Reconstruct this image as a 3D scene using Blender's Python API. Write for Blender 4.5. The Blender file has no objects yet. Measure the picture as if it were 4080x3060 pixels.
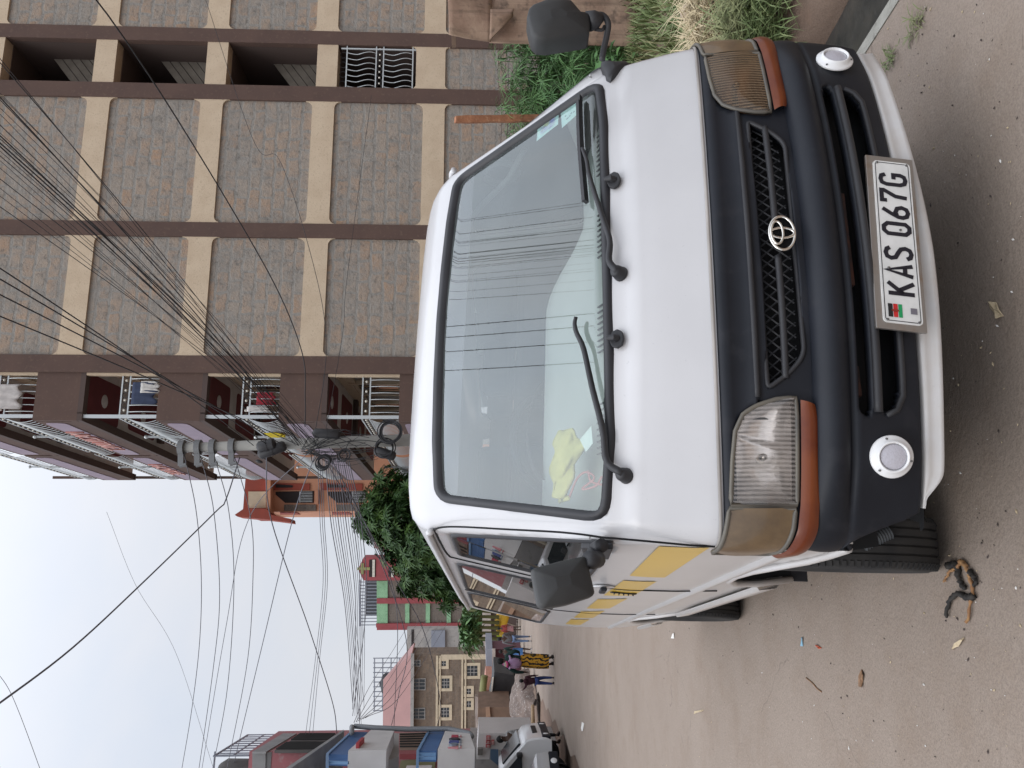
import bpy, bmesh, math, random
import numpy as np
from mathutils import Vector, Matrix, noise as mnoise
random.seed(7)
SC = bpy.context.scene
COL = SC.collection
sin, cos, pi, R = math.sin, math.cos, math.pi, math.radians

# ------------------------------------------------------------------ camera
FPX, PITCH, ROLL, EYE = 3175.5, .0433, .00506, 1.63
_cp, _sp, _cr, _sr = cos(PITCH), sin(PITCH), cos(ROLL), sin(ROLL)
FWD = Vector((0, _cp, -_sp)); UPV = Vector((0, _sp, _cp)); RT = Vector((1, 0, 0))
CAMP = Vector((0, 0, EYE))

def ray(x, y):
    """direction through a point of the (sideways held) 4080 x 3060 picture"""
    u = 1530 - y; w = x - 2040
    u, w = _cr*u + _sr*w, -_sr*u + _cr*w
    return FWD + RT*(u/FPX) - UPV*(w/FPX)

def at(x, y, Y):
    d = ray(x, y)
    return CAMP + d*(Y/d.y)

def on_plane(x, y, p, n):
    d = ray(x, y); p = Vector(p); n = Vector(n)
    return CAMP + d*((p - CAMP).dot(n)/d.dot(n))

_K = 1.62647
_OFF = {2: (1360, 0), 3: (2720, 0), 5: (1360, 1020), 6: (2720, 1020), 8: (1360, 2040), 9: (2720, 2040), 1: (0, 0), 4: (0, 1020), 7: (0, 2040)}
def c(k, x, y):
    o = _OFF[k]
    return o[0] + x/_K, o[1] + y/_K

cam = bpy.data.cameras.new("camera")
cam.sensor_fit = 'HORIZONTAL'; cam.sensor_width = 36; cam.lens = FPX/4080*36
cam.clip_start = .05; cam.clip_end = 2000
camo = bpy.data.objects.new("camera", cam); COL.objects.link(camo)
_U = RT*_cr + UPV*_sr          # picture 'up' (phone held sideways)
_V = RT*_sr - UPV*_cr          # picture 'right'
camo.matrix_world = Matrix(((_V.x, _U.x, -FWD.x, 0), (_V.y, _U.y, -FWD.y, 0), (_V.z, _U.z, -FWD.z, EYE), (0, 0, 0, 1)))
SC.camera = camo

# ------------------------------------------------------------------ ground height
def _ss(a, b, x):
    t = min(1, max(0, (x - a)/(b - a))); return t*t*(3 - 2*t)
def gz(x, y):
    xs = x - .397
    tx = -.0279*(max(-2.5, min(4.5, xs)) + .35*(xs - max(-2.5, min(4.5, xs))))
    if y < 6.5: ty = -.0429*(y - 2.215)
    else: ty = -.0429*4.285 - .027*(min(y, 70) - 6.5)
    if y < 0: ty = .0429*2.215 + .02*(-y)
    tx *= 1 - .75*_ss(8, 22, y)
    return tx + ty
def on_ground(x, y, dz=0):
    d = ray(x, y); t = 3.
    for i in range(60):
        p = CAMP + d*t
        tt = (gz(p.x, p.y) + dz - EYE)/d.z
        t = .5*t + .5*min(max(tt, .5), 300)
    return CAMP + d*t

# ------------------------------------------------------------------ tagging
def tag(o, label=None, cat=None, group=None, kind=None):
    if label: o['label'] = label
    if cat: o['category'] = cat
    if group: o['group'] = group
    if kind: o['kind'] = kind
    return o
def empty(name, loc=(0, 0, 0), rz=0, label=None, cat=None, group=None):
    o = bpy.data.objects.new(name, None); COL.objects.link(o)
    o.empty_display_size = .2
    o.location = loc; o.rotation_euler = (0, 0, rz)
    return tag(o, label, cat, group)
def kids(o): return [k for k in COL.objects if k.parent == o]
def copy_tree(o, parent=None):
    q = o.copy(); COL.objects.link(q)
    if parent: q.parent = parent
    for ch in list(o.children): copy_tree(ch, q)
    return q

# ------------------------------------------------------------------ mesh builder
class MB:
    def __init__(s): s.v = []; s.f = []; s.m = []
    def add(s, vs, fs, mi=0):
        o = len(s.v); s.v += [tuple(q) for q in vs]
        for q in fs: s.f.append([i + o for i in q]); s.m.append(mi)
        return s
    def quad(s, a, b, c_, d, mi=0): return s.add([a, b, c_, d], [(0, 1, 2, 3)], mi)
    def poly(s, pts, mi=0): return s.add(pts, [tuple(range(len(pts)))], mi)
    def box(s, c_, d, rot=None, mi=0):
        hx, hy, hz = d[0]/2, d[1]/2, d[2]/2
        vs = [Vector((x, y, z)) for x in (-hx, hx) for y in (-hy, hy) for z in (-hz, hz)]
        if rot is not None: vs = [rot @ q for q in vs]
        vs = [q + Vector(c_) for q in vs]
        return s.add(vs, [(0, 1, 3, 2), (4, 6, 7, 5), (0, 4, 5, 1), (2, 3, 7, 6), (0, 2, 6, 4), (1, 5, 7, 3)], mi)
    def bar(s, a, b, w, h, up=(0, 0, 1), mi=0):
        a = Vector(a); b = Vector(b); d = (b - a); L = d.length
        if L < 1e-6: return s
        x = d/L; z = Vector(up); z = z - x*z.dot(x)
        if z.length < 1e-4: z = Vector((1, 0, 0)) - x*x.x
        z.normalize(); y = z.cross(x)
        return s.box((a + b)/2, (L, w, h), Matrix((x, y, z)).transposed(), mi)
    def prism(s, pts, vec, mi=0):
        n = len(pts); vec = Vector(vec); A = [Vector(q) for q in pts]; B = [q + vec for q in A]
        s.add(A + B, [tuple(range(n))[::-1], tuple(range(n, 2*n))] + [(i, (i+1) % n, n + (i+1) % n, n + i) for i in range(n)], mi)
        return s
    def tube(s, path, r, n=8, closed=False, mi=0, caps=True):
        P = [Vector(q) for q in path]; m = len(P)
        rs = r if hasattr(r, '__len__') else [r]*m
        T = []
        for i in range(m):
            if closed: t = P[(i+1) % m] - P[i-1]
            else: t = P[min(i+1, m-1)] - P[max(i-1, 0)]
            T.append(t.normalized() if t.length > 1e-9 else Vector((0, 0, 1)))
        ref = Vector((0, 0, 1)) if abs(T[0].z) < .9 else Vector((1, 0, 0))
        nx = (ref - T[0]*ref.dot(T[0])).normalized()
        vs = []; 
        for i in range(m):
            nx = nx - T[i]*nx.dot(T[i])
            if nx.length < 1e-6: nx = T[i].orthogonal()
            nx.normalize(); ny = T[i].cross(nx)
            for k in range(n):
                a = 2*pi*k/n; vs.append(P[i] + (nx*cos(a) + ny*sin(a))*rs[i])
        fs = []
        for i in range(m if closed else m-1):
            j = (i+1) % m
            for k in range(n):
                fs.append((i*n + k, i*n + (k+1) % n, j*n + (k+1) % n, j*n + k))
        if caps and not closed: fs += [tuple(range(n))[::-1], tuple(range((m-1)*n, m*n))]
        return s.add(vs, fs, mi)
    def lathe(s, prof, c_=(0, 0, 0), ax=(0, 0, 1), n=24, mi=0):
        ax = Vector(ax).normalized(); x = ax.orthogonal().normalized(); y = ax.cross(x); c_ = Vector(c_)
        vs = []; m = len(prof)
        for (r, h) in prof:
            for k in range(n):
                a = 2*pi*k/n; vs.append(c_ + ax*h + (x*cos(a) + y*sin(a))*r)
        fs = [(i*n + k, i*n + (k+1) % n, (i+1)*n + (k+1) % n, (i+1)*n + k) for i in range(m-1) for k in range(n)]
        if prof[0][0] > 1e-6: fs.append(tuple(range(n))[::-1])
        if prof[-1][0] > 1e-6: fs.append(tuple(range((m-1)*n, m*n)))
        return s.add(vs, fs, mi)
    def grid(s, rows, mi=0, closed=False):
        h = len(rows); w = len(rows[0]); vs = [q for r_ in rows for q in r_]
        fs = [(i*w + k, i*w + (k+1) % w, (i+1)*w + (k+1) % w, (i+1)*w + k) for i in range(h-1) for k in range(w if closed else w-1)]
        return s.add(vs, fs, mi)
    def ball(s, c_, r, n=8, mi=0, sc=(1, 1, 1)):
        rows = []; vs = []; fs = []
        m = max(4, n//2)
        for i in range(1, m):
            a = pi*i/m
            vs += [(c_[0] + r*sc[0]*sin(a)*cos(2*pi*k/n), c_[1] + r*sc[1]*sin(a)*sin(2*pi*k/n), c_[2] + r*sc[2]*cos(a)) for k in range(n)]
        fs = [(i*n + k, (i+1)*n + k, (i+1)*n + (k+1) % n, i*n + (k+1) % n) for i in range(m-2) for k in range(n)]
        t = len(vs); vs += [(c_[0], c_[1], c_[2] + r*sc[2]), (c_[0], c_[1], c_[2] - r*sc[2])]
        fs += [(t, k, (k+1) % n) for k in range(n)] + [(t+1, (m-2)*n + (k+1) % n, (m-2)*n + k) for k in range(n)]
        return s.add(vs, fs, mi)
    def build(s, name, mats, parent=None, smooth=False, bevel=0, seg=2, thick=0, subsurf=0, recalc=True, ang=None):
        me = bpy.data.meshes.new(name); me.from_pydata(s.v, [], s.f)
        if not isinstance(mats, (list, tuple)): mats = [mats]
        for q in mats: me.materials.append(q)
        if len(mats) > 1: me.polygons.foreach_set('material_index', s.m)
        if recalc:
            bm = bmesh.new(); bm.from_mesh(me); bmesh.ops.recalc_face_normals(bm, faces=bm.faces); bm.to_mesh(me); bm.free()
        if smooth: me.polygons.foreach_set('use_smooth', [True]*len(me.polygons))
        me.update()
        o = bpy.data.objects.new(name, me); COL.objects.link(o)
        if parent: o.parent = parent
        if smooth and ang:
            try: me.set_sharp_from_angle(angle=R(ang))
            except Exception: pass
        if thick:
            q = o.modifiers.new('thick', 'SOLIDIFY'); q.thickness = thick; q.offset = 0
        if bevel:
            q = o.modifiers.new('bevel', 'BEVEL'); q.width = bevel; q.segments = seg; q.limit_method = 'ANGLE'
        if subsurf:
            q = o.modifiers.new('sub', 'SUBSURF'); q.levels = subsurf; q.render_levels = subsurf
        return o

# ------------------------------------------------------------------ materials
def s2l(r, g, b):
    f = lambda q: (q/255/12.92 if q <= 10 else ((q/255 + .055)/1.055)**2.4)
    return (f(r), f(g), f(b))
def new_mat(name):
    m = bpy.data.materials.new(name); m.use_nodes = True
    nt = m.node_tree; b = nt.nodes['Principled BSDF']
    return m, nt, b
def lk(nt, a, b): nt.links.new(a, b)
def nd(nt, t, **kw):
    n = nt.nodes.new(t)
    for k, v in kw.items(): setattr(n, k, v)
    return n
def mixc(nt, fac, a, b, mode='MIX'):
    n = nd(nt, 'ShaderNodeMix', data_type='RGBA', blend_type=mode)
    for s_, v in ((n.inputs['Factor'], fac), (n.inputs[6], a), (n.inputs[7], b)):
        if isinstance(v, bpy.types.NodeSocket): lk(nt, v, s_)
        elif hasattr(v, '__len__'): s_.default_value = (*v[:3], 1)
        else: s_.default_value = v
    return n.outputs[2]
def nz(nt, vec, scale, detail=4, rough=.55, dist=0):
    n = nd(nt, 'ShaderNodeTexNoise'); n.inputs['Scale'].default_value = scale; n.inputs['Detail'].default_value = detail
    n.inputs['Roughness'].default_value = rough; n.inputs['Distortion'].default_value = dist
    if vec is not None: lk(nt, vec, n.inputs['Vector'])
    return n.outputs['Fac']
def ramp(nt, fac, a, b, ca=0, cb=1):
    n = nd(nt, 'ShaderNodeMapRange'); n.inputs[1].default_value = a; n.inputs[2].default_value = b
    n.inputs[3].default_value = ca; n.inputs[4].default_value = cb; lk(nt, fac, n.inputs[0])
    return n.outputs[0]
def math_(nt, op, a, b=None):
    n = nd(nt, 'ShaderNodeMath', operation=op)
    for i, v in enumerate((a, b)):
        if v is None: continue
        if isinstance(v, bpy.types.NodeSocket): lk(nt, v, n.inputs[i])
        else: n.inputs[i].default_value = v
    return n.outputs[0]
def objco(nt): return nd(nt, 'ShaderNodeTexCoord').outputs['Object']
def bump(nt, b, hgt, st=.3, dist=.01):
    n = nd(nt, 'ShaderNodeBump'); n.inputs['Strength'].default_value = st; n.inputs['Distance'].default_value = dist
    lk(nt, hgt, n.inputs['Height']); lk(nt, n.outputs[0], b.inputs['Normal'])
def mat(name, col, rough=.7, metal=0, col2=None, ns=8, nlo=.35, nhi=.65, bs=0, bscale=60, bdist=.003, coat=0, spec=.5, col3=None, ns3=60):
    m, nt, b = new_mat(name)
    b.inputs['Roughness'].default_value = rough; b.inputs['Metallic'].default_value = metal
    b.inputs['Specular IOR Level'].default_value = spec
    if coat: b.inputs['Coat Weight'].default_value = coat; b.inputs['Coat Roughness'].default_value = .08
    out = None
    oc = objco(nt)
    if col2 is not None:
        out = mixc(nt, ramp(nt, nz(nt, oc, ns), nlo, nhi), col, col2)
    if col3 is not None:
        out = mixc(nt, ramp(nt, nz(nt, oc, ns3, 3), .55, .75), out if out is not None else col, col3)
    if out is not None: lk(nt, out, b.inputs['Base Color'])
    else: b.inputs['Base Color'].default_value = (*col, 1)
    if bs: bump(nt, b, nz(nt, oc, bscale, 4), bs, bdist)
    return m
def glass(name, tint=(.9, 1, .96), refl=1., rough=.02, film=0, filmc=(.5, .55, .52), ior=1.5, gcol=(1, 1, 1), stripe=0):
    """thin pane: fresnel reflection over a tinted see-through layer, with a film of dust and painted haze"""
    m, nt, b = new_mat(name); nt.nodes.remove(b)
    out = nt.nodes['Material Output']
    tr = nd(nt, 'ShaderNodeBsdfTransparent'); tr.inputs[0].default_value = (*tint, 1)
    gl = nd(nt, 'ShaderNodeBsdfGlossy'); gl.inputs['Roughness'].default_value = rough; gl.inputs['Color'].default_value = (*gcol, 1)
    fr = nd(nt, 'ShaderNodeFresnel'); fr.inputs[0].default_value = ior
    k = math_(nt, 'MINIMUM', math_(nt, 'MULTIPLY', fr.outputs[0], refl), 1.)
    base = tr.outputs[0]
    if film:
        df = nd(nt, 'ShaderNodeBsdfDiffuse'); df.inputs[0].default_value = (*filmc, 1)
        mx = nd(nt, 'ShaderNodeMixShader'); oc = objco(nt)
        fv = ramp(nt, nz(nt, oc, 5), .3, .7, film*.7, film*1.3)
        if stripe:
            sx = nd(nt, 'ShaderNodeSeparateXYZ'); lk(nt, oc, sx.inputs[0])
            sn_ = math_(nt, 'SINE', math_(nt, 'MULTIPLY', sx.outputs[0], 2*pi/stripe))
            fv = math_(nt, 'MULTIPLY', fv, ramp(nt, sn_, -1, 1, .25, 2.6))  # striped film paints the light and dark of the lens ribs
        lk(nt, fv, mx.inputs[0])
        lk(nt, base, mx.inputs[1]); lk(nt, df.outputs[0], mx.inputs[2]); base = mx.outputs[0]
    m2 = nd(nt, 'ShaderNodeMixShader'); lk(nt, k, m2.inputs[0]); lk(nt, base, m2.inputs[1]); lk(nt, gl.outputs[0], m2.inputs[2])
    lk(nt, m2.outputs[0], out.inputs['Surface'])
    return m

# flat lettering from strokes:  letter -> list of polylines in a 1 x 2 cell
STROKES = {
 'K': [[(0, 0), (0, 2)], [(1, 2), (0, .85)], [(.3, 1.15), (1, 0)]],
 'A': [[(0, 0), (.5, 2), (1, 0)], [(.2, .6), (.8, .6)]],
 'S': [[(1, 1.65), (.85, 1.9), (.5, 2), (.15, 1.9), (0, 1.6), (.1, 1.25), (.5, 1.05), (.9, .8), (1, .45), (.85, .12), (.5, 0), (.15, .1), (0, .38)]],
 '0': [[(0, .3), (0, 1.7), (.3, 2), (.7, 2), (1, 1.7), (1, .3), (.7, 0), (.3, 0), (0, .3)]],
 'D': [[(0, 0), (0, 2), (.65, 2), (1, 1.65), (1, .35), (.65, 0), (0, 0)]],
 '6': [[(.8, 2), (.35, 1.35), (.05, .8), (0, .45), (.15, .12), (.5, 0), (.85, .12), (1, .48), (.88, .85), (.5, 1), (.2, .9)]],
 '7': [[(0, 1.6), (0, 2), (1, 2), (1, 1.8), (.45, .9), (.35, 0)]],
 'G': [[(1, 1.6), (.85, 1.92), (.5, 2), (.15, 1.9), (0, 1.55), (0, .45), (.15, .1), (.5, 0), (.85, .1), (1, .4), (1, .95), (.55, .95)]],
}
def ribbon(mb, pts, w, M3, mi=0, closed=False):
    """flat mitred stroke in the plane given by M3(x, y) -> point"""
    n = len(pts); P = [Vector(q) for q in pts]; Lf = []; Rt = []
    cl = closed or (P[0] - P[-1]).length < 1e-6
    if cl and (P[0] - P[-1]).length < 1e-6: P = P[:-1]; n -= 1
    for i in range(n):
        a = P[i-1] if (i > 0 or cl) else None; b = P[(i+1) % n] if (i < n-1 or cl) else None
        d1 = (P[i] - a).normalized() if a is not None else None; d2 = (b - P[i]).normalized() if b is not None else None
        if d1 is None: nn = Vector((-d2.y, d2.x)); k = 1
        elif d2 is None: nn = Vector((-d1.y, d1.x)); k = 1
        else:
            n1 = Vector((-d1.y, d1.x)); n2 = Vector((-d2.y, d2.x)); nn = (n1 + n2)
            nn = nn.normalized() if nn.length > 1e-4 else n1
            k = min(1.8, 1/max(.3, nn.dot(n1)))
        Lf.append(P[i] + nn*(w/2*k)); Rt.append(P[i] - nn*(w/2*k))
    vs = [M3(q.x, q.y) for q in Lf] + [M3(q.x, q.y) for q in Rt]
    fs = [(i, (i+1) % n, n + (i+1) % n, n + i) for i in range(n if cl else n-1)]
    mb.add(vs, fs, mi)
_fonts = {}
def text_mesh(body, name, mat_, parent, M, size=1, ext=.004, squash=1, align='CENTER', bold=0):
    cu = bpy.data.curves.new(name, 'FONT'); cu.body = body; cu.size = size; cu.extrude = ext; cu.align_x = align; cu.align_y = 'CENTER'
    cu.offset = bold; cu.resolution_u = 3
    t = bpy.data.objects.new(name, cu); COL.objects.link(t)
    dg = bpy.context.evaluated_depsgraph_get(); dg.update()
    me = bpy.data.meshes.new_from_object(t.evaluated_get(dg))
    bpy.data.objects.remove(t); bpy.data.curves.remove(cu)
    me.name = name
    me.transform(Matrix.Diagonal((squash, 1, 1, 1)))
    me.transform(M)
    me.materials.clear(); me.materials.append(mat_)
    o = bpy.data.objects.new(name, me); COL.objects.link(o)
    if parent: o.parent = parent
    return o
def frame_mat(o, x, y):
    """matrix whose x,y axes are the given directions"""
    x = Vector(x).normalized(); y = Vector(y); y = (y - x*y.dot(x)).normalized(); z = x.cross(y)
    m = Matrix((x, y, z)).transposed().to_4x4(); m.translation = Vector(o)
    return m
def resample(pts, n):
    P = [np.array(q, float) for q in pts]; d = [0]
    for a, b in zip(P, P[1:]): d.append(d[-1] + np.linalg.norm(b - a))
    t = np.linspace(0, d[-1], n); A = np.array(P)
    return np.stack([np.interp(t, d, A[:, k]) for k in range(A.shape[1])], 1)
def spline(pts, n):
    """Catmull-Rom through points, n samples"""
    P = [np.array(q, float) for q in pts]; P = [2*P[0] - P[1]] + P + [2*P[-1] - P[-2]]
    m = len(P) - 3; out = []
    for i in range(n):
        t = i/(n-1)*m; k = min(int(t), m-1); u = t - k
        a, b, c_, d = P[k:k+4]
        out.append(.5*((2*b) + (-a + c_)*u + (2*a - 5*b + 4*c_ - d)*u*u + (-a + 3*b - 3*c_ + d)*u**3))
    return out
# ================================================================== GROUND
def ground_mat(name, base, base2, dark, pale, cracks=True, warm=(.25, .19, .14)):
    m, nt, b = new_mat(name); oc = objco(nt)
    n1 = ramp(nt, nz(nt, oc, .6, 5, .6), .35, .65); cc = mixc(nt, n1, base, base2)
    n2 = ramp(nt, nz(nt, oc, 2.5, 7, .75), .48, .68); cc = mixc(nt, math_(nt, 'MULTIPLY', n2, .55), cc, warm)
    n3 = ramp(nt, nz(nt, oc, 130, 3, .6), .40, .72); cc = mixc(nt, math_(nt, 'MULTIPLY', n3, .48), cc, dark)
    n4 = ramp(nt, nz(nt, oc, 75, 2), .68, .78); cc = mixc(nt, math_(nt, 'MULTIPLY', n4, .30), cc, pale)
    hgt = nz(nt, oc, 45, 6, .7)
    if cracks:
        wv = nd(nt, 'ShaderNodeTexNoise'); wv.inputs['Scale'].default_value = 2.2; wv.inputs['Detail'].default_value = 4; lk(nt, oc, wv.inputs['Vector'])
        mx = nd(nt, 'ShaderNodeMix', data_type='RGBA'); mx.inputs[0].default_value = .30; lk(nt, oc, mx.inputs[6]); lk(nt, wv.outputs['Color'], mx.inputs[7])
        vo = nd(nt, 'ShaderNodeTexVoronoi', feature='DISTANCE_TO_EDGE'); vo.inputs['Scale'].default_value = 1.5; lk(nt, mx.outputs[2], vo.inputs['Vector'])
        crk = ramp(nt, vo.outputs['Distance'], .001, .008, 1, 0)
        msk = math_(nt, 'MULTIPLY', ramp(nt, nz(nt, oc, .9, 3), .48, .62), ramp(nt, nz(nt, oc, 7, 3), .40, .58))
        cc = mixc(nt, math_(nt, 'MULTIPLY', math_(nt, 'MULTIPLY', crk, msk), .55), cc, dark)
        hgt = math_(nt, 'SUBTRACT', hgt, math_(nt, 'MULTIPLY', math_(nt, 'MULTIPLY', crk, msk), .5))
    lk(nt, cc, b.inputs['Base Color']); b.inputs['Roughness'].default_value = .9; b.inputs['Specular IOR Level'].default_value = .25
    bump(nt, b, hgt, .55, .012)
    return m
M_road = ground_mat('worn_asphalt', (.275, .222, .181), (.315, .259, .214), (.140, .111, .092), (.41, .355, .30), True, (.245, .185, .140))
M_soil = ground_mat('red_brown_soil', (.20, .135, .10), (.155, .11, .082), (.06, .042, .032), (.30, .23, .17), False, (.24, .15, .10))

SD = Vector((-.30, 1.0))                                    # direction of the street
def right_edge(y): return 1.50 - .295*(y - 3.4)             # drain side of the road
def left_edge(y): return -7.45 - .30*(y - 15.6)
# earth sheet reaching the horizon
def sheet(name, m, xf, ys, n, dz, zfun=gz):
    rows = []
    for y in ys:
        x0, x1 = xf(y); rows.append([Vector((x0 + (x1 - x0)*k/n, y, zfun(x0 + (x1 - x0)*k/n, y) + dz)) for k in range(n+1)])
    mb = MB(); mb.grid(rows); return tag(mb.build(name, m, None, True), kind='structure')
ysr = [-12, -8, -4, -2, -1] + [q*.5 for q in range(0, 30)] + list(range(15, 40)) + [42, 46, 50, 56, 64, 75, 90, 110]
def earth_z(x, y):
    z_ = gz(x, y) - .10
    e = right_edge(y)
    if x > e and y < 18:                                     # drain trench beside the road, then a grassy bank
        d = (x - e)
        z_ = gz(e, y) + (-.42*_ss(.02, .12, d)*(1 - _ss(.34, .62, d)) - .02 + .10*_ss(.4, 1.2, d)) + .05*mnoise.noise(Vector((x*1.3, y*1.3, 0)))
        z_ -= .012*max(0, d - 1)
        z_ = z_ if y < 14 else z_*(1 - _ss(14, 18, y)) + (gz(x, y) - .1)*_ss(14, 18, y)
    return z_
def earth_cols(y):
    e = right_edge(y)
    return [-400, -150, -60, -30, -15, e - 1.2, e - .05, e + .01] + [e + q for q in (.03, .05, .08, .12, .16, .2, .26, .32, .38, .44, .5, .56, .62, .7, .8, .9, 1.0, 1.2, 1.5, 1.8, 2.2, 2.6, 3, 3.5, 4, 5, 6.5, 9, 14, 30, 80, 200, 400)]
rows = []
for y in [-60, -25] + ysr + [160, 300, 600]:
    rows.append([Vector((x, y, earth_z(x, y))) for x in earth_cols(max(-15, min(18, y)))])
mb = MB(); mb.grid(rows); tag(mb.build('ground', M_soil, None, True), kind='structure')
sheet('road', M_road, lambda y: (left_edge(y) + .12*sin(y*2.1), right_edge(y)), ysr, 60, .004)
# concrete edge of the drain
mb = MB(); rows = []
M_conc = mat('weathered_concrete', (.34, .33, .29), .9, col2=(.24, .23, .20), ns=9, bs=.3, bscale=60, bdist=.01, col3=(.16, .15, .13), ns3=24)
for y in [q*.25 for q in range(-16, 60)]:
    e = right_edge(y); z0 = gz(e, y)
    rows.append([Vector((e - .012, y, z0 - .1)), Vector((e - .012, y, z0 + .010)), Vector((e + .045, y, z0 + .012)), Vector((e + .055, y, z0 - .40))])
mb.grid(rows); tag(mb.build('drain_kerb', M_conc, None), kind='structure')

M_sludge = mat('drain_sludge', (.022, .023, .022), .30, col2=(.045, .042, .036), ns=7, bs=.3, bscale=12, bdist=.02)
sheet('drain_water', M_sludge, lambda y: (right_edge(y) + .056, right_edge(y) + .72), [q*.25 for q in range(-8, 56)], 10, 0, lambda x, y: gz(right_edge(y), y) - .10 + .02*mnoise.noise(Vector((x*6, y*3, 0))))
# ================================================================== THE VAN
VX, VY, VTH, VRO, VPI = .39737, 2.21502, .32784, -.04024, -.03163
VM = Matrix(((cos(VTH), -sin(VTH), -VRO*cos(VTH) + VPI*sin(VTH)), (sin(VTH), cos(VTH), -VRO*sin(VTH) - VPI*cos(VTH)), (VRO, VPI, 1)))
VMI = VM.inverted()
VO = VMI @ (CAMP - Vector((VX, VY, 0)))
KS = .02
ZP = [.0, .30, .45, .60, .70, .80, .95, 1.10, 1.168, 1.186, 1.235, 1.80, 1.84, 1.87]
PP = [.06, .03, .01, .0, .005, .015, .04, .097, .126, .146, .17, .70, .745, .80]
ZS = [.30, .45, .60, .80, 1.0, 1.25, 1.80, 1.84, 1.87]
SS = [.79, .815, .838, .845, .845, .83, .725, .70, .665]
def vp(z): return float(np.interp(z, ZP, PP))
def vS(z): return float(np.interp(z, ZS, SS))
RC = .08
def vplan(S, n=40, rc=RC):
    """half outline of the nose: list of (a >= 0, b)"""
    a1 = S - rc*.71; ph = math.atan(.38*a1); cx = a1 - rc*sin(ph); cy = .19*a1*a1 + rc*cos(ph)
    pts = [(a1*i/n, .19*(a1*i/n)**2) for i in range(n)]
    for i in range(9):
        q = ph + (pi/2 - ph)*i/8; pts.append((cx + rc*sin(q), cy - rc*cos(q)))
    return pts
def vF(a, z):
    """depth of the van's front at lateral a, height z"""
    S = vS(z); a = abs(a); a1 = S - RC*.71
    if a <= a1: return vp(z) + .19*a*a
    ph = math.atan(.38*a1); cx = a1 - RC*sin(ph); cy = .19*a1*a1 + RC*cos(ph)
    q = min(1, max(-1, (a - cx)/RC)); return vp(z) + cy - RC*math.sqrt(1 - q*q)
def vfront(x, y, off=0):
    D = VMI @ ray(x, y); b = .1
    for i in range(60):
        t = (b - VO.y)/D.y; q = VO + D*t; b = .6*b + .4*(vF(max(-.84, min(.84, q.x)), q.z) + off)
    return q
def vside(x, y, off=0):
    D = VMI @ ray(x, y); S = .845; b = 1.
    for i in range(200):
        t = (-S - off - KS*(b - .3) - VO.x)/D.x; q = VO + D*t; S = vS(q.z); b = .7*b + .3*q.y
    return q
def vflat(x, y, b):
    D = VMI @ ray(x, y); return VO + D*((b - VO.y)/D.y)
def sa(a, b, s=-1): return s*a - KS*max(0, b - .3)      # side skew

VAN_L = 4.46
van = empty('white_van')
van.matrix_world = Matrix(((VM[0][0], VM[0][1], VM[0][2], VX), (VM[1][0], VM[1][1], VM[1][2], VY), (VM[2][0], VM[2][1], VM[2][2], 0), (0, 0, 0, 1)))
tag(van, 'white minibus van with black grille and yellow side stripes parked on the road', 'van')

# materials
def paint(name, col, dirt=True):
    m, nt, b = new_mat(name); oc = objco(nt)
    n1 = ramp(nt, nz(nt, oc, 2.2, 5, .6), .35, .7)
    cc = mixc(nt, n1, col, tuple(q*.93 for q in col))
    sp = ramp(nt, nz(nt, oc, 90, 2), .70, .78); cc = mixc(nt, sp, cc, tuple(q*.86 for q in col))
    sx = nd(nt, 'ShaderNodeSeparateXYZ'); lk(nt, oc, sx.inputs[0])
    low = math_(nt, 'MULTIPLY', ramp(nt, sx.outputs[2], .95, .35), ramp(nt, nz(nt, oc, 6, 5, .65), .3, .7, .15, .6))
    cc = mixc(nt, low, cc, (.42, .37, .31))
    lk(nt, cc, b.inputs['Base Color']); b.inputs['Roughness'].default_value = .32
    b.inputs['Coat Weight'].default_value = .5; b.inputs['Coat Roughness'].default_value = .12
    bump(nt, b, nz(nt, oc, 3, 2), .08, .01)
    return m
M_white = paint('white_paint', (.56, .555, .56))
M_yellow = paint('yellow_paint', (.70, .45, .025))
M_blk = mat('black_plastic', (.008, .0095, .014), .50, col2=(.013, .015, .021), ns=3, bs=.06, bscale=300, bdist=.0015, col3=(.018, .019, .024), ns3=14, spec=.3)
M_blk2 = mat('worn_black_plastic', (.018, .018, .021), .55, col2=(.03, .03, .033), ns=4, bs=.15, bscale=250, bdist=.002)
M_rub = mat('rubber', (.014, .014, .017), .5, col2=(.024, .024, .028), ns=5)
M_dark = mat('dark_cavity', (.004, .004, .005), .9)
M_lip = mat('dusty_lip', (.36, .335, .31), .7, col2=(.26, .24, .22), ns=5)
M_ws = glass('windscreen_glass', (.89, .95, .935), 2.35, .012, .08, (.46, .50, .49), gcol=(.95, 1, .99))  # dust film doubles as a painted haze of sky glare
M_sg = glass('side_glass', (.30, .33, .32), 1.5, .01, .03)
M_chrome = mat('chrome', (.75, .72, .66), .12, 1)
M_cr2 = mat('aged_chrome', (.62, .62, .6), .25, 1, col2=(.5, .45, .38), ns=8)
M_steel = mat('bare_metal_frame', (.36, .34, .32), .42, .85, col2=(.30, .22, .16), ns=14, nlo=.5, nhi=.75, bs=.1, bscale=120)
M_tyre = mat('tyre_rubber', (.014, .014, .015), .9, col2=(.030, .028, .026), ns=9, bs=.2, bscale=120)
M_rim = mat('wheel_rim', (.10, .10, .105), .5, .6, col2=(.18, .16, .14), ns=9)

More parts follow.
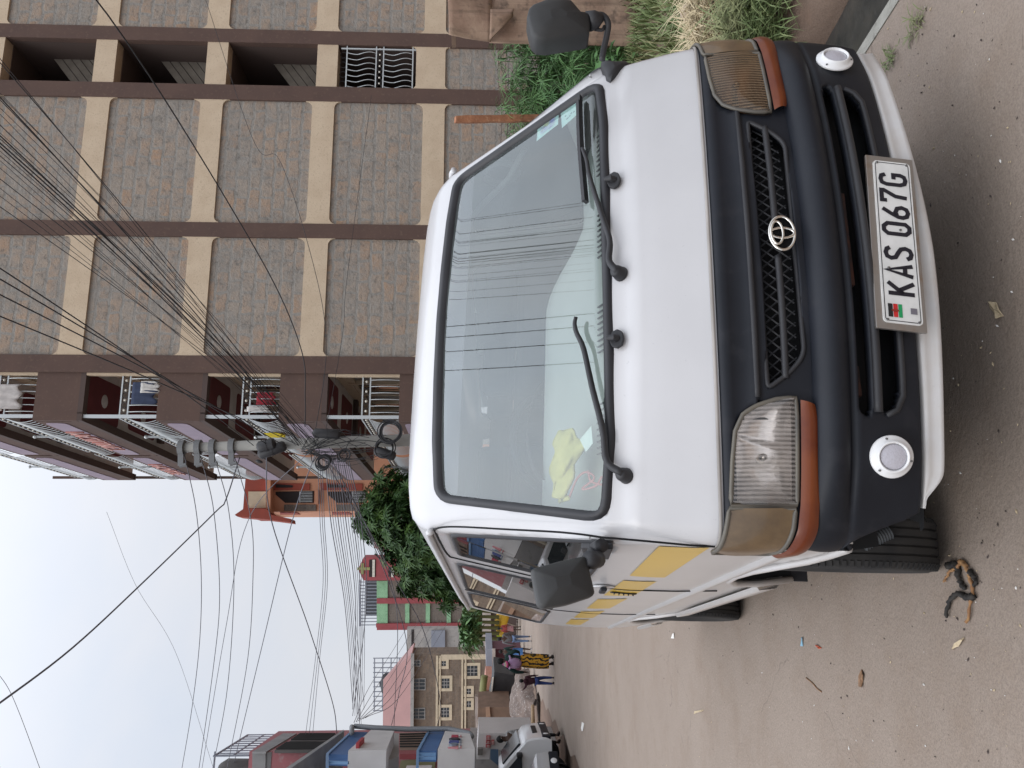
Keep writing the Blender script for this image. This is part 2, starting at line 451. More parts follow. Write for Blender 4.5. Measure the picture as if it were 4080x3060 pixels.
# ---- body shell : stack of outlines
def ring(z, S=None, p=None, rear=VAN_L, n=40, nb=70, flat=1., zc=0.):
    S = vS(z) if S is None else S; p = vp(z) if p is None else p
    half = [(a, b*flat + p) for a, b in vplan(S, n)]
    b0 = half[-1][1]; pts = []
    rr = .10
    sidef = [b0 + (rear - rr - b0)*(i/nb) for i in range(1, nb+1)]
    left = [(-S, b) for b in sidef][::-1]
    rl = [(-S + rr - rr*cos(pi/2*i/5), rear - rr + rr*sin(pi/2*i/5)) for i in range(1, 6)][::-1]
    back = [(-(S - rr)*(1 - 2*i/12), rear) for i in range(1, 12)]
    front = [(-a, b) for a, b in half[::-1]] + half[1:]
    outl = rl + left + front + [(S, b) for b in sidef] + [(S - rr + rr*cos(pi/2*i/5), rear - rr + rr*sin(pi/2*i/5)) for i in range(1, 6)] + back[::-1]
    return [Vector((a - KS*max(0, b - .3), b, z + zc*(1 - (a/max(S, .01))**2))) for a, b in outl]
zl = []
z = .40
while z < 1.80: zl.append(z); z += .0195
zl += [1.80, 1.815, 1.83, 1.845, 1.858, 1.87]
rings = [ring(z) for z in zl]
for (dz, S, p, fl) in ((1.882, .63, .83, 1), (1.893, .57, .87, 1), (1.903, .49, .93, 1), (1.911, .38, 1.02, 1), (1.917, .25, 1.15, 1), (1.920, .10, 1.4, 1)):
    rings.append(ring(dz, S, p, VAN_L - .05 - (dz - 1.87)*6, flat=fl))
N = len(rings[0])
bm = bmesh.new()
BV = [[bm.verts.new(q) for q in r] for r in rings]
for i in range(len(rings)-1):
    for k in range(N):
        bm.faces.new((BV[i][k], BV[i][(k+1) % N], BV[i+1][(k+1) % N], BV[i+1][k]))
bm.faces.new(BV[-1])

def inpoly(p, poly):
    x, y = p; ins = False; j = len(poly)-1
    for i in range(len(poly)):
        xi, yi = poly[i]; xj, yj = poly[j]
        if (yi > y) != (yj > y) and x < (xj - xi)*(y - yi)/(yj - yi) + xi: ins = not ins
        j = i
    return ins
def nearest(p, poly):
    best = None; P = Vector(p)
    for i in range(len(poly)):
        A = Vector(poly[i-1]); B = Vector(poly[i]); d = B - A
        t = max(0, min(1, (P - A).dot(d)/max(1e-9, d.dot(d)))); q = A + d*t
        if best is None or (q - P).length < best[0]: best = ((q - P).length, q)
    return best[1]
def roundpoly(poly, r, n=5):
    out = []; m = len(poly)
    for i in range(m):
        A = Vector(poly[i-1]); B = Vector(poly[i]); C = Vector(poly[(i+1) % m])
        rr = r[i] if hasattr(r, '__len__') else r
        d1 = (A - B); d2 = (C - B); l = min(rr, d1.length*.45, d2.length*.45)
        p1 = B + d1.normalized()*l; p2 = B + d2.normalized()*l
        for k in range(n+1):
            t = k/n; out.append(tuple(p1*(1-t)**2 + B*2*t*(1-t) + p2*t*t))
    return out

# windscreen outline (a, z), outer edge of the rubber
top = [(-.652, 1.774), (-.44, 1.793), (-.216, 1.800), (0, 1.803), (.216, 1.800), (.44, 1.793), (.652, 1.778)]
bot = [(.785, 1.236), (.55, 1.226), (.28, 1.228), (0, 1.226), (-.28, 1.221), (-.55, 1.214), (-.785, 1.224)]
WSO = roundpoly(top + bot, [.06, 0.02, .02, .02, .02, .02, .06, .07, .02, .02, .02, .02, .02, .07])
def inset(poly, d):
    m = len(poly); out = []
    A = sum(poly[i-1][0]*poly[i][1] - poly[i][0]*poly[i-1][1] for i in range(m)); sg = 1 if A > 0 else -1
    for i in range(m):
        a = Vector(poly[i-1]); b = Vector(poly[(i+1) % m]); t = (b - a)
        if t.length < 1e-7: out.append(poly[i]); continue
        t.normalize(); out.append((poly[i][0] - t.y*d*sg, poly[i][1] + t.x*d*sg))
    return out
WSI = inset(WSO, .030); WSM = inset(WSO, .014)

# side windows from the picture, as (b, z)
def traced(pts, r=.05):
    return roundpoly([(vside(*c(8, *q)).y, vside(*c(8, *q)).z) for q in pts], r)
W1 = [(.815, 1.722), (.300, 1.258), (.285, 1.212), (.62, 1.196), (1.18, 1.19), (1.330, 1.205), (1.345, 1.26), (1.325, 1.722)]
W1 = roundpoly(W1, [.05, .03, .02, .02, .03, .05, .05, .05])
W2 = roundpoly([(1.61, 1.742), (1.61, 1.235), (2.84, 1.235), (2.84, 1.755)], .07)
W3 = roundpoly([(2.98, 1.752), (2.98, 1.235), (4.22, 1.235), (4.12, 1.755)], .09)
WR = roundpoly([(-.62, 1.74), (-.66, 1.25), (.60, 1.25), (.56, 1.74)], .08)
FWB, RWB, WRAD = .885, 3.36, .318
def arch(b0, r): return [(b0 + r*cos(pi*i/14), .36 + r*sin(pi*i/14)*.86) for i in range(15)] + [(b0 - r, .2), (b0 + r, .2)]
AR_ = arch(RWB, .40)
AFT = [(-.05, .622), (.08, .602), (.27, .548), (.40, .552), (.50, .578), (.60, .632), (.74, .682), (.885, .70), (1.03, .685), (1.15, .63), (1.25, .52), (1.285, .36)]
AF = AFT + [(1.285, .2), (-.05, .2)]
kill = []; holes = []
for f in bm.faces:
    q = f.calc_center_median(); s = None
    if q.z > 1.86: continue
    if q.z < .925 and q.y < .6 and abs(q.x) < .835: kill.append(f); continue
    if q.y < 1.0 and abs(q.x) < .80 and q.y < vF(q.x, q.z) + .02 and inpoly((q.x, q.z), WSM): kill.append(f); continue
    if q.y > VAN_L - .02 and inpoly((q.x, q.z), WR): kill.append(f); continue
    if abs(q.x + KS*max(0, q.y - .3)) > vS(q.z) - .012:
        for W in (W1, W2, W3, AF, AR_):
            if inpoly((q.y, q.z), W): kill.append(f); break
bmesh.ops.delete(bm, geom=kill, context='FACES')
for v in bm.verts:
    if not v.is_boundary or v.co.z < .41: continue
    q = v.co
    if q.z < 1.1 and q.y < .25 and abs(q.x) < .85 and q.z > .60: continue
    if q.y < .95 and abs(q.x) < .80 and q.z > 1.15 and abs(q.y - vF(q.x, q.z)) < .05 and not (abs(q.x) > vS(q.z) - .03):
        n = nearest((q.x, q.z), WSM); v.co = Vector((n.x, vF(n.x, n.y), n.y))
    elif abs(q.x + KS*max(0, q.y - .3)) > vS(q.z) - .02:
        s = 1 if q.x > 0 else -1; best = None
        for W in (W1, W2, W3, AF, AR_):
            n = nearest((q.y, q.z), W); d = (n - Vector((q.y, q.z))).length
            if best is None or d < best[0]: best = (d, n)
        if best[0] < .04:
            n = best[1]; v.co = Vector((sa(vS(n.y), n.x, s), n.x, n.y))
bmesh.ops.recalc_face_normals(bm, faces=bm.faces)
me = bpy.data.meshes.new('body'); bm.to_mesh(me); bm.free()
me.materials.append(M_white); me.polygons.foreach_set('use_smooth', [True]*len(me.polygons))
body = bpy.data.objects.new('body', me); COL.objects.link(body); body.parent = van
q = body.modifiers.new('t', 'SOLIDIFY'); q.thickness = .012; q.offset = -1

# ---- windscreen and its rubber
def front_pt(a, z, off=0): return Vector((a, vF(a, z) + off*.75, z - off*.68*(1 if z > 1.2 else 0)))
def fill_front(poly, name, m, off, nx=40, nz_=24):
    """curved pane: rows across the outline"""
    zs = np.linspace(min(q[1] for q in poly) + .002, max(q[1] for q in poly) - .002, nz_); rows = []
    for z in zs:
        xs = []
        for i in range(len(poly)):
            (x1, y1), (x2, y2) = poly[i-1], poly[i]
            if (y1 > z) != (y2 > z): xs.append(x1 + (x2 - x1)*(z - y1)/(y2 - y1))
        lo, hi = min(xs), max(xs)
        rows.append([front_pt(lo + (hi - lo)*k/nx, z, off) for k in range(nx+1)])
    mb = MB(); mb.grid(rows); return mb.build(name, m, van, True)
ws = fill_front(WSM, 'windscreen', M_ws, .004)
mb = MB(); n = len(WSO)
rows = [[front_pt(*WSO[i], -.000) for i in range(n)], [front_pt(*inset(WSO, .006)[i], -.012) for i in range(n)],
        [front_pt(*inset(WSO, .022)[i], -.012) for i in range(n)], [front_pt(*WSI[i], .006) for i in range(n)]]
mb.grid(rows, closed=True); mb.build('windscreen_seal', M_rub, van, True)
# shade band at the top of the screen
tb = [q for q in WSI]
zt = max(q[1] for q in WSI)
M_band = glass('shade_band_glass', (.55, .52, .60), .9, .03, .30, (.36, .33, .38))
rows = []
for z, o in ((1.700, .008), (1.72, .008), (1.74, .008), (1.757, .008), (1.772, .008)):
    xs = []
    for i in range(len(WSI)):
        (x1, y1), (x2, y2) = WSI[i-1], WSI[i]
        if (y1 > z) != (y2 > z): xs.append(x1 + (x2 - x1)*(z - y1)/(y2 - y1))
    lo, hi = min(xs), max(xs)
    rows.append([front_pt(lo + (hi - lo)*k/30, z, .010) for k in range(31)])
mb = MB(); mb.grid(rows); mb.build('shade_band', M_band, van, True)

# ---- side windows
def side_pt(b, z, s, off=0): return Vector((sa(vS(z) + off, b, s), b, z))
for s in (-1, 1):
    for W, nm in ((W1, 'front_window'), (W2, 'middle_window'), (W3, 'rear_window')):
        w_in = inset(W, .022); n = len(W)
        mb = MB(); mb.poly([side_pt(*q, s, .002) for q in inset(W, .004)]); g = mb.build(nm, M_sg, van)
        mb = MB(); mb.grid([[side_pt(*q, s, -.002) for q in W], [side_pt(*q, s, .008) for q in inset(W, .004)], [side_pt(*q, s, .008) for q in inset(W, .018)], [side_pt(*q, s, .0) for q in w_in]], closed=True)
        mb.build('seal', M_rub, g, True)
mb = MB(); mb.poly([Vector((a - .083, VAN_L + .004, z)) for a, z in WR]); mb.build('tailgate_window', M_sg, van)

# ---- seams, gutters, door outline, swage line on the left side
def strip_side(pts, w, off, name, m, s=-1, parent=van):
    P = spline(pts, max(12, len(pts)*6)); mb = MB()
    mb.tube([side_pt(q[0], q[1], s, off) for q in P], w, 6); return mb.build(name, m, parent, True)
strip_side([(.80, 1.775), (.70, 1.735), (.60, 1.66), (.46, 1.52), (.30, 1.36), (.235, 1.26), (.222, 1.15), (.225, .95), (.24, .76), (.27, .62)], .0035, .001, 'door_seam', M_dark)
strip_side([(.80, 1.775), (1.1, 1.775), (1.42, 1.765), (1.47, 1.72), (1.48, 1.4), (1.48, 1.0), (1.46, .62)], .0045, .001, 'door_seam', M_dark)
strip_side([(2.90, 1.76), (2.91, 1.2), (2.91, .62)], .0035, .001, 'door_seam', M_dark)
for s in (-1, 1):
    mb = MB(); P = spline([(.80, 1.786), (.90, 1.800), (1.5, 1.803), (2.8, 1.803), (4.4, 1.795)], 40)
    mb.tube([side_pt(q[0], q[1], s, .012) for q in P], .012, 8); mb.build('gutter', M_white, van, True)
P = [(.32, 1.005), (1.0, 1.005), (2.0, 1.005), (3.0, 1.005), (4.3, 1.005)]
# pressed swage and lower sill strip
mb = MB(); rows = []
for z, o in ((.735, .0), (.725, .012), (.705, .014), (.69, .002)): rows.append([side_pt(.30 + 4.0*k/40, z, -1, o) for k in range(41)])
mb = MB(); mb.grid(rows); mb.build('side_crease', M_white, van, True)
for (b0, b1) in ((1.30, 2.92), (3.78, 4.36)):
    mb = MB(); rows = []
    for z, o in ((.50, .01), (.49, .03), (.42, .03), (.40, .01)): rows.append([side_pt(b0 + (b1 - b0)*k/20, z, -1, o) for k in range(21)])
    mb.grid(rows); mb.build('sill', M_white, van, True)
for A_ in (AFT, AR_[:15]):
    mb = MB(); mb.tube([side_pt(q[0], q[1], -1, .004) for q in (A_ if A_ is not AFT else AFT[2:])], .014, 8); mb.build('wheel_arch_lip', M_white, van, True)
    b0 = FWB if A_ is AFT else RWB
    mb = MB(); mb.grid([[side_pt(b0 + .40*cos(pi*i/14), .36 + .40*.86*sin(pi*i/14), -1, -.01) for i in range(15)], [side_pt(b0 + .40*cos(pi*i/14), .36 + .40*.86*sin(pi*i/14), -1, -.38) for i in range(15)]])
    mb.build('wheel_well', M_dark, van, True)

# ---- yellow stripe blocks on the left side
for q in ([(.290, 1.083), (1.005, 1.060), (.995, .932), (.245, .948)], [(1.165, 1.060), (1.80, 1.062), (1.72, .932), (1.135, .936)],
          [(2.005, 1.064), (2.59, 1.062), (2.49, .945), (1.88, .938)], [(2.83, 1.068), (3.39, 1.066), (3.28, .952), (2.68, .948)], [(3.56, 1.070), (4.09, 1.068), (4.07, .958), (3.43, .955)]):
    rows = []
    for k in range(13):
        t = k/12
        rows.append([side_pt(q[0][0]*(1-t)*(1-u) + q[1][0]*t*(1-u) + q[3][0]*(1-t)*u + q[2][0]*t*u, q[0][1]*(1-t)*(1-u) + q[1][1]*t*(1-u) + q[3][1]*(1-t)*u + q[2][1]*t*u, -1, .0025) for u in (0, .33, .66, 1)])
    if False:
        for r_ in rows:
            for k in range(4):
                if r_[k].y < .31:
                    zz = r_[k].z; S = vS(zz); bq = r_[k].y
                    hp = vplan(S); aa = float(np.interp(bq - vp(zz), [h_[1] for h_ in hp], [h_[0] for h_ in hp])); r_[k].x = -(aa + .003)
    mb = MB(); mb.grid(rows); mb.build('stripe', M_yellow, van, True)
# badge lettering (illegible script in the photograph): a dark slanted plate with ridges
mb = MB(); mb.bar(side_pt(1.60, 1.052, -1, .004), side_pt(1.62, .940, -1, .004), .03, .008, up=(-1, 0, 0))
for k in range(5): mb.bar(side_pt(1.57 + .015*k, 1.04 - .022*k, -1, .009), side_pt(1.63 + .004*k, 1.035 - .022*k, -1, .009), .006, .006, up=(-1, 0, 0))
mb.build('badge', M_blk, van, bevel=.002)
# door handle
h = empty('door_handle'); h.parent = van
mb = MB(); mb.lathe([(.0, 0), (.045, 0), (.05, .004), (.04, .008), (0, .006)], side_pt(1.42, 1.105, -1, .001), (-1, 0, 0), 20); mb.build('cup', M_white, h, True)
mb = MB(); mb.bar(side_pt(1.34, 1.115, -1, .022), side_pt(1.47, 1.108, -1, .022), .028, .016, up=(-1, 0, 0)); mb.build('grip', M_blk, h, bevel=.006)

# ---- front: nose lip, grille panel, bumper, spoiler
def vrow(z, off, bext=.0, a_lim=None, da=0, n=44):
    """row of points round the nose at height z (callable of a) pushed out by off"""
    out = []
    half = vplan(vS(.85), n)
    P = [(-a, b) for a, b in half[::-1]] + half[1:]
    if bext: P = [(P[0][0], P[0][1] + bext*k) for k in (1, .8, .6, .4, .2)] + P + [(P[-1][0], P[-1][1] + bext*k) for k in (.2, .4, .6, .8, 1)]
    m = len(P)
    for i, (a, b) in enumerate(P):
        A = Vector(P[max(0, i-1)]); B = Vector(P[min(m-1, i+1)]); t = (B - A).normalized(); nrm = Vector((t.y, -t.x))
        zz = z(a, b) if callable(z) else z
        o = off(a, b) if callable(off) else off
        aa = a + nrm.x*o; bb = b + nrm.y*o
        if abs(aa) > .5: pass
        out.append(Vector((aa + da*(1 - (abs(a)/.85)**4), bb + vp(zz), zz)))
    return out
nose_z = lambda a, b: .966 - .034*a*a
mb = MB(); mb.grid([vrow(lambda a, b: nose_z(a, b) - .002, .002), vrow(lambda a, b: nose_z(a, b) - .005, .007), vrow(lambda a, b: nose_z(a, b) - .010, .006), vrow(lambda a, b: nose_z(a, b) - .012, -.004)])
mb.build('bonnet_lip', M_lip, van, True)
# grille panel, with the grille opening cut out
def gp_prof():
    return [(lambda a, b: nose_z(a, b) - .013, -.004), (lambda a, b: nose_z(a, b) - .020, .006), (lambda a, b: nose_z(a, b) - .034, .012), (lambda a, b: nose_z(a, b) - .05, .009)]
rows = [vrow(zf, o) for zf, o in gp_prof()]
zs = [.90, .88, .862, .853, .846, .838, .83, .822, .814, .806, .797, .788, .779, .77, .761, .752, .743, .734, .725, .716, .708, .70, .69]
offs = {.862: .008, .853: .013, .846: .013, .838: .004}
for z in zs: rows.append(vrow(lambda a, b, z=z: z + .006*max(0, 1 - abs(a)/.5) , offs.get(z, .006 if z > .84 else .002)))
GO = roundpoly([(-.437, .818), (-.392, .757), (-.345, .718), (.345, .718), (.392, .757), (.437, .818)], [.02, .03, .03, .03, .03, .02])
mb = MB(); mb.grid(rows)
bm = bmesh.new(); tmp = mb.build('grille_panel', M_blk, van, True); bm.from_mesh(tmp.data)
bmesh.ops.subdivide_edges(bm, edges=[e for e in bm.edges if all(abs(v.co.x) < .5 and v.co.z < .84 for v in e.verts)], cuts=1, use_grid_fill=True)
def _inlamp(q): return .475 < abs(q.x) < .735 and .752 < q.z < .905 and not (abs(q.x) < .53 and q.z > .845 + .055*(abs(q.x) - .475)/.055)
bmesh.ops.delete(bm, geom=[f for f in bm.faces if inpoly((f.calc_center_median().x, f.calc_center_median().z), GO) or _inlamp(f.calc_center_median())], context='FACES')
for v in bm.verts:
    if v.is_boundary and abs(v.co.x) < .47 and .705 < v.co.z < .83:
        n = nearest((v.co.x, v.co.z), GO); v.co.x = n.x; v.co.z = n.y
bm.to_mesh(tmp.data); bm.free(); tmp.data.polygons.foreach_set('use_smooth', [True]*len(tmp.data.polygons))
gpan = tmp; q = gpan.modifiers.new('t', 'SOLIDIFY'); q.thickness = .02; q.offset = 1 if False else -1
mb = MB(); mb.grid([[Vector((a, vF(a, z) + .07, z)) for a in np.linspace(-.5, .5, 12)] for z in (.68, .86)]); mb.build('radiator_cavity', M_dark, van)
# lattice, bars
mb = MB()
for sgn in (1, -1):
    x = -.60
    while x < .60:
        pts = []
        for k in range(9):
            zz = .712 + .112*k/8; xx = x + sgn*.112*k/8*.85
            if inpoly((xx, zz), inset(GO, -.004)): pts.append(Vector((xx, vF(xx, zz) + .028, zz)))
        if len(pts) > 1: mb.tube(pts, .0028, 4)
        x += .034
mb.build('grille_mesh', M_blk2, van)
mb = MB()
bar = lambda z, a0, a1, o, r: mb.tube([Vector((a, vF(a, z) - o, z + .006*max(0, 1 - abs(a)/.5))) for a in np.linspace(a0, a1, 30)], r, 10)
bar(.768, -.408, -.05, .004, .010); bar(.768, .05, .408, .004, .010)
mb.build('grille_bar', M_blk2, van, True)
mb = MB(); mb.tube([Vector((a, vF(a, z) - .004, z)) for a, z in GO], .0075, 8, closed=True); mb.build('grille_surround', M_blk2, van, True)
mb = MB(); mb.tube([Vector((a, vF(a, .85) - .006, .852 - .006*(abs(a)/.45)**2)) for a in np.linspace(-.46, .55, 40)], .010, 8); mb.build('panel_ridge', M_blk2, van, True)
# emblem: oval ring with two crossed ovals inside
em = empty('emblem'); em.parent = van
def oval(mb, cx, cz, rx, rz, r, b, n=40):
    mb.tube([Vector((cx + rx*cos(2*pi*k/n), b + .06*(rz*sin(2*pi*k/n)), cz + rz*sin(2*pi*k/n))) for k in range(n)], r, 8, closed=True)
mb = MB(); mb.lathe([(0, .0), (1, .0)], (0, 0, 0), (0, 1, 0), 40); mb.v = [(.007 + q[0]*.052, -.016, .767 + q[2]*.034) for q in mb.v]; mb.build('back_plate', M_dark, em)
mb = MB(); oval(mb, .007, .767, .053, .035, .0048, -.022); oval(mb, .007, .767, .016, .033, .004, -.023); oval(mb, .007, .782, .036, .0165, .004, -.024); mb.build('logo_ovals', M_chrome, em, True)
# bumper
BD = .026
bump_bot = lambda a, b: (.403 + .205*_ss(.735, .850, -a)) if a < 0 else (.409 + .17*_ss(.79, .86, a))
def zlim(z): return lambda a, b: max(z, bump_bot(a, b) + .002*(z - .405))
brow = lambda z, o: vrow(zlim(z), lambda a, b: o*(1 - .8*_ss(.60, .84, abs(a))), .0, da=0)
prof = [(.702, -.02), (.698, .012), (.690, .030), (.675, .046), (.655, .055), (.635, .052), (.618, .042), (.608, .026), (.602, .020), (.596, .030), (.585, .034)]
zs = [.575, .566, .557, .548, .539, .530, .521, .512, .503, .494, .485, .476, .467, .458, .449, .44, .43, .42, .412]
prof += [(z, .034 - .010*(.585 - z)/.17) for z in zs] + [(.407, .014), (.405, .0)]
SL = [roundpoly([(BD - .535, .588), (BD - .545, .556), (BD - .52, .548), (BD + .52, .548), (BD + .545, .556), (BD + .535, .588)], .015),
      roundpoly([(BD - .535, .523), (BD - .52, .482), (BD - .48, .464), (BD + .48, .464), (BD + .52, .482), (BD + .535, .523)], .025)]
mb = MB(); mb.grid([brow(z, o) for z, o in prof])
tmp = mb.build('bumper', M_blk, van, True)
bm = bmesh.new(); bm.from_mesh(tmp.data)
bmesh.ops.subdivide_edges(bm, edges=[e for e in bm.edges if all(abs(v.co.x) < .62 and .45 < v.co.z < .6 for v in e.verts)], cuts=1, use_grid_fill=True)
bmesh.ops.delete(bm, geom=[f for f in bm.faces if any(inpoly((f.calc_center_median().x, f.calc_center_median().z), S_) for S_ in SL)], context='FACES')
for v in bm.verts:
    if v.is_boundary and abs(v.co.x - BD) < .58 and .45 < v.co.z < .60:
        n = min((nearest((v.co.x, v.co.z), S_) for S_ in SL), key=lambda n: (n - Vector((v.co.x, v.co.z))).length); v.co.x = n.x; v.co.z = n.y
bm.to_mesh(tmp.data); bm.free(); tmp.data.polygons.foreach_set('use_smooth', [True]*len(tmp.data.polygons))
bumper = tmp; q = bumper.modifiers.new('t', 'SOLIDIFY'); q.thickness = .03; q.offset = -1
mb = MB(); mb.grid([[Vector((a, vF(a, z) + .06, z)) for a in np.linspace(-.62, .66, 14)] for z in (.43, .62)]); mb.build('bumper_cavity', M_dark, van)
mb = MB()
for zz, o, r in ((.536, -.036, .012), ):
    mb.tube([Vector((BD + a, vF(BD + a, zz) + o, zz)) for a in np.linspace(-.53, .53, 40)], r, 10)
for S_ in SL[1:]:
    pass
mb.tube([Vector((BD + a, vF(BD + a, zz_) - .026, zz_)) for a, zz_ in [(-.535, .51), (-.52, .48), (-.48, .462)] + [(a_, .461) for a_ in np.linspace(-.44, .44, 24)] + [(.48, .462), (.52, .48), (.535, .51)]], .009, 8)
mb.build('bumper_bar', M_blk2, van, True)
# rusty bits behind the slots
M_rusty = None
M_rusty = mat('rusty_iron', (.10, .035, .02), .85, col2=(.03, .02, .018), ns=20)
for q_, d_ in (((-.40, vF(.4, .57) + .045, .567), (.09, .03, .03)), ((.02, .03, .568), (.30, .03, .022))):
    mb = MB(); mb.box(q_, d_); mb.build('tow_bracket', M_rusty, van, bevel=.004)
# white lower spoiler
sp_bot = lambda a, b: min(bump_bot(a, b) - .004, .335 + .012*abs(a) - .006*cos(a*5) + (.075*_ss(.64, .76, -a) + .2*_ss(.76, .85, -a) if a < 0 else .14*_ss(.80, .86, a)))
def spz(t): return lambda a, b: (bump_bot(a, b) - .002)*(1 - t) + sp_bot(a, b)*t
mb = MB(); mb.grid([[q for q in vrow(spz(t), (lambda a, b, o=o: o*(1 - .8*_ss(.60, .84, abs(a)))), .0, n=80)][13:-9] for t, o in ((-.05, -.01), (0, .008), (.12, .022), (.3, .022), (.55, .026), (.70, .034), (.86, .038), (.97, .030), (1.0, .012), (.9, -.03), (.7, -.06))])
mb.build('front_spoiler', M_white, van, True)
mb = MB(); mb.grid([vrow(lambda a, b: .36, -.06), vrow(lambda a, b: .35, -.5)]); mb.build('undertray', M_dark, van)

# ---- headlamps
M_lens = glass('headlamp_lens', (.94, .91, .88), 1.3, .08, .11, (.66, .60, .56), stripe=.0118)
M_lensb = glass('browned_lens', (.66, .50, .36), 1.1, .12, .24, (.25, .17, .10), stripe=.0118)
M_amb = mat('amber_lens', (.165, .038, .008), .30, col2=(.11, .02, .005), ns=9, coat=.25, spec=.35)
M_refl = mat('reflector', (.85, .82, .80), .30, .8, bs=.25, bscale=24, bdist=.02)
M_reflb = mat('browned_reflector', (.30, .20, .13), .4, .8, col2=(.14, .09, .06), ns=12)
M_mark = mat('dirty_marker_lens', (.17, .11, .055), .3, col2=(.10, .065, .035), ns=10, coat=.5, bs=.15, bscale=140)
M_fr = mat('lamp_frame', (.085, .078, .068), .45, col2=(.13, .115, .09), ns=8)
def patch(pts_top, pts_bot, off, name, m, parent, s, nu=24, nv=10, ripple=0, back=0):
    T = resample(pts_top, nu); B = resample(pts_bot, nu); rows = []
    for j in range(nv):
        t = j/(nv-1); row = []
        for i in range(nu):
            a, z = T[i]*(1-t) + B[i]*t
            dome = 4*t*(1-t)*.008*off_d
            o = off + dome - (ripple*(.5 + .5*sin(a*2*pi/.0118)) if ripple else 0)
            hp = vplan(vS(.85)); row.append(wrap(a*s, z, o))
        rows.append(row)
    mb = MB(); mb.grid(rows); return mb.build(name, m, parent, True)
off_d = 1
_hp = vplan(vS(.85)); _hp = _hp + [(_hp[-1][0], _hp[-1][1] + .1*k) for k in range(1, 6)]
_arc = [0]
for A_, B_ in zip(_hp, _hp[1:]): _arc.append(_arc[-1] + math.hypot(B_[0] - A_[0], B_[1] - A_[1]))
def wrap(s_, z, off):
    """point at arc length |s_| round the nose from the centre line"""
    sg = 1 if s_ >= 0 else -1; s_ = abs(s_)
    a = float(np.interp(s_, _arc, [q[0] for q in _hp])); b = float(np.interp(s_, _arc, [q[1] for q in _hp]))
    a2 = float(np.interp(s_ + .004, _arc, [q[0] for q in _hp])); b2 = float(np.interp(s_ + .004, _arc, [q[1] for q in _hp]))
    t = Vector((a2 - a, b2 - b)); t = t.normalized() if t.length > 1e-7 else Vector((0, 1)); n = Vector((t.y, -t.x))
    return Vector((sg*(a + n.x*off), b + n.y*off + vp(z), z))
arc_of = lambda a: float(np.interp(a, [q[0] for q in _hp[:-5]], _arc[:-5]))
for s in (-1, 1):
    hl = empty('headlamp'); hl.parent = van
    if s > 0: tag(hl, 'browned headlamp')
    X = arc_of(.742); I0, I1, I2 = arc_of(.462), arc_of(.482), arc_of(.53)
    E_ = arc_of(.845) + .05
    lens_t = [(I0, .765), (I0 + .004, .80), (I1, .85), (I1 + .022, .885), (I2 + .02, .906), (I2 + .10, .913), (X, .916)]
    lens_b = [(I0 + .001, .748), (I0 + .05, .745), (X, .745)]
    # bezel behind, reflector bowl, ribbed lens
    mb = MB()
    T = resample(lens_t, 24); B = resample(lens_b, 24)
    outl = [tuple(q) for q in T] + [tuple(q) for q in B[::-1]]
    mb.tube([wrap(q[0]*s, q[1], .014) for q in outl], .0065, 8, closed=True); mb.build('bezel', M_fr, hl, True)
    mb = MB()
    for r_, dp in ((1, .004), ):
        pass
    rows = []
    for j in range(14):
        t = j/13; row = []
        for i in range(26):
            u = i/25; A_ = T[min(23, int(u*23))]; B_ = B[min(23, int(u*23))]
            a, z = A_*(1-t) + B_*t
            dp = .085*math.sqrt(max(0, 4*t*(1-t)))*math.sqrt(max(0, 4*u*(1-u)))
            row.append(wrap(a*s, z, .003 - dp))
        rows.append(row)
    mb.grid(rows); mb.build('reflector_bowl', M_refl if s < 0 else M_reflb, hl, True)
    mb = MB(); cc = wrap((I2 + .10)*s, .826, -.045); mb.lathe([(0, 0), (.012, 0), (.014, .02), (.010, .04), (0, .045)], cc, (0, -1, 0), 16); mb.build('bulb', M_chrome, hl, True)
    patch(lens_t, lens_b, .016, 'lens', M_lens if s < 0 else M_lensb, hl, s, nu=150, nv=10, ripple=.0022)
    # corner marker lamp wrapping on to the side
    mk_t = [(X + .010, .918), (arc_of(.80), .925), (arc_of(.845), .936), (E_ - .01, .938)]; mk_b = [(X + .008, .748), (arc_of(.80), .752), (arc_of(.845), .770), (E_, .782)]
    patch(mk_t, mk_b, .013, 'corner_marker', M_mark, van, s, 30, 8, ripple=.001)
    T = resample(mk_t, 16); B = resample(mk_b, 16)
    mb = MB(); mb.tube([wrap(q[0]*s, q[1], .012) for q in list(T) + list(B[::-1])], .007, 8, closed=True); mb.build('marker_frame', M_fr, van, True)
    tn_t = [(I0 + .006, .736), (I0 + .2, .736), (X, .737), (arc_of(.80), .742), (arc_of(.845), .762), (E_ - .005, .775)]
    tn_b = [(I0 + .018, .699), (I0 + .06, .688), (X, .688), (arc_of(.80), .690), (arc_of(.845), .708), (E_ + .01, .735)]
    patch(tn_t, tn_b, .017, 'indicator', M_amb, van, s, 40, 6)
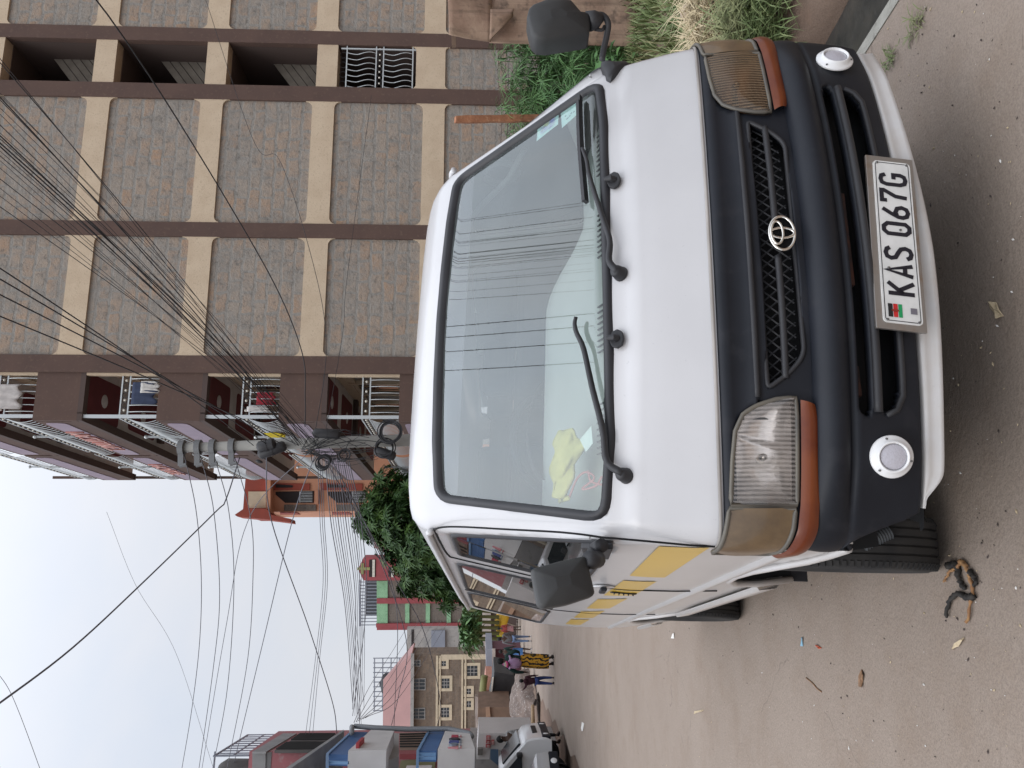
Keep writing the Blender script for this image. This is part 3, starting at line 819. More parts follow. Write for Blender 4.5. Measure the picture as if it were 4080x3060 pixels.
# ---- white round lamps let into the bumper
M_fogw = mat('white_lamp_ring', (.80, .80, .80), .3, coat=.4)
M_fogl = mat('prismatic_lens', (.50, .49, .54), .18, coat=.8, bs=.5, bscale=240, bdist=.004)
M_screw = mat('screw_head', (.2, .2, .2), .4, .9)
for q in ((-.620, .505), (.688, .520)):
    a0 = q[0]; P0 = Vector((a0, vF(a0, q[1]) - .040, q[1])); nrm = Vector((.38*a0*1.25, -1, .06)).normalized()
    fg = empty('fog_lamp'); fg.parent = van
    mb = MB(); mb.lathe([(.030, -.02), (.057, -.004), (.0575, .001), (.054, .005), (.044, .008), (.042, .018), (.039, .020), (.036, .016), (.036, .010)], P0, nrm, 40); mb.build('ring', M_fogw, fg, True)
    mb = MB(); mb.lathe([(.0365, .012), (.03, .015), (.018, .017), (0, .018)], P0, nrm, 36); mb.build('lens', M_fogl, fg, True)
    ux = nrm.orthogonal().normalized(); uy = nrm.cross(ux); mb = MB()
    for k in range(3):
        an = 2*pi*k/3 + .6; mb.lathe([(0, .010), (.003, .009), (.003, .004)], P0 + (ux*cos(an) + uy*sin(an))*.050, nrm, 8)
    mb.build('screw', M_screw, fg)

# ---- number plate
npl = empty('number_plate'); npl.parent = van
pc = [vflat(*c(6, 1258, 470), -.045), vflat(*c(3, 1187, 1010), -.030), vflat(*c(3, 1490, 1022), -.025), vflat(*c(6, 1590, 487), -.04)]
ex = ((pc[1] - pc[0]) + (pc[2] - pc[3]))*.5; ez = ((pc[0] - pc[3]) + (pc[1] - pc[2]))*.5; pcen = sum(pc, Vector())/4
PW, PH = ex.length, ez.length
ex.normalize(); ez = (ez - ex*ez.dot(ex)).normalized(); en = ex.cross(ez)      # points to the camera
PL = lambda u, v, o=0: pcen + ex*u + ez*v + en*o
mb = MB(); mb.prism([PL(-PW/2, -PH/2, -.012), PL(PW/2, -PH/2, -.012), PL(PW/2, PH/2, -.012), PL(-PW/2, PH/2, -.012)], en*.010); mb.build('frame', M_steel, npl, bevel=.002)
pw, ph = PW*.935, PH*.775; oy = -.004
def rrect(w, h, r, n=6):
    return [(sx_*(w/2 - r) + r*cos(a), sy_*(h/2 - r) + r*sin(a)) for sx_, sy_, a0 in ((1, 1, 0), (-1, 1, pi/2), (-1, -1, pi), (1, -1, 1.5*pi)) for a in [a0 + pi/2*k/n for k in range(n+1)]]
M_plw = mat('plate_white', (.74, .74, .72), .35, col2=(.64, .64, .62), ns=18)
M_plk = mat('plate_black', (.008, .008, .016), .4)
mb = MB(); mb.prism([PL(x, y + oy, -.002) for x, y in rrect(pw, ph, .012)], en*.003); mb.build('plate', M_plw, npl)
mb = MB(); ribbon(mb, rrect(pw - .012, ph - .012, .009) , .0022, lambda x, y: PL(x, y + oy, .0016), closed=True); mb.build('border', M_plk, npl)
mb = MB(); lw, lh = .0445, ph*.78; x = -pw/2 + .090
for ch in 'KAS 067G':
    if ch == ' ': x += .024; continue
    ribs = STROKES[ch]
    for st in ribs: ribbon(mb, [(q[0]*(lw - .011), q[1]*(lh - .012)/2) for q in st], .0125, lambda X, Y, x=x: PL(x + X, Y + oy - (lh - .011)/2, .0022))
    x += lw + .0105
mb.build('lettering', M_plk, npl)
fx = -pw/2 + .017
for k, (col_, h0, h1) in enumerate((((.01, .01, .012), .040, .0275), ((.55, .02, .02), .0255, .0135), ((.01, .30, .10), .0115, .001))):
    mb = MB(); mb.quad(PL(fx, h1 + oy, .0022), PL(fx + .040, h1 + oy, .0022), PL(fx + .040, h0 + oy, .0022), PL(fx, h0 + oy, .0022)); mb.build('flag_stripe', mat('flag_colour_%d' % k, col_, .4), npl)
mb = MB(); mb.lathe([(0, .0), (1, .0)], (0, 0, 0), (0, 0, 1), 20); mb.v = [tuple(PL(fx + .020 + q[0]*.004, .0205 + oy + q[1]*.011, .003)) for q in mb.v]; mb.build('flag_shield', mat('shield_red', (.45, .06, .04), .4), npl)
mb = MB(); mb.quad(*[PL(fx + .014 + x_, -.040 + y_ + oy, .0022) for x_, y_ in ((0, 0), (.018, 0), (.018, .018), (0, .018))]); mb.build('seal_sticker', mat('silver_sticker', (.25, .25, .3), .3, .6), npl)
mb = MB()
for u, v in ((-.485, .4), (-.485, -.4), (.485, .4), (.485, -.4), (-.18, .28), (.06, -.10)): mb.lathe([(0, .004), (.003, .0035), (.004, .001)], PL(u*pw, v*ph + oy, .001), en, 10)
mb.build('screw', M_screw, npl)

# ---- washer bosses and wipers
def wsp(x, y, off=-.02):
    """point on the windscreen / cowl from the picture"""
    return vfront(x, y, off)
for k, q in ((2, (1775, 1180)), (5, (1795, 545))):
    P0 = vfront(*c(k, *q), -.004)
    mb = MB(); pts = [(-.030, 0), (-.024, .014), (-.008, .020), (.008, .020), (.024, .014), (.030, 0), (.022, -.012), (.006, -.017), (-.006, -.017), (-.022, -.012)]
    mb.prism([P0 + Vector((x, .5*z - .004, z)) for x, z in pts], (0, -.010, .006))
    mb.tube([P0 + Vector((0, -.010, .004)), P0 + Vector((0, -.022, .018)), P0 + Vector((0, -.012, .036))], [.012, .011, .008], 10)
    mb.build('washer_nozzle', M_blk2, van, bevel=.002)
def wiper(pivot, pts, blade=None):
    wp = empty('wiper'); wp.parent = van
    p0 = vfront(*pivot, -.012)
    mb = MB(); mb.lathe([(.0, .028), (.014, .027), (.019, .018), (.021, .004), (.024, -.01)], p0, (0, -.75, .66), 16); mb.build('pivot', M_blk2, wp, True)
    P = [vfront(*q, -.034 if i else -.036) for i, q in enumerate(pts)]
    mb = MB(); S_ = spline(P, 24)
    mb.tube(S_, [.0115 - .0055*i/23 for i in range(24)], 8)
    mb.build('arm', M_blk2, wp, True)
    if blade:
        Q = spline([vfront(*q, -.022) for q in blade], 20)
        mb = MB()
        for i in range(19): mb.bar(Q[i], Q[i+1], .012, .016, up=(0, -.73, .68))
        for i in (3, 7, 12, 16):
            mb.bar(Q[i-2] + np.array((0, -.008, .008)), Q[min(19, i+3)] + np.array((0, -.008, .008)), .012, .006, up=(0, -.73, .68))
        mb.build('blade', M_blk2, wp)
wiper(c(5, 1835, 1420), [c(5, 1825, 1410), c(5, 1720, 1330), c(5, 1695, 1130), c(5, 1625, 850), c(5, 1570, 600), c(5, 1525, 500), c(5, 1512, 440), c(5, 1520, 395)])
wiper(c(5, 1800, 110), [c(5, 1790, 100), c(5, 1735, 30), c(2, 1740, 1560), c(2, 1690, 1400), c(2, 1610, 1150), c(2, 1590, 1040), c(2, 1560, 960)],
      [c(2, 1545, 625), c(2, 1548, 800), c(2, 1555, 960), c(2, 1568, 1120), c(2, 1585, 1310)])

# ---- mirrors
def slab(outline, b, th, name, m, parent, tilt=0, bevel=.02):
    P = [vflat(x, y, b) for x, y in outline]; cx = sum((q.x for q in P))/len(P)
    P = [q + Vector((0, tilt*(q.x - cx), 0)) for q in P]
    mb = MB(); cen = sum(P, Vector())/len(P)
    rows = []
    for k, (sc, d) in enumerate(((.90, 0), (.97, .006), (1, .02), (1, th), (.96, th + .004))):
        rows.append([cen + (q - cen)*sc + Vector((0, d, 0)) for q in P])
    for k, (sc, d) in enumerate(((.6, -.012), (.25, -.018))): rows.insert(0, [cen + (q - cen)*sc + Vector((0, d, 0)) for q in P])
    mb.grid(rows, closed=True); mb.add(rows[0], [tuple(range(len(P)))]); mb.add(rows[-1], [tuple(range(len(P)))])
    return mb.build(name, m, parent, True, ang=50)
M_mir = mat('mirror_housing', (.022, .022, .022), .6, col2=(.034, .034, .033), ns=5, bs=.12, bscale=200, bdist=.002)
M_mglass = mat('mirror_glass', (.8, .8, .8), .02, 1)
ml = empty('door_mirror'); ml.parent = van
out = roundpoly([c(8, *q) for q in ((1232, 372), (1270, 600), (1300, 628), (1460, 600), (1630, 545), (1645, 520), (1600, 300), (1580, 275), (1420, 310), (1250, 358))], 12, 3)
slab(out, .20, .085, 'housing', M_mir, ml, tilt=.25)
P = [vflat(*c(8, 1590, 300), .22), vflat(*c(8, 1620, 310), .23), vflat(*c(8, 1665, 305), .26)]
mb = MB(); mb.tube(P, [.022, .026, .024], 12); P2 = [vflat(*c(8, 1625, 330), .24), vside(*c(8, 1640, 245), .03), vside(*c(8, 1690, 215), .02)]
mb.tube(spline(P2, 8), .020, 10); mb.build('arm', M_blk2, ml, True)
mb = MB(); mb.prism([side_pt(b, z, -1, .004) for b, z in ((.285, 1.215), (.50, 1.20), (.50, 1.28), (.36, 1.30), (.30, 1.25))], (-.02, 0, 0)); mb.build('base', M_blk2, ml, bevel=.005)
# far side mirror on a bent arm
mr = empty('wing_mirror'); mr.parent = van
out = [c(2, *q) for q in ((1203, 90), (1212, 55), (1240, 30), (1330, 0), (1420, -8), (1490, 5), (1525, 40), (1560, 75), (1600, 82), (1618, 100), (1612, 185), (1590, 195), (1450, 215), (1330, 232), (1270, 228), (1235, 200), (1215, 140))]
slab(out, .10, .08, 'housing', M_mir, mr, tilt=-.15)
S_ = [vflat(*c(2, *q), b) for q, b in (((1600, 140), .13), ((1660, 100), .13), ((1700, 105), .13), ((1728, 150), .14), ((1722, 220), .16), ((1700, 320), .18), ((1690, 390), .19))]
mb = MB(); mb.tube(spline(S_, 24), .0105, 10); mb.tube(spline([vflat(*c(2, *q), .15) for q in ((1640, 190), (1690, 195), (1705, 170))], 8), .006, 8)
mb.tube([vflat(*c(2, 1600, 140), .13), vflat(*c(2, 1650, 125), .13), vflat(*c(2, 1690, 110), .13)], [.034, .030, .014], 12); mb.build('arm', M_blk2, mr, True)
bs_ = [c(2, *q) for q in ((1690, 370), (1740, 380), (1800, 385), (1850, 375), (1885, 400), (1893, 425), (1860, 455), (1800, 500), (1740, 548), (1718, 520), (1712, 470), (1688, 420))]
slab(bs_, .27, .05, 'base', M_blk2, mr, tilt=.3)

# ---- wheels
def wheel(b, a, s, rot=0):
    w_ = empty('wheel', (a, b, WRAD)); w_.parent = van; w_.rotation_euler = (0, 0, rot)
    tw = .0925
    prof = [(.19, -tw*.8), (.225, -tw*.98), (.28, -tw), (.303, -tw*.90), (.314, -tw*.72)]
    for k in range(5):
        x0 = -tw*.62 + k*tw*.31
        prof += [(.3165, x0 - .012*.6), (.318, x0 + .004), (.318, x0 + .012), (.310, x0 + .0135), (.310, x0 + .0165)]
    prof = prof[:-2] + [(.314, tw*.72), (.303, tw*.90), (.28, tw), (.225, tw*.98), (.19, tw*.8)]
    mb = MB(); mb.lathe(prof, (0, 0, 0), (1, 0, 0), 72)
    # wavy grooves and shoulder sipes
    mb2 = []
    for k in range(90):
        an = 2*pi*k/90
        for sd in (-1, 1):
            y_, z_ = cos(an)*.307, sin(an)*.307
            mb.bar((sd*tw*.92, y_*.995, z_*.995), (sd*tw*.70, cos(an)*.316, sin(an)*.316), .012, .008, up=(0, cos(an), sin(an)))
    t_ = mb.build('tyre', M_tyre, w_, True, ang=35)
    mb = MB(); mb.lathe([(.195, -.05), (.19, .0), (.17, .03), (.12, .045), (.06, .05), (.05, .065), (0, .065)], (0, 0, 0), (s, 0, 0), 40); mb.build('rim', M_rim, w_, True, ang=35)
    mb = MB()
    for k in range(5): mb.lathe([(.010, .04), (.010, .065), (0, .065)], (0, .075*cos(2*pi*k/5), .075*sin(2*pi*k/5)), (s, 0, 0), 6)
    mb.build('wheel_nut', M_screw, w_)
    return w_
wheel(FWB, -.735, -1, R(-5)); wheel(FWB, .715, 1, R(-5)); wheel(RWB, -.80, -1); wheel(RWB, .68, 1)
# ribbed dust boot
mb = MB(); p1 = vflat(*c(9, 1160, 215), .58); p2 = vflat(*c(9, 1330, 130), .58); pr = []
for k in range(22): pr.append((.020 + .004*(k % 2) + .003*k/22, k/21*(p2 - p1).length))
mb.lathe(pr, p1, p2 - p1, 16); mb.build('dust_boot', mat('grey_boot', (.05, .055, .06), .7), van, True, ang=20)
# mud flap and ribbed dust boot in front of the tyre
mb = MB(); mb.box((-.75, 1.30, .42), (.16, .012, .26)); mb.build('mud_flap', M_rub, van, bevel=.003)
# fender end in front of the wheel (white, below the marker lamp)
M_int = mat('grey_trim', (.20, .21, .21), .75, col2=(.16, .17, .17), ns=5)
M_seat = mat('seat_cloth', (.055, .055, .06), .9, col2=(.035, .035, .04), ns=14)
M_dash = mat('dashboard_vinyl', (.50, .53, .50), .55, col2=(.44, .47, .44), ns=4, bs=.05, bscale=200)

# ---- interior
mb = MB(); mb.box((-.04, 2.45, .62), (1.50, 3.8, .03)); mb.build('cabin_floor', M_int, van)
mb = MB(); rows = []
for b, z in ((.30, 1.205), (.36, 1.225), (.48, 1.30), (.60, 1.365), (.72, 1.40), (.80, 1.385), (.83, 1.30), (.80, .75)):
    rows.append([Vector((a, b + .10*a*a, 1.205 + (z - 1.205)*(1 - .75*_ss(.05, .50, a)) if z > 1.2 else z)) for a in np.linspace(-.735, .735, 30)])
mb.grid(rows); mb.build('dashboard', M_dash, van, True)
mb = MB()
for a0 in (-.55, -.22, .12, .45):
    for k in range(9): mb.bar((a0 + .020*k, .335 + .10*a0*a0, 1.225), (a0 + .020*k, .375 + .10*a0*a0, 1.245), .004, .006)
    mb.box((a0 + .08, .355 + .10*a0*a0, 1.224), (.19, .05, .008))
mb.build('dash_vent', M_blk2, van)
# instrument cowl, steering wheel
mb = MB(); mb.grid([[Vector((-.38 + .20*cos(t), b, 1.36 + .10*sin(t))) for t in np.linspace(0, pi, 14)] for b in (.72, .84)]); mb.build('instrument_cowl', M_seat, van, True)
stw = empty('steering_wheel'); stw.parent = van
cst = Vector((-.38, .96, 1.36)); ax_ = Vector((0, .80, .60)).normalized(); ux = Vector((1, 0, 0)); uy = ax_.cross(ux)
mb = MB(); mb.tube([cst + (ux*cos(2*pi*k/40) + uy*sin(2*pi*k/40))*.19 for k in range(40)], .014, 8, closed=True); mb.build('wheel_rim', M_blk, stw, True)
mb = MB()
for an in (.35, pi - .35, 1.5*pi): mb.bar(cst, cst + (ux*cos(an) + uy*sin(an))*.185, .03, .012, up=ax_)
mb.ball(cst, .055, 12, sc=(1, 1, .6)); mb.build('spoke', M_blk, stw)
def seat(a, b, w_, name='seat'):
    st = empty(name); st.parent = van
    mb = MB(); mb.box((a, b, .93), (w_, .46, .15)); mb.build('cushion', M_seat, st, bevel=.04, seg=3)
    mb = MB(); mb.bar((a, b + .22, .95), (a, b + .34, 1.50), w_*.94, .11, up=(0, -1, .2)); mb.build('backrest', M_seat, st, bevel=.04, seg=3)
    return st
def headrest(st, a, b):
    mb = MB(); mb.box((a, b, 1.585), (.27, .09, .15)); mb.build('headrest', M_seat, st, bevel=.035, seg=3)
s1 = seat(-.40, 1.12, .52); headrest(s1, -.40, 1.48)
s2 = seat(.30, 1.15, .80); headrest(s2, .12, 1.50); headrest(s2, .50, 1.50)
for b in (2.15, 2.95, 3.7):
    s3 = seat(-.06, b, 1.2, 'bench_seat'); headrest(s3, -.40, b + .37); headrest(s3, .30, b + .37)
mb = MB(); mb.tube([Vector((.57, .93, 1.72)), Vector((.585, .84, 1.67)), Vector((.64, .72, 1.56)), Vector((.70, .60, 1.50))], .012, 8)
S_ = spline([vflat(*c(2, *q), .85) for q in ((930, 1150), (1010, 1190), (1110, 1160), (1160, 1080), (1160, 1010), (1130, 980), (1100, 985))], 30)
mb.tube(S_, .014, 8); mb.build('grab_handle', M_int, van, True)
# sun visors / headlining edge
mb = MB(); mb.box((-.33, .86, 1.755), (.50, .16, .02), Matrix.Rotation(-.5, 3, 'X')); mb.box((.34, .86, 1.755), (.50, .16, .02), Matrix.Rotation(-.5, 3, 'X')); mb.build('sun_visor', M_int, van, bevel=.006)
# licence stickers on the glass
M_stk = mat('pale_blue_sticker', (.62, .84, .82), .5, col2=(.70, .88, .82), ns=30)
M_stk2 = mat('printed_sticker', (.66, .80, .74), .5, col2=(.38, .40, .66), ns=45, col3=(.6, .6, .25), ns3=30)
for q, m_ in ((((1265, 915), (1405, 805), (1410, 715), (1275, 800)), M_stk2), (((1430, 830), (1535, 735), (1545, 640), (1420, 710)), M_stk)):
    P = [vfront(*c(2, *w_), .008) for w_ in q]
    mb = MB(); mb.prism(P, (0, .001, 0)); o = mb.build('sticker', M_stk, van)
    cen = sum(P, Vector())/4
    mb = MB()
    if m_ is M_stk2: mb.poly([cen + (p_ - cen)*.68 + Vector((0, -.0015, 0)) for p_ in P])
    else:
        rr_ = random.Random(4)
        for k in range(7):
            u_, v_ = rr_.uniform(.15, .85), rr_.uniform(.15, .85); z0 = (P[0]*(1-u_) + P[1]*u_)*(1-v_) + (P[3]*(1-u_) + P[2]*u_)*v_
            e1 = (P[1] - P[0])*.10; e2 = (P[3] - P[0])*.05
            mb.poly([z0 + Vector((0, -.0015, 0)), z0 + e1 + Vector((0, -.0015, 0)), z0 + e1 + e2 + Vector((0, -.0015, 0)), z0 + e2 + Vector((0, -.0015, 0))])
    mb.build('print', m_ if m_ is M_stk2 else mat('sticker_ink', (.22, .33, .36), .6), o)

# ---- towel and bits lying on the dashboard (things of their own)
V2W = van.matrix_world
def van_thing(mb, name, m_, label, cat, **k):
    mb.v = [tuple(V2W @ Vector(q)) for q in mb.v]
    o = mb.build(name, m_, None, **k); return tag(o, label, cat)
rows = []
out_t = [vfront(*c(5, *q), .045) for q in ((1410, 1130), (1375, 1250), (1360, 1350), (1370, 1480), (1380, 1560), (1420, 1598))]
out_b = [vfront(*c(5, *q), .045) for q in ((1480, 1125), (1560, 1190), (1565, 1260), (1500, 1400), (1480, 1520), (1470, 1585))]
T = spline(out_t, 22); B = spline(out_b, 22)
for j in range(14):
    t = j/13; row = []
    for i in range(22):
        q = Vector(T[i])*(1-t) + Vector(B[i])*t
        nn = mnoise.noise(Vector((i*.33, t*3.1, 1.7)))*.026 + .016*sin(i*.9 + 5*t)
        row.append(q + Vector((0, nn*.8 - .012*sin(pi*t)*sin(pi*(i + .5)/22) , nn*.3)))
    rows.append(row)
mb = MB(); mb.grid(rows)
tw = van_thing(mb, 'towel', mat('yellow_towel', (.66, .60, .22), .95, col2=(.54, .50, .17), ns=20, bs=.5, bscale=180, bdist=.004), 'crumpled pale yellow towel lying on the van dashboard behind the windscreen', 'towel', smooth=True, thick=.006)
P = [vfront(*c(5, *q), .022) for q in ((1545, 1190), (1620, 1100), (1625, 1160), (1630, 1215), (1585, 1270))]
mb = MB(); mb.prism(P, (0, .006, -.002)); van_thing(mb, 'folded_paper', mat('paper', (.70, .80, .76), .6), 'folded white paper sheet beside the yellow towel on the dashboard', 'paper')
mb = MB(); mb.tube(spline([vfront(*c(5, *q), .02) for q in ((1480, 1560), (1530, 1440), (1590, 1400), (1640, 1440), (1560, 1510), (1650, 1490), (1690, 1430), (1700, 1480), (1620, 1460), (1600, 1390))], 50), .0035, 6)
van_thing(mb, 'wire_loop', mat('pink_wire', (.55, .20, .20), .5), 'loop of thin pink wire lying in the dashboard corner', 'wire', smooth=True)
# ================================================================== STONE APARTMENT BLOCK
def stone_mat(name, grey, tan, rust, bw=.36, rh=.20, slurry=.5, axis='xz', patch=.55, mort=None, mw=.022):
    m, nt, b = new_mat(name); oc = objco(nt)
    sp = nd(nt, 'ShaderNodeSeparateXYZ'); lk(nt, oc, sp.inputs[0])
    u = math_(nt, 'ADD', sp.outputs[0], sp.outputs[1])
    cb = nd(nt, 'ShaderNodeCombineXYZ'); lk(nt, u, cb.inputs[0]); lk(nt, sp.outputs[2], cb.inputs[1])
    wob = nd(nt, 'ShaderNodeTexNoise'); wob.inputs['Scale'].default_value = 3.2; wob.inputs['Detail'].default_value = 3; lk(nt, oc, wob.inputs['Vector'])
    mx = nd(nt, 'ShaderNodeVectorMath', operation='MULTIPLY_ADD'); lk(nt, wob.outputs['Color'], mx.inputs[0]); mx.inputs[1].default_value = (.20, .13, 0); lk(nt, cb.outputs[0], mx.inputs[2])
    br = nd(nt, 'ShaderNodeTexBrick'); lk(nt, mx.outputs[0], br.inputs['Vector'])
    br.inputs['Scale'].default_value = 1; br.inputs['Brick Width'].default_value = bw; br.inputs['Row Height'].default_value = rh
    br.inputs['Mortar Size'].default_value = mw; br.inputs['Mortar Smooth'].default_value = .6; br.inputs['Bias'].default_value = 0
    br.inputs['Color1'].default_value = (*tan, 1); br.inputs['Color2'].default_value = (*rust, 1); br.inputs['Mortar'].default_value = (*(mort or grey), 1)
    br.offset = .43
    # thin cement wash over parts of the wall, bigger patches per area
    wash = ramp(nt, nz(nt, oc, 1.1, 3), .42, .58)
    fine = ramp(nt, nz(nt, oc, 5.5, 5, .65), .40 + .0, .60)
    cover = math_(nt, 'MINIMUM', math_(nt, 'ADD', math_(nt, 'MULTIPLY', wash, slurry), math_(nt, 'MULTIPLY', fine, patch)), .93)
    gy = mixc(nt, ramp(nt, nz(nt, oc, 3, 5, .6), .3, .7), grey, tuple(q*.72 for q in grey))
    cc = mixc(nt, cover, br.outputs['Color'], gy)
    cc = mixc(nt, ramp(nt, nz(nt, cb.outputs[0], 5, 7, .8), .52, .66, 0, .8), cc, tuple(q*.46 for q in grey))
    cc = mixc(nt, ramp(nt, nz(nt, oc, 17, 3, .6), .62, .8, 0, .45), cc, tuple(min(1, q*1.7) for q in grey))
    lk(nt, cc, b.inputs['Base Color']); b.inputs['Roughness'].default_value = .92; b.inputs['Specular IOR Level'].default_value = .2
    hgt = math_(nt, 'SUBTRACT', nz(nt, oc, 14, 6, .7), math_(nt, 'MULTIPLY', br.outputs['Fac'], .16))
    bump(nt, b, hgt, .9, .035)
    return m
M_stone = stone_mat('quarry_stone', (.322, .302, .274), (.355, .305, .255), (.40, .275, .19), .54, .31, .48, patch=.5, mort=(.30, .284, .258), mw=.05)
M_stoneD = stone_mat('brown_stone', (.215, .18, .15), (.26, .195, .145), (.17, .125, .095), .55, .30, .15, patch=.45)
M_cream = mat('cream_render', (.60, .49, .36), .9, col2=(.54, .43, .31), ns=2, bs=.5, bscale=55, bdist=.012, col3=(.45, .36, .26), ns3=26, spec=.2)
M_brown = mat('brown_render', (.118, .076, .062), .85, col2=(.10, .066, .056), ns=1.5, bs=.2, bscale=90, bdist=.004, col3=(.14, .095, .075), ns3=12, spec=.25)
M_lav = mat('lavender_paint', (.33, .27, .33), .8, col2=(.29, .24, .30), ns=3)
M_ceil = mat('ceiling_paint', (.66, .64, .62), .9, col2=(.58, .56, .53), ns=3)
M_burg = mat('burgundy_paint', (.165, .030, .036), .7, col2=(.14, .026, .032), ns=3)
M_rail = mat('silver_railing', (.50, .53, .54), .4, .3)
M_ballw = mat('cream_ball', (.66, .63, .55), .5)
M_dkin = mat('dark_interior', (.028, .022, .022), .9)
M_dkbr = mat('dark_shaded_brown', (.085, .06, .053), .9)  # dark brown walls; on balcony beams it paints the underside shade
M_pane = glass('window_pane', (.05, .06, .07), 1.2, .03)
M_red = mat('red_lettering', (.42, .13, .10), .6)
M_pink = mat('pale_pink_lettering', (.60, .36, .32), .7)
M_wood = mat('pale_wood', (.40, .28, .15), .8, col2=(.33, .22, .12), ns=8)

AA = R(12)
apt = empty('apartment_block', (.7061, 19.3, 0), AA, 'tall stone apartment block with brown pillars, cream bands and railed balconies behind the van', 'building')
APX = [(-.50, -.08), (2.92, 3.30), (6.65, 7.07), (8.29, 8.68), (12.2, 12.6)]
Z0, ZT = -1.2, 17.6
FL = [2.51 + 2.82*k for k in range(-1, 6)]                  # underside of each cream band / floor level
def ab(mb, x0, x1, y0, y1, z0, z1, mi=0): return mb.box(((x0+x1)/2, (y0+y1)/2, (z0+z1)/2), (x1-x0, y1-y0, z1-z0), None, mi)
# walls
for (x0, x1) in ((-.5, 7.0), (8.35, 13.0)):
    mb = MB(); ab(mb, x0 + (.02 if x0 < 0 else 0), x1, 0, .3, Z0, ZT); mb.build('wall', M_stone, apt)
mb = MB(); ab(mb, 7.0, 8.35, .0, .3, Z0, 3.1); mb.build('wall', M_stone, apt)
mb = MB(); ab(mb, -.12, .1, .30, 10.05, Z0, ZT); mb.build('wall', M_stone, apt)
mb = MB(); ab(mb, .1, 13, 9.75, 10.05, Z0, ZT); mb.build('wall', M_stone, apt)
mb = MB(); ab(mb, -.2, 13.1, -.1, 10.1, ZT, ZT + .25); mb.build('roof', M_brown, apt)
for x0, x1 in APX:
    mb = MB(); ab(mb, x0, x1, -.07, .12, Z0, ZT + .0); mb.build('pillar', M_brown, apt, bevel=.012)
def band(x0, x1, z0, z1, f0=True, f1=True, r=.17, dy=-.052):
    pts = []
    def arc(cx, cz, a0, a1): return [(cx + r*cos(a0 + (a1 - a0)*k/6), cz + r*sin(a0 + (a1 - a0)*k/6)) for k in range(7)]
    # coves where the band meets the pillars
    pts += ([(x0, z0 - r)] + arc(x0 + r, z0 - r, pi, pi/2) if f0 else [(x0, z0)])
    pts += (arc(x1 - r, z0 - r, pi/2, 0) + [(x1, z0 - r)] if f1 else [(x1, z0)])
    pts += ([(x1, z1 + r)] + arc(x1 - r, z1 + r, 0, -pi/2) if f1 else [(x1, z1)])
    pts += (arc(x0 + r, z1 + r, -pi/2, -pi) + [(x0, z1 + r)] if f0 else [(x0, z1)])
    mb = MB(); mb.prism([(x, dy, z) for x, z in pts], (0, .10, 0)); return mb.build('band', M_cream, apt)
for z in FL[1:]:
    band(-.08, 2.92, z, z + .56); band(3.30, 6.65, z, z + .56); band(8.68, 12.2, z, z + .56)
    if z > 3:
        mb = MB(); ab(mb, 7.07, 8.29, -.05, .3, z - .03, z + .50); mb.build('band', M_cream, apt)
    else: band(7.07, 8.29, z, z + .76, True, True, .12)
# stairwell recess
for z in FL[1:]:
    zb, zt = z + .50, z + 2.79
    if z < 3: zb = z + .76
    mb = MB(); ab(mb, 7.0, 7.07, .12, 2.2, zb, zt); ab(mb, 8.29, 8.36, .12, 2.2, zb, zt); ab(mb, 7.0, 8.36, 2.2, 2.3, zb, zt); mb.build('stair_wall', M_dkbr, apt)
    mb = MB(); ab(mb, 7.0, 8.36, .3, 2.2, zt - .02, zt + .3); mb.build('stair_landing', M_dkbr, apt)
    if z > 3:
        f = MB(); ab(f, 7.45, 7.8, 2.17, 2.2, zb + .9, zb + 1.6); f.build('stair_window', mat('dim_window', (.04, .045, .06), .3), apt)
# boarded underside of the stair flights, seen through the openings
M_board = mat('stair_boarding', (.19, .168, .14), .85, col2=(.14, .122, .10), ns=4)
SP = Matrix.Translation((.7061, 19.3, 0)) @ Matrix.Rotation(AA, 4, 'Z'); SPI = SP.inverted(); sn = SP.to_3x3() @ Vector((0, -1, 0)); sp0 = SP @ Vector((7, .85, 0))
for x0, x1 in ((300, 640), (985, 1345), (1700, 2070)):
    for k in range(6):
        a0 = x0 + 57*k; P = [SPI @ on_plane(*c(1, x, y), sp0, sn) for x, y in ((a0, 318), (a0 + 52, 318), (a0 + 235, 560), (a0 + 183, 560))]
        mb = MB(); mb.prism(P, (0, .03, 0)); mb.build('stair_board', M_board, apt)
# wrought iron grille in the lowest opening
gr = empty('stair_grille'); gr.parent = apt
mb = MB()
for z in (5.07, 4.31, 4.12, 3.36): mb.bar((7.07, -.02, z), (8.28, -.02, z), .03, .03)
mb.bar((8.20, -.025, 3.28), (8.20, -.025, 5.22), .035, .03, up=(0, 1, 0))
mb.build('rail', M_rail, gr)
mb = MB()
for z0, z1 in ((4.31, 5.07), (3.36, 4.12)):
    for k in range(7):
        x = 7.12 + .16*k; zz = [z0 + (z1 - z0)*i/14 for i in range(15)]
        mb.tube([(x + .028*sin(2*pi*i/14 + .6) - .01, -.02 - .05*sin(pi*max(0, 1 - i/9)), zz[i]) for i in range(15)], .011, 6)
mb.build('bars', M_rail, gr, True)
mb = MB(); mb2 = MB()
for k in range(7):
    x = 7.13 + .167*k; mb.tube([(x + .058*cos(2*pi*i/16), -.02, 4.215 + .058*sin(2*pi*i/16)) for i in range(16)], .007, 5, closed=True); mb2.ball((x + .083, -.02, 4.215), .026, 8)
for k in range(4):
    x = 7.2 + .28*k; mb.tube([(x + .085*cos(2*pi*i/18), .02, 5.165 + .085*sin(2*pi*i/18)) for i in range(18)], .007, 5, closed=True)
mb.add(mb2.v, mb2.f, 1); mb.build('ring_row', [M_blk2, M_ballw], gr)

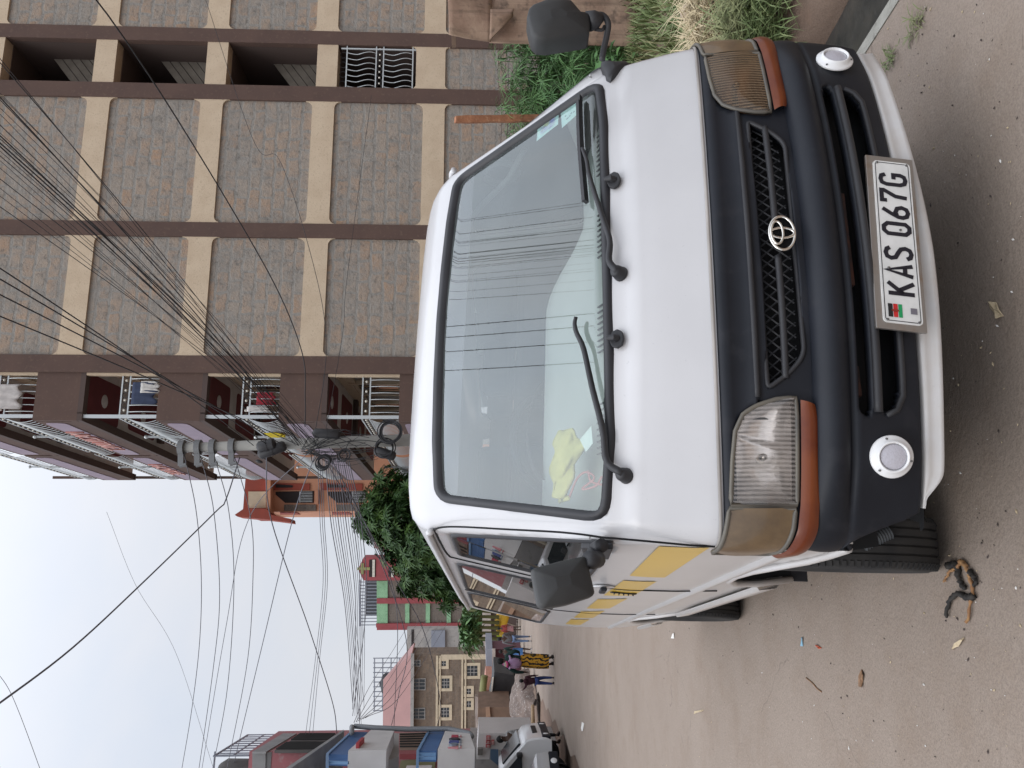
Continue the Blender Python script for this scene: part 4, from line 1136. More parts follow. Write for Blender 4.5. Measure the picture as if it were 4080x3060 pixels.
# ---- balconies on the street side
TB = R(2.8)
def bx_(t, o=0): return (-1.64 - sin(TB)*t - o)             # local x of the balcony front at distance t
def bp(t, o, z): return Vector((bx_(t, o), t*cos(TB), z))
SL_ = [2.51, 5.33, 8.15, 10.97, 13.79]
BAYS = ((0, 4.78), (4.95, 10.02))
def railrow(mb, mbb, mring, A, B, z, out, belly=.09):
    A = Vector(A); B = Vector(B); L = (B - A).length; u = (B - A)/L; out = Vector(out)
    for dz in (.70, .88): mb.bar(A + Vector((0, 0, dz)), B + Vector((0, 0, dz)), .032, .032)
    n = max(3, int(L/.155))
    for k in range(n):
        p = A + u*(L*(k + .5)/n)
        mb.tube([p + Vector((0, 0, .70*i/8)) + out*(belly*sin(pi*i/8)**1.0) for i in range(9)], .011, 5)
    n2 = max(2, int(L/.21))
    for k in range(n2):
        p = A + u*(L*(k + .5)/n2) + Vector((0, 0, .79)); mbb.ball(p, .032, 8)
        p2 = A + u*(L*(k + 1.0)/n2) + Vector((0, 0, .79)); mring.tube([p2 + u*(.068*cos(2*pi*i/14)) + Vector((0, 0, .068*sin(2*pi*i/14))) for i in range(14)], .008, 5, closed=True)
def joinrail(mb, mbb, mr_, par):
    mb.add(mbb.v, mbb.f, 1); mb.add(mr_.v, mr_.f, 2); return mb.build('railing', [M_rail, M_ballw, M_blk2], par)
for i, z in enumerate(SL_):
    bal = empty('balcony'); bal.parent = apt
    mb = MB(); mb.prism([(bx_(0), .002, z), (-.1, .002, z), (-.1, 10.0, z), bp(10.02, 0, z)], (0, 0, .16)); mb.build('slab', M_brown, bal)
    # parapets: side face flush with the wall, then the two bays of the front
    mb = MB(); mb.prism([bp(0, 0, z - .02), bp(0, 0, z + .98), (-.49, 0, z + .98), (-.49, 0, z - .02)], (0, .16, 0)); mb.build('parapet', M_brown, bal)
    for (t0, t1) in BAYS:
        mb = MB(); P = [bp(t0 + (.165 if t0 == 0 else 0), 0, z - .02), bp(t1, 0, z - .02), bp(t1, -.16, z - .02), bp(t0 + (.165 if t0 == 0 else 0), -.16, z - .02)]
        mb.prism(P, (0, 0, 1.0)); mb.build('parapet', M_brown, bal)
        a0, a1 = t0 + .28, t1 - .15
        pl = roundpoly([(a0, z + .36), (a1, z + .36), (a1, z + .86), (a0, z + .86)], .16, 6)
        mb = MB(); mb.prism([bp(q[0], .003, q[1]) for q in pl], Vector((-.012, 0, 0))); mb.build('panel', M_lav, bal)
        mb = MB(); mbb = MB(); mr_ = MB(); railrow(mb, mbb, mr_, bp(t0 + .12, -.08, z + .98), bp(t1 - .1, -.08, z + .98), z, (-1, 0, 0))
        joinrail(mb, mbb, mr_, bal)
        tm = t0 + (t1 - t0)*.47
        mb = MB(); mb.bar(bp(tm, -.05, z + .98), bp(tm, -.05, z + 2.05), .05, .05, up=(1, 0, 0)); mb.ball(bp(tm, -.05, z + 2.09), .055, 8); mb.build('newel_post', M_rail, bal)
        if t0 > 0:
            mb = MB(); mb.bar(bp(t1 - .1, -.08, z + .98), bp(t1 - .1, -.08, z + 2.66), .09, .09, up=(1, 0, 0)); mb.build('corner_post', M_brown, bal)
            mb = MB(); mb.bar(bp(t1, -.08, z + .93), (-.1, 10.0, z + .93), .1, .1); mb.build('end_beam', M_brown, bal)
    mb = MB(); mbb = MB(); mr_ = MB(); railrow(mb, mbb, mr_, (-1.50, .08, z + .98), (-.55, .08, z + .98), z, (0, -1, 0), .05)
    joinrail(mb, mbb, mr_, bal)
    mb = MB(); mb.box((-1.53, .08, z + 1.9), (.075, .075, 1.9)); mb.build('steel_post', M_rail, bal)
    # underside: perimeter beam with its shade painted in, pale ceiling, burgundy panels with a ceiling rose
    mb = MB(); mb.prism([bp(0, 0, z - .14), bp(10.02, 0, z - .14), bp(10.02, -.20, z - .14), bp(0, -.20, z - .14)], (0, 0, .118)); mb.box((-.87, .10, z - .08), (1.22, .20, .118)); mb.box((-.87, 4.87, z - .081), (1.3, .28, .117)); mb.build('edge_beam', M_dkbr, bal)
    mb = MB(); mb.prism([bp(.2, -.2, z - .012), (-.12, .2, z - .012), (-.12, 10, z - .012), bp(10.0, -.2, z - .012)], (0, 0, .008)); mb.build('ceiling', M_ceil, bal)
    for (y0, y1) in ((.42, 2.15), (2.75, 4.55), (5.3, 7.2), (7.7, 9.6)):
        pl = roundpoly([(-1.42, y0), (-.42, y0), (-.42, y1), (-1.50, y1)], .14, 5)
        mb = MB(); mb.prism([(x, y, z - .024) for x, y in pl], (0, 0, .01)); pn = mb.build('ceiling_panel', M_burg, bal)
        mb = MB(); mb.lathe([(.0, -.03), (.03, -.028), (.05, -.018), (.13, -.016), (.17, -.006), (.17, 0)], (-.95, (y0 + y1)/2, z - .024), (0, 0, 1), 20); mb.build('ceiling_rose', M_ceil, pn, True)
    # street wall behind the balcony: cream surrounds with glazed doors and stone between
    for (y0, y1) in ((.55, 1.55), (2.6, 4.0), (5.4, 6.5), (7.5, 9.0)):
        fr = MB()
        for a in ((y0 - .14, y0, z + .17, z + 2.5), (y1, y1 + .14, z + .17, z + 2.5), (y0 - .14, y1 + .14, z + 2.5, z + 2.62)): ab(fr, -.22, -.118, a[0], a[1], a[2], a[3])
        w_ = fr.build('balcony_door', M_cream, bal)
        g = MB(); ab(g, -.155, -.13, y0, y1, z + .17, z + 2.5); g.build('pane', M_pane, w_)
        g = MB()
        for k in range(1, 3): ab(g, -.17, -.16, y0 + (y1 - y0)*k/3 - .02, y0 + (y1 - y0)*k/3 + .02, z + .17, z + 2.5)
        for k in range(1, 4): ab(g, -.172, -.162, y0, y1, z + .17 + .58*k - .012, z + .17 + .58*k + .012)
        g.build('glazing_bar', M_wood, w_)
    mb = MB(); ab(mb, -.20, -.119, .30, 10.0, z + 2.40, z + 2.80); mb.build('wall_band', M_cream, bal)
mb = MB(); ab(mb, -.56, -.495, .004, .12, Z0, ZT); mb.build('corner_trim', M_cream, apt)
# red lettering on two parapet panels (partly unreadable from the street)
def wall_text(body, t0, t1, z, h, par):
    M = frame_mat(bp((t0 + t1)/2, .020, z), bp(t1, 0, 0) - bp(t0, 0, 0), (0, 0, 1))
    # read from the street: text runs away from the viewer
    for m_, o, ext in ((M_red, 0, .02), (M_pink, .024, .004)):
        mm = M.copy(); mm.translation = mm.translation + Vector((-o, 0, 0))
        ob = text_mesh(body, 'lettering', m_, par, Matrix.Identity(4), 1, ext/h)
        xs = [v.co.x for v in ob.data.vertices]; ys = [v.co.y for v in ob.data.vertices]
        S_ = Matrix.Diagonal(((t1 - t0)/(max(xs) - min(xs)), h/(max(ys) - min(ys)), h, 1)); T_ = Matrix.Translation((-(max(xs) + min(xs))/2, -(max(ys) + min(ys))/2, 0))
        ob.data.transform(mm @ Matrix.Rotation(pi, 4, 'Y') @ S_ @ T_ if False else mm @ S_ @ T_)
def bp_text(): pass
b4 = [q for q in apt.children if q.name.startswith('balcony')]
wall_text('MAZILUKET', 3.80, 1.25, 10.97 + .61, .44, b4[3]); wall_text('HOUSE', 8.45, 6.35, 10.97 + .61, .44, b4[3])
# ---- washing hung on the balcony rails (things of their own)
def hang(name, A, B, drop, col, label, wav=.03, cat='cloth'):
    A = apt.matrix_basis @ Vector(A); B = apt.matrix_basis @ Vector(B)
    rows = []
    nn = (B - A).cross(Vector((0, 0, 1))).normalized()
    for j in range(8):
        rows.append([A + (B - A)*(i/10) + Vector((0, 0, -drop*j/7*(1 + .12*sin(i*1.3)))) + nn*(wav*sin(i*1.9 + j*.5)*(.3 + j/7)) for i in range(11)])
    mb = MB(); mb.grid(rows); return tag(mb.build(name, mat(name + '_cloth_%.2f' % col[0], col, .95, col2=tuple(q*.8 for q in col), ns=9), None, True, thick=.012), label, cat, 'washing on the balconies')
apt.matrix_basis = Matrix.Translation((.7061, 19.3, 0)) @ Matrix.Rotation(AA, 4, 'Z')
hang('blanket', (-1.38, -.03, 12.90), (-.80, -.03, 12.90), .62, (.55, .52, .50), 'pale grey blanket hung over the topmost visible balcony rail of the stone block')
hang('shirt', (-1.25, .02, 9.75), (-.72, .02, 9.75), .55, (.045, .06, .11), 'dark blue shirt hung behind the bars of the second balcony from the top')
hang('towel', (-.98, .0, 9.55), (-.70, .0, 9.55), .42, (.60, .58, .55), 'pale towel hung on the second balcony from the top beside the dark blue shirt')
hang('red_cloth', (-1.25, .03, 6.85), (-.95, .03, 6.85), .42, (.30, .02, .035), 'dark red cloth hung low on the third balcony rail')
hang('white_cloth', (-1.42, -.01, 7.05), (-1.30, -.01, 7.05), .50, (.66, .64, .62), 'narrow white cloth tied to the third balcony rail by its post')
hang('yellow_cloth', tuple(bp(1.25, .05, 6.95)), tuple(bp(1.75, .05, 6.95)), .42, (.62, .48, .03), 'yellow cloth hung on the street side of the third balcony')
# ================================================================== BUILDINGS DOWN THE STREET
ES = Vector((-.262, 1, 0)).normalized(); EN = Vector((ES.y, -ES.x, 0))      # street direction, and to its right
def wallbox(name, corner, du, dv, lu, lv, z0, z1, m, par=None):
    """upright block from a corner, lengths along two ground directions"""
    c0 = Vector(corner); du = Vector(du)*lu; dv = Vector(dv)*lv
    mb = MB(); mb.prism([Vector((q.x, q.y, z0)) for q in (c0, c0 + du, c0 + du + dv, c0 + dv)], (0, 0, z1 - z0)); return mb.build(name, m, par)
class Face:
    """a vertical wall seen in the picture: traces points on it, and sets pieces proud of it"""
    def __init__(s, P, e): s.P = Vector(P); s.e = Vector(e).normalized(); s.n = Vector((s.e.y, -s.e.x, 0)); s.n = s.n if s.n.dot(Vector((s.P.x, s.P.y, 0))) < 0 else -s.n
    def px(s, x, y): return on_plane(x, y, s.P, s.n)
    def st(s, x, y): q = s.px(x, y); return (q - s.P).dot(s.e), q.z
    def pt(s, t, z, o=0): q = s.P + s.e*t + s.n*o; return Vector((q.x, q.y, z))
    def slab(s, name, t0, t1, z0, z1, m, par, o0=-.02, o1=.05, bevel=0):
        mb = MB(); mb.prism([s.pt(t0, z0, o0), s.pt(t1, z0, o0), s.pt(t1, z1, o0), s.pt(t0, z1, o0)], s.n*(o1 - o0)); return mb.build(name, m, par, bevel=bevel)
    def poly(s, name, pts, m, par, o0=-.02, o1=.05):
        mb = MB(); mb.prism([s.pt(t, z, o0) for t, z in pts], s.n*(o1 - o0)); return mb.build(name, m, par)
    def window(s, t0, t1, z0, z1, par, frame, fm, nx=2, nz_=2, o=.0, pane=None, fw=.12):
        f = MB()
        for a in ((t0 - fw, t0, z0 - fw, z1 + fw), (t1, t1 + fw, z0 - fw, z1 + fw), (t0, t1, z0 - fw, z0), (t0, t1, z1, z1 + fw)):
            f.prism([s.pt(a[0], a[2], o), s.pt(a[1], a[2], o), s.pt(a[1], a[3], o), s.pt(a[0], a[3], o)], s.n*.07)
        w_ = f.build('window', frame, par)
        g = MB(); g.prism([s.pt(t0, z0, o + .005), s.pt(t1, z0, o + .005), s.pt(t1, z1, o + .005), s.pt(t0, z1, o + .005)], s.n*.012); g.build('pane', pane or M_pane2, w_)
        g = MB()
        for k in range(1, nx): g.bar(s.pt(t0 + (t1-t0)*k/nx, z0, o + .03), s.pt(t0 + (t1-t0)*k/nx, z1, o + .03), .05, .03, up=s.n)
        for k in range(1, nz_): g.bar(s.pt(t0, z0 + (z1-z0)*k/nz_, o + .032), s.pt(t1, z0 + (z1-z0)*k/nz_, o + .032), .05, .03, up=s.n)
        if nx*nz_ > 1: g.build('glazing_bar', fm, w_)
        return w_
M_pane2 = mat('dark_pane', (.02, .025, .03), .15, col2=(.035, .04, .045), ns=2)
M_peach = mat('peach_paint', (.62, .31, .19), .85, col2=(.55, .27, .17), ns=1.5)
M_brick = mat('brick_red_paint', (.33, .065, .04), .8, col2=(.28, .06, .04), ns=2)
M_green = mat('mint_green_paint', (.29, .51, .31), .85, col2=(.23, .42, .25), ns=1.2, col3=(.12, .22, .13), ns3=9)
M_rose = mat('rose_paint', (.33, .075, .085), .85, col2=(.27, .065, .07), ns=1)
M_pinkroof = mat('pink_sheet_roof', (.36, .20, .185), .75, col2=(.31, .175, .165), ns=.6)
M_stoneG = stone_mat('grey_brown_stone', (.21, .19, .17), (.22, .18, .15), (.17, .14, .12), .55, .28, .3, patch=.4)
M_greyw = mat('grey_render', (.40, .38, .36), .9, col2=(.30, .29, .28), ns=.8, col3=(.22, .21, .2), ns3=4)
M_slate = mat('blue_grey_sheet', (.26, .28, .33), .6, col2=(.22, .24, .29), ns=1)
M_ivory = mat('ivory_trim', (.62, .52, .38), .85, col2=(.52, .44, .32), ns=3)

# ---- orange block
A0 = at(1500, 2037, 33); A0.z = 0
og = empty('orange_house', A0, 0, 'peach and brick red house with balcony openings just beyond the stone block', 'house')
fo = Face(A0, ES)
def under(par, before):
    for o in list(COL.objects)[before:]:
        if o.parent is None and o != par:
            o.parent = par; o.matrix_parent_inverse = Matrix.Translation(par.location).inverted()
n0 = len(COL.objects)
def D8(x, y): return 700 + x/2.212, 1400 + y/2.212
fe = Face(A0, EN)
def tr(F, pts, name, m, o1, th=.15, D=D8):
    """outline seen in the picture set on the wall plane moved out by o1"""
    G = Face(F.P + F.n*o1, F.e); mb = MB(); mb.prism([G.px(*D(*q)) for q in pts], -F.n*th); return mb.build(name, m, None)
ztop = fe.st(*D8(800, 1300))[1]; zq = fe.st(*D8(610, 1300))[1]
wallbox('wall', A0, ES, EN, 2.6, 6, -2.5, ztop, M_peach)
wallbox('parapet', A0 - ES*.15 - EN*.15, ES, EN, 2.9, 6, ztop, zq, M_brick)
tr(fe, [(800, 1130), (835, 1130), (835, 1420), (800, 1405)], 'cornice', M_peach, .55, .6)
tr(fe, [(640, 1235), (795, 1235), (795, 1380), (640, 1380)], 'gable_panel', M_ivory, .20, .06)
tr(fe, [(520, 1440), (600, 1385), (800, 1385), (840, 1440), (1010, 1475), (1015, 1508), (800, 1480), (540, 1455)], 'gable_eave', M_brick, .75, .9)
for (x0, x1) in ((860, 1225), (1320, 1690)):
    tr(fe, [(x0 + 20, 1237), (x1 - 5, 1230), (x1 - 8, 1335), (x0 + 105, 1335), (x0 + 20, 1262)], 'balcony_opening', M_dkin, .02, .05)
    tr(fe, [(x0 + 95, 1350), (x1 + 12, 1350), (x1 + 12, 1405), (x0 + 95, 1405)], 'stone_panel', M_stoneG, .05, .07)
    tr(fe, [(x0 - 55, 1160), (x1 - 45, 1165), (x1 - 45, 1222), (x0 - 40, 1222)], 'red_panel', M_brick, .05, .07)
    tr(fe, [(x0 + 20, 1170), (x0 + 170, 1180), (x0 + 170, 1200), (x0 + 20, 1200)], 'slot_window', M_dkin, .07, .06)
    tr(fe, [(x1, 1225), (x1 + 30, 1225), (x1 + 30, 1345), (x1, 1345)], 'sill', M_peach, .18, .2)
    mb = MB(); G = Face(fe.P + fe.n*.06, fe.e)
    for k in range(7): mb.bar(G.px(*D8(x1 - 130, 1240 + 14*k)), G.px(*D8(x1 - 20, 1240 + 14*k)), .025, .025)
    mb.bar(G.px(*D8(x1 - 130, 1235)), G.px(*D8(x1 - 130, 1332)), .04, .04); mb.build('balcony_rail', M_rail, None)
    tr(fo, [(x0 + 60, 1420), (x0 + 200, 1420), (x0 + 240, 1440), (x0 + 60, 1440)], 'side_window', M_brick, .03, .05)
under(og, n0)

# ---- green and stone block with a rose coloured stair tower, far down the street
def D6(x, y): return 1340 + x/2.675, 1860 + y/2.675
G0 = at(*D6(430, 1210), 104); zt = G0.z; G0.z = 0
gb = empty('green_block', G0, 0, 'tall green banded stone block with rose corner pillars at the far end of the street', 'building'); n0 = len(COL.objects)
fg = Face(G0, Vector((-1, .05, 0)))
tw = fg.st(*D6(900, 2030))[0]; W_ = abs(fg.st(*D6(430, 1745))[0]); W_ = fg.st(1500, 2497)[0]
wallbox('wall', G0, fg.e, -fg.n, W_, 9, -3, zt, M_stoneG)
zz = lambda x: fg.st(*D6(x, 1300))[1]
for (xa, xb) in ((430, 548), (735, 780), (955, 1000), (1178, 1222)):
    fg.slab('green_band', .02, W_, zz(xb), zz(xa) - (.03 if xa == 430 else 0), M_green, None, -.02, .18)
for y in (1420, 1700):
    t = fg.st(*D6(900, y))[0]; fg.slab('rose_pillar', t - .35, t + .35, -3, zt - .05, M_rose, None, -.02, .30)
fg.slab('rose_pillar', W_ - .5, W_, -3, zt + .05, M_rose, None, -.02, .32)
mb = MB()
for k in range(14): mb.bar(fg.pt(.3 + k*W_/14, zt, -.3), fg.pt(.3 + k*W_/14, zt + 2.2, -.3), .1, .1)
mb.bar(fg.pt(0, zt + 2.2, -.3), fg.pt(W_, zt + 2.2, -.3), .2, .2); mb.build('roof_railing', M_slate, None)
mb = MB(); mb.prism([fg.pt(1, zt + .05, -3), fg.pt(W_ - .4, zt + .05, -3), fg.pt(W_ - .4, zt + 1.9, -3), fg.pt(1, zt + 1.9, -3)], -fg.n*2); mb.build('roof_room', mat('dark_roof_store', (.06, .065, .075), .8), None)
under(gb, n0)
T0 = at(*D6(290, 1212), 103); T0.z = 0
tb_ = empty('stair_tower', T0, 0, 'rose pink gabled tower with a small cross beside the green block', 'tower'); n0 = len(COL.objects)
ft = Face(T0, Vector((1, .05, 0))); wt = ft.st(*D6(290, 965))[0]; z1 = ft.st(*D6(290, 1090))[1]; z2 = ft.st(*D6(232, 1085))[1]
mb = MB(); mb.prism([ft.pt(0, -3), ft.pt(wt, -3), ft.pt(wt, z1), ft.pt(wt/2, z2), ft.pt(0, z1)], -ft.n*2); mb.build('wall', M_rose, None)
M_crossg = mat('olive_cross', (.30, .30, .12), .7)
zc = ft.st(*D6(292, 1085))[1]; tc_ = ft.st(*D6(292, 1085))[0]
mb = MB(); mb.bar(ft.pt(tc_, zc - .8, .06), ft.pt(tc_, zc + .8, .06), .34, .08, up=ft.n); mb.bar(ft.pt(tc_ - .7, zc + .15, .07), ft.pt(tc_ + .7, zc + .15, .07), .34, .08, up=ft.n); mb.build('cross', M_crossg, None)
for xa, xb in ((350, 420), (555, 620), (660, 720)):
    za, zb = ft.st(*D6(xb, 1080))[1], ft.st(*D6(xa, 1080))[1]; t0, t1 = ft.st(*D6(400, 1172))[0], ft.st(*D6(400, 988))[0]
    if xa > 500: t1 = ft.st(*D6(400, 1070))[0]
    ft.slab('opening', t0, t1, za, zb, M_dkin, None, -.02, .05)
    mb = MB()
    for k in range(12): mb.bar(ft.pt(t0 + (t1 - t0)*(k + .5)/12, za + .1, .1), ft.pt(t0 + (t1 - t0)*(k + .5)/12, za + (zb - za)*.5, .1), .16, .05, up=ft.n)
    mb.build('white_balusters', M_ballw, None)
under(tb_, n0)
R0 = at(1470, 2215, 110); R0.z = 0
rb = empty('pink_roof_house', R0, 0, 'low house with a pale pink roof mostly hidden behind the broad tree', 'house'); n0 = len(COL.objects)
wallbox('wall', R0, Vector((1, 0, 0)), Vector((0, 1, 0)), 5, 5, -3, R0.z + 12.5, M_greyw)
mb = MB(); mb.prism([(R0.x - .5, R0.y - .3, 12.5), (R0.x + 5, R0.y - .3, 12.5), (R0.x + 5, R0.y - .3, 15.6), (R0.x + 1.2, R0.y - .3, 15.6)], (0, 5, 0)); mb.build('roof', M_pinkroof, None)
under(rb, n0)

# ---- brown stone house with a pink sheet roof
def D1(x, y): return 1360 + x/3.456, 2380 + y/3.456
B0 = at(*D1(1000, 788), 74); B0.z = 0
bs = empty('brown_stone_house', B0, 0, 'three storey brown stone house with cream window trims and a pink roof', 'house'); n0 = len(COL.objects)
fb = Face(B0, Vector((-1, -.03, 0)))
wz = fb.st(*D1(965, 1200))[1]; wW = fb.st(1700, 2960)[0]
wallbox('wall', B0, fb.e, -fb.n, wW, 2.2, -4, wz, M_stoneD)
ez = wz; rz = fb.st(*D1(600, 1300))[1]
mb = MB(); t_r = fb.st(*D1(690, 1170))[0]
hz = fb.st(*D1(640, 1170))[1]
mb.add([fb.pt(-.25, ez - .1, .5), fb.pt(wW, ez - .1, .5), fb.pt(wW, rz + .25, -1.1), fb.pt(t_r + .1, rz + .25, -1.1), fb.pt(-.35, ez - .1, -2.4)], [(0, 1, 2, 3), (0, 3, 4)]); mb.build('roof', M_pinkroof, None, thick=.12)
mb = MB(); mb.bar(fb.pt(-.25, ez - .12, .5), fb.pt(wW, ez - .12, .5), .15, .3); mb.build('gutter', M_greyw, None)
for xa, xb, ya, yb, fr, nx, nz_ in ((1000, 1080, 870, 940, None, 2, 2), (990, 1150, 1125, 1265, None, 3, 2), (985, 1145, 1530, 1665, None, 3, 2),
        (1380, 1440, 875, 945, 1, 2, 2), (1380, 1490, 1115, 1250, 1, 3, 3), (1375, 1485, 1515, 1650, 1, 3, 3), (1730, 1875, 940, 1080, 1, 3, 3), (1725, 1785, 1255, 1330, 1, 2, 2), (1725, 1785, 1425, 1510, 1, 2, 2)):
    t0, z1_ = fb.st(*D1(xa, ya)); t1, z0_ = fb.st(*D1(xb, yb))
    fb.window(t0, t1, z0_, z1_, None, M_ivory if fr else M_greyw, M_greyw, nx, nz_, 0, fw=.26 if fr else .07)
for xa, xb in ((1305, 1335), (1352, 1372), (1655, 1680), (1700, 1722)):
    t0, z1_ = fb.st(*D1(xa, 800)); z0_ = fb.st(*D1(xb, 800))[1]; fb.slab('string_course', .05 if xa > 1640 else .1, wW, z0_, z1_, M_ivory, None, -.02, .12)
t0 = .02; fb.slab('cream_quoin', t0, t0 + .45, fb.st(*D1(1990, 800))[1], fb.st(*D1(1375, 800))[1], M_ivory, None, -.02, .10)
under(bs, n0)
# pale grey houses between the two
C0 = at(*D1(1000, 430), 92); zt2 = at(*D1(905, 500), 92).z; C0.z = 0
gh = empty('grey_house', C0, 0, 'pale grey house with a flat roof and water tank left of the green block', 'house'); n0 = len(COL.objects)
fh = Face(C0, Vector((-1, 0, 0))); hW = 9.
wallbox('wall', C0, fh.e, -fh.n, hW, .9, -4, zt2, M_greyw)
fh.slab('lower_sheet', .2, hW, fh.st(*D1(1430, 500))[1], fh.st(*D1(1240, 500))[1], M_slate, None, -.02, .3)
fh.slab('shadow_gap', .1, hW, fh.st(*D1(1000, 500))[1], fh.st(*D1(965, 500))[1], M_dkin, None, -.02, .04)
fh.window(2.6, 3.6, fh.st(*D1(1565, 500))[1], fh.st(*D1(1505, 500))[1], None, M_greyw, M_greyw, 2, 1, 0)
mb = MB()
for k in range(12): mb.bar(fh.pt(3.5 + .55*k, zt2 + .2, -.4), fh.pt(3.5 + .55*k, zt2 + 3.9, -.4), .09, .09)
for k in range(4): mb.bar(fh.pt(3.5, zt2 + .9 + .95*k, -.4), fh.pt(9.6, zt2 + .9 + .95*k, -.4), .12, .12)
mb.build('roof_railing', M_slate, None)
mb = MB(); mb.lathe([(1.2, 0), (1.25, 2.4), (1.0, 2.8), (.3, 3.0), (.3, 3.1), (0, 3.1)], fh.pt(6.5, zt2 + .05, -.5), (0, 0, 1), 16); mb.build('water_tank', mat('tank_plastic', (.03, .032, .036), .6), None, True, ang=40)
under(gh, n0)

# ---- street end : low walls, stalls, rubble
def D2(x, y): return 1800 + x/4.809, 2420 + y/4.809
def D5(x, y): return 1800 + x/4.424, 2700 + y/4.424
def facing(Y, pts): return [at(x, y, Y) for x, y in pts]
def block(name, Y, pts, m, label, cat, depth=1.0, parts=None):
    """solid thing whose near side is the outline at distance Y"""
    P = facing(Y, pts); base = sum(P, Vector())/len(P); base.z = min(q.z for q in P)
    r = empty(name, base, 0, label, cat); n0 = len(COL.objects)
    mb = MB(); mb.prism(P, (0, depth, 0)); mb.build('wall' if not parts else parts, m, None); under(r, n0); return r
def addpart(r, name, Y, pts, m, depth=.06):
    n0 = len(COL.objects); mb = MB(); mb.prism(facing(Y, pts), (0, depth, 0)); mb.build(name, m, None); under(r, n0)
M_whitew = mat('whitewashed_wall', (.50, .45, .41), .9, col2=(.36, .31, .28), ns=1.6, col3=(.28, .22, .19), ns3=6)
M_tarp = mat('black_tarpaulin', (.022, .023, .026), .6, col2=(.03, .031, .034), ns=3, bs=.5, bscale=4, bdist=.05)
M_maroon = mat('maroon_sheet', (.10, .03, .045), .7)
M_timber = mat('brown_timber', (.20, .13, .09), .85, col2=(.15, .10, .07), ns=3)
M_pinkb = mat('pink_board', (.55, .30, .24), .8, col2=(.48, .22, .15), ns=2)
M_olive = mat('olive_bamboo', (.17, .17, .06), .7)
wl = block('boundary_wall', 62, [D2(595, 60), D2(590, 600), D2(640, 780), D2(760, 780), D2(1240, 740), D2(1240, 60)], M_dkbr, 'dark stall fronts under a whitewashed wall across the end of the street', 'wall', 1.5)
addpart(wl, 'coping', 61.8, [D2(590, 60), D2(585, 620), D2(650, 800), D2(760, 760), D2(745, 60)], M_whitew, 1.2)
addpart(wl, 'sheet_metal', 61.5, [D2(720, 645), D2(715, 715), D2(1270, 705), D2(1270, 640)], M_slate, .3)
sg = block('shop_sign', 58, [D2(852, 500), D2(862, 560), D2(1025, 560), D2(960, 505)], mat('lime_sign', (.42, .55, .02), .5), 'small lime green sign board at the end of the street', 'sign', .1, 'board')
pl_ = empty('lamp_post', on_ground(*D2(1240, 622)), 0, 'thin white post in front of the banana plants', 'post'); n0 = len(COL.objects)
b_ = on_ground(*D2(1240, 622)); Yb = b_.y; tp = at(*D2(500, 622), Yb)
mb = MB(); mb.tube([b_, tp], .05, 8); mb.ball(tp, .09, 8); mb.build('pole', M_ballw, None, True); under(pl_, n0)
# awnings and stalls in front of the stone house
ks = block('grey_awning_stall', 46, [D2(655, 800), D2(660, 1290), D2(775, 1320), D2(780, 800)], M_slate, 'stall with a pale grey sheet awning below the stone house', 'stall', 3.0, 'awning')
addpart(ks, 'stall_wall', 46.6, [D2(780, 800), D2(790, 1330), D2(1330, 1330), D2(1330, 800)], M_maroon, 1.5)
addpart(ks, 'awning_edge', 45.9, [D2(775, 800), D2(775, 1290), D2(840, 1290), D2(835, 800)], M_whitew, .12)
ts = block('tarpaulin_stall', 40, [D2(815, 1235), D2(770, 1700), D5(670, 480), D5(1060, 500), D5(1100, 330), D5(1170, 100), D5(1130, 0), D2(1240, 1400), D2(1170, 1290)], M_tarp, 'market stall closed off with a big black tarpaulin', 'stall', 2.2, 'tarpaulin')
addpart(ts, 'batten', 39.9, [D5(715, 0), D5(690, 240), D5(665, 490), D5(685, 490), D5(712, 240), D5(740, 0)], M_ballw, .1)
addpart(ts, 'green_cloth', 39.85, [D5(895, 400), D5(890, 500), D5(1040, 495), D5(1050, 440), D5(950, 430)], mat('green_cloth_stall', (.03, .10, .07), .8), .08)
addpart(ts, 'yellow_patch', 39.85, [D5(765, 400), D5(830, 365), D5(850, 375), D5(850, 420), D5(770, 420)], mat('dull_yellow', (.38, .36, .08), .8), .06)
addpart(ts, 'crate_red', 39.85, [D5(775, 425), D5(775, 485), D5(895, 490), D5(895, 425)], M_maroon, .06)
kb = block('pink_kiosk', 44, [D2(650, 1320), D2(620, 1620), D5(565, 500), D5(640, 510), D5(690, 240), D2(760, 1500), D2(775, 1330)], M_pinkb, 'pink and orange kiosk roof line behind the black tarpaulin', 'kiosk', 1.6)
addpart(kb, 'opening', 43.9, [D5(555, 245), D5(560, 320), D5(690, 320), D5(690, 245)], mat('dark_red_shade', (.06, .02, .02), .8), .1)
n0 = len(COL.objects)
bm_ = empty('bamboo_pole', at(*D5(560, 200), 43.5), 0, 'thick olive green bamboo pole laid along the kiosk roof', 'pole')
n0 = len(COL.objects); mb = MB(); mb.tube([at(*D5(x, y), 43.5) for x, y in ((580, -30), (560, 100), (548, 240), (540, 330), (545, 440))], .19, 10); mb.build('culm', M_olive, None, True); under(bm_, n0)
tw_ = block('timber_shed', 38, [D5(465, 530), D5(455, 795), D5(600, 790), D5(1050, 770), D5(1030, 520), D5(600, 525)], M_timber, 'brown board shed beside the heap of rubble', 'shed', 2)
addpart(tw_, 'tan_board', 37.9, [D5(598, 530), D5(605, 788), D5(690, 785), D5(668, 525)], mat('tan_board', (.33, .21, .14), .8), .1)
addpart(tw_, 'wall_coping', 39.6, [D5(415, 330), D5(410, 560), D5(425, 940), D5(450, 940), D5(470, 540), D5(530, 520), D5(530, 370)], M_whitew, .3)
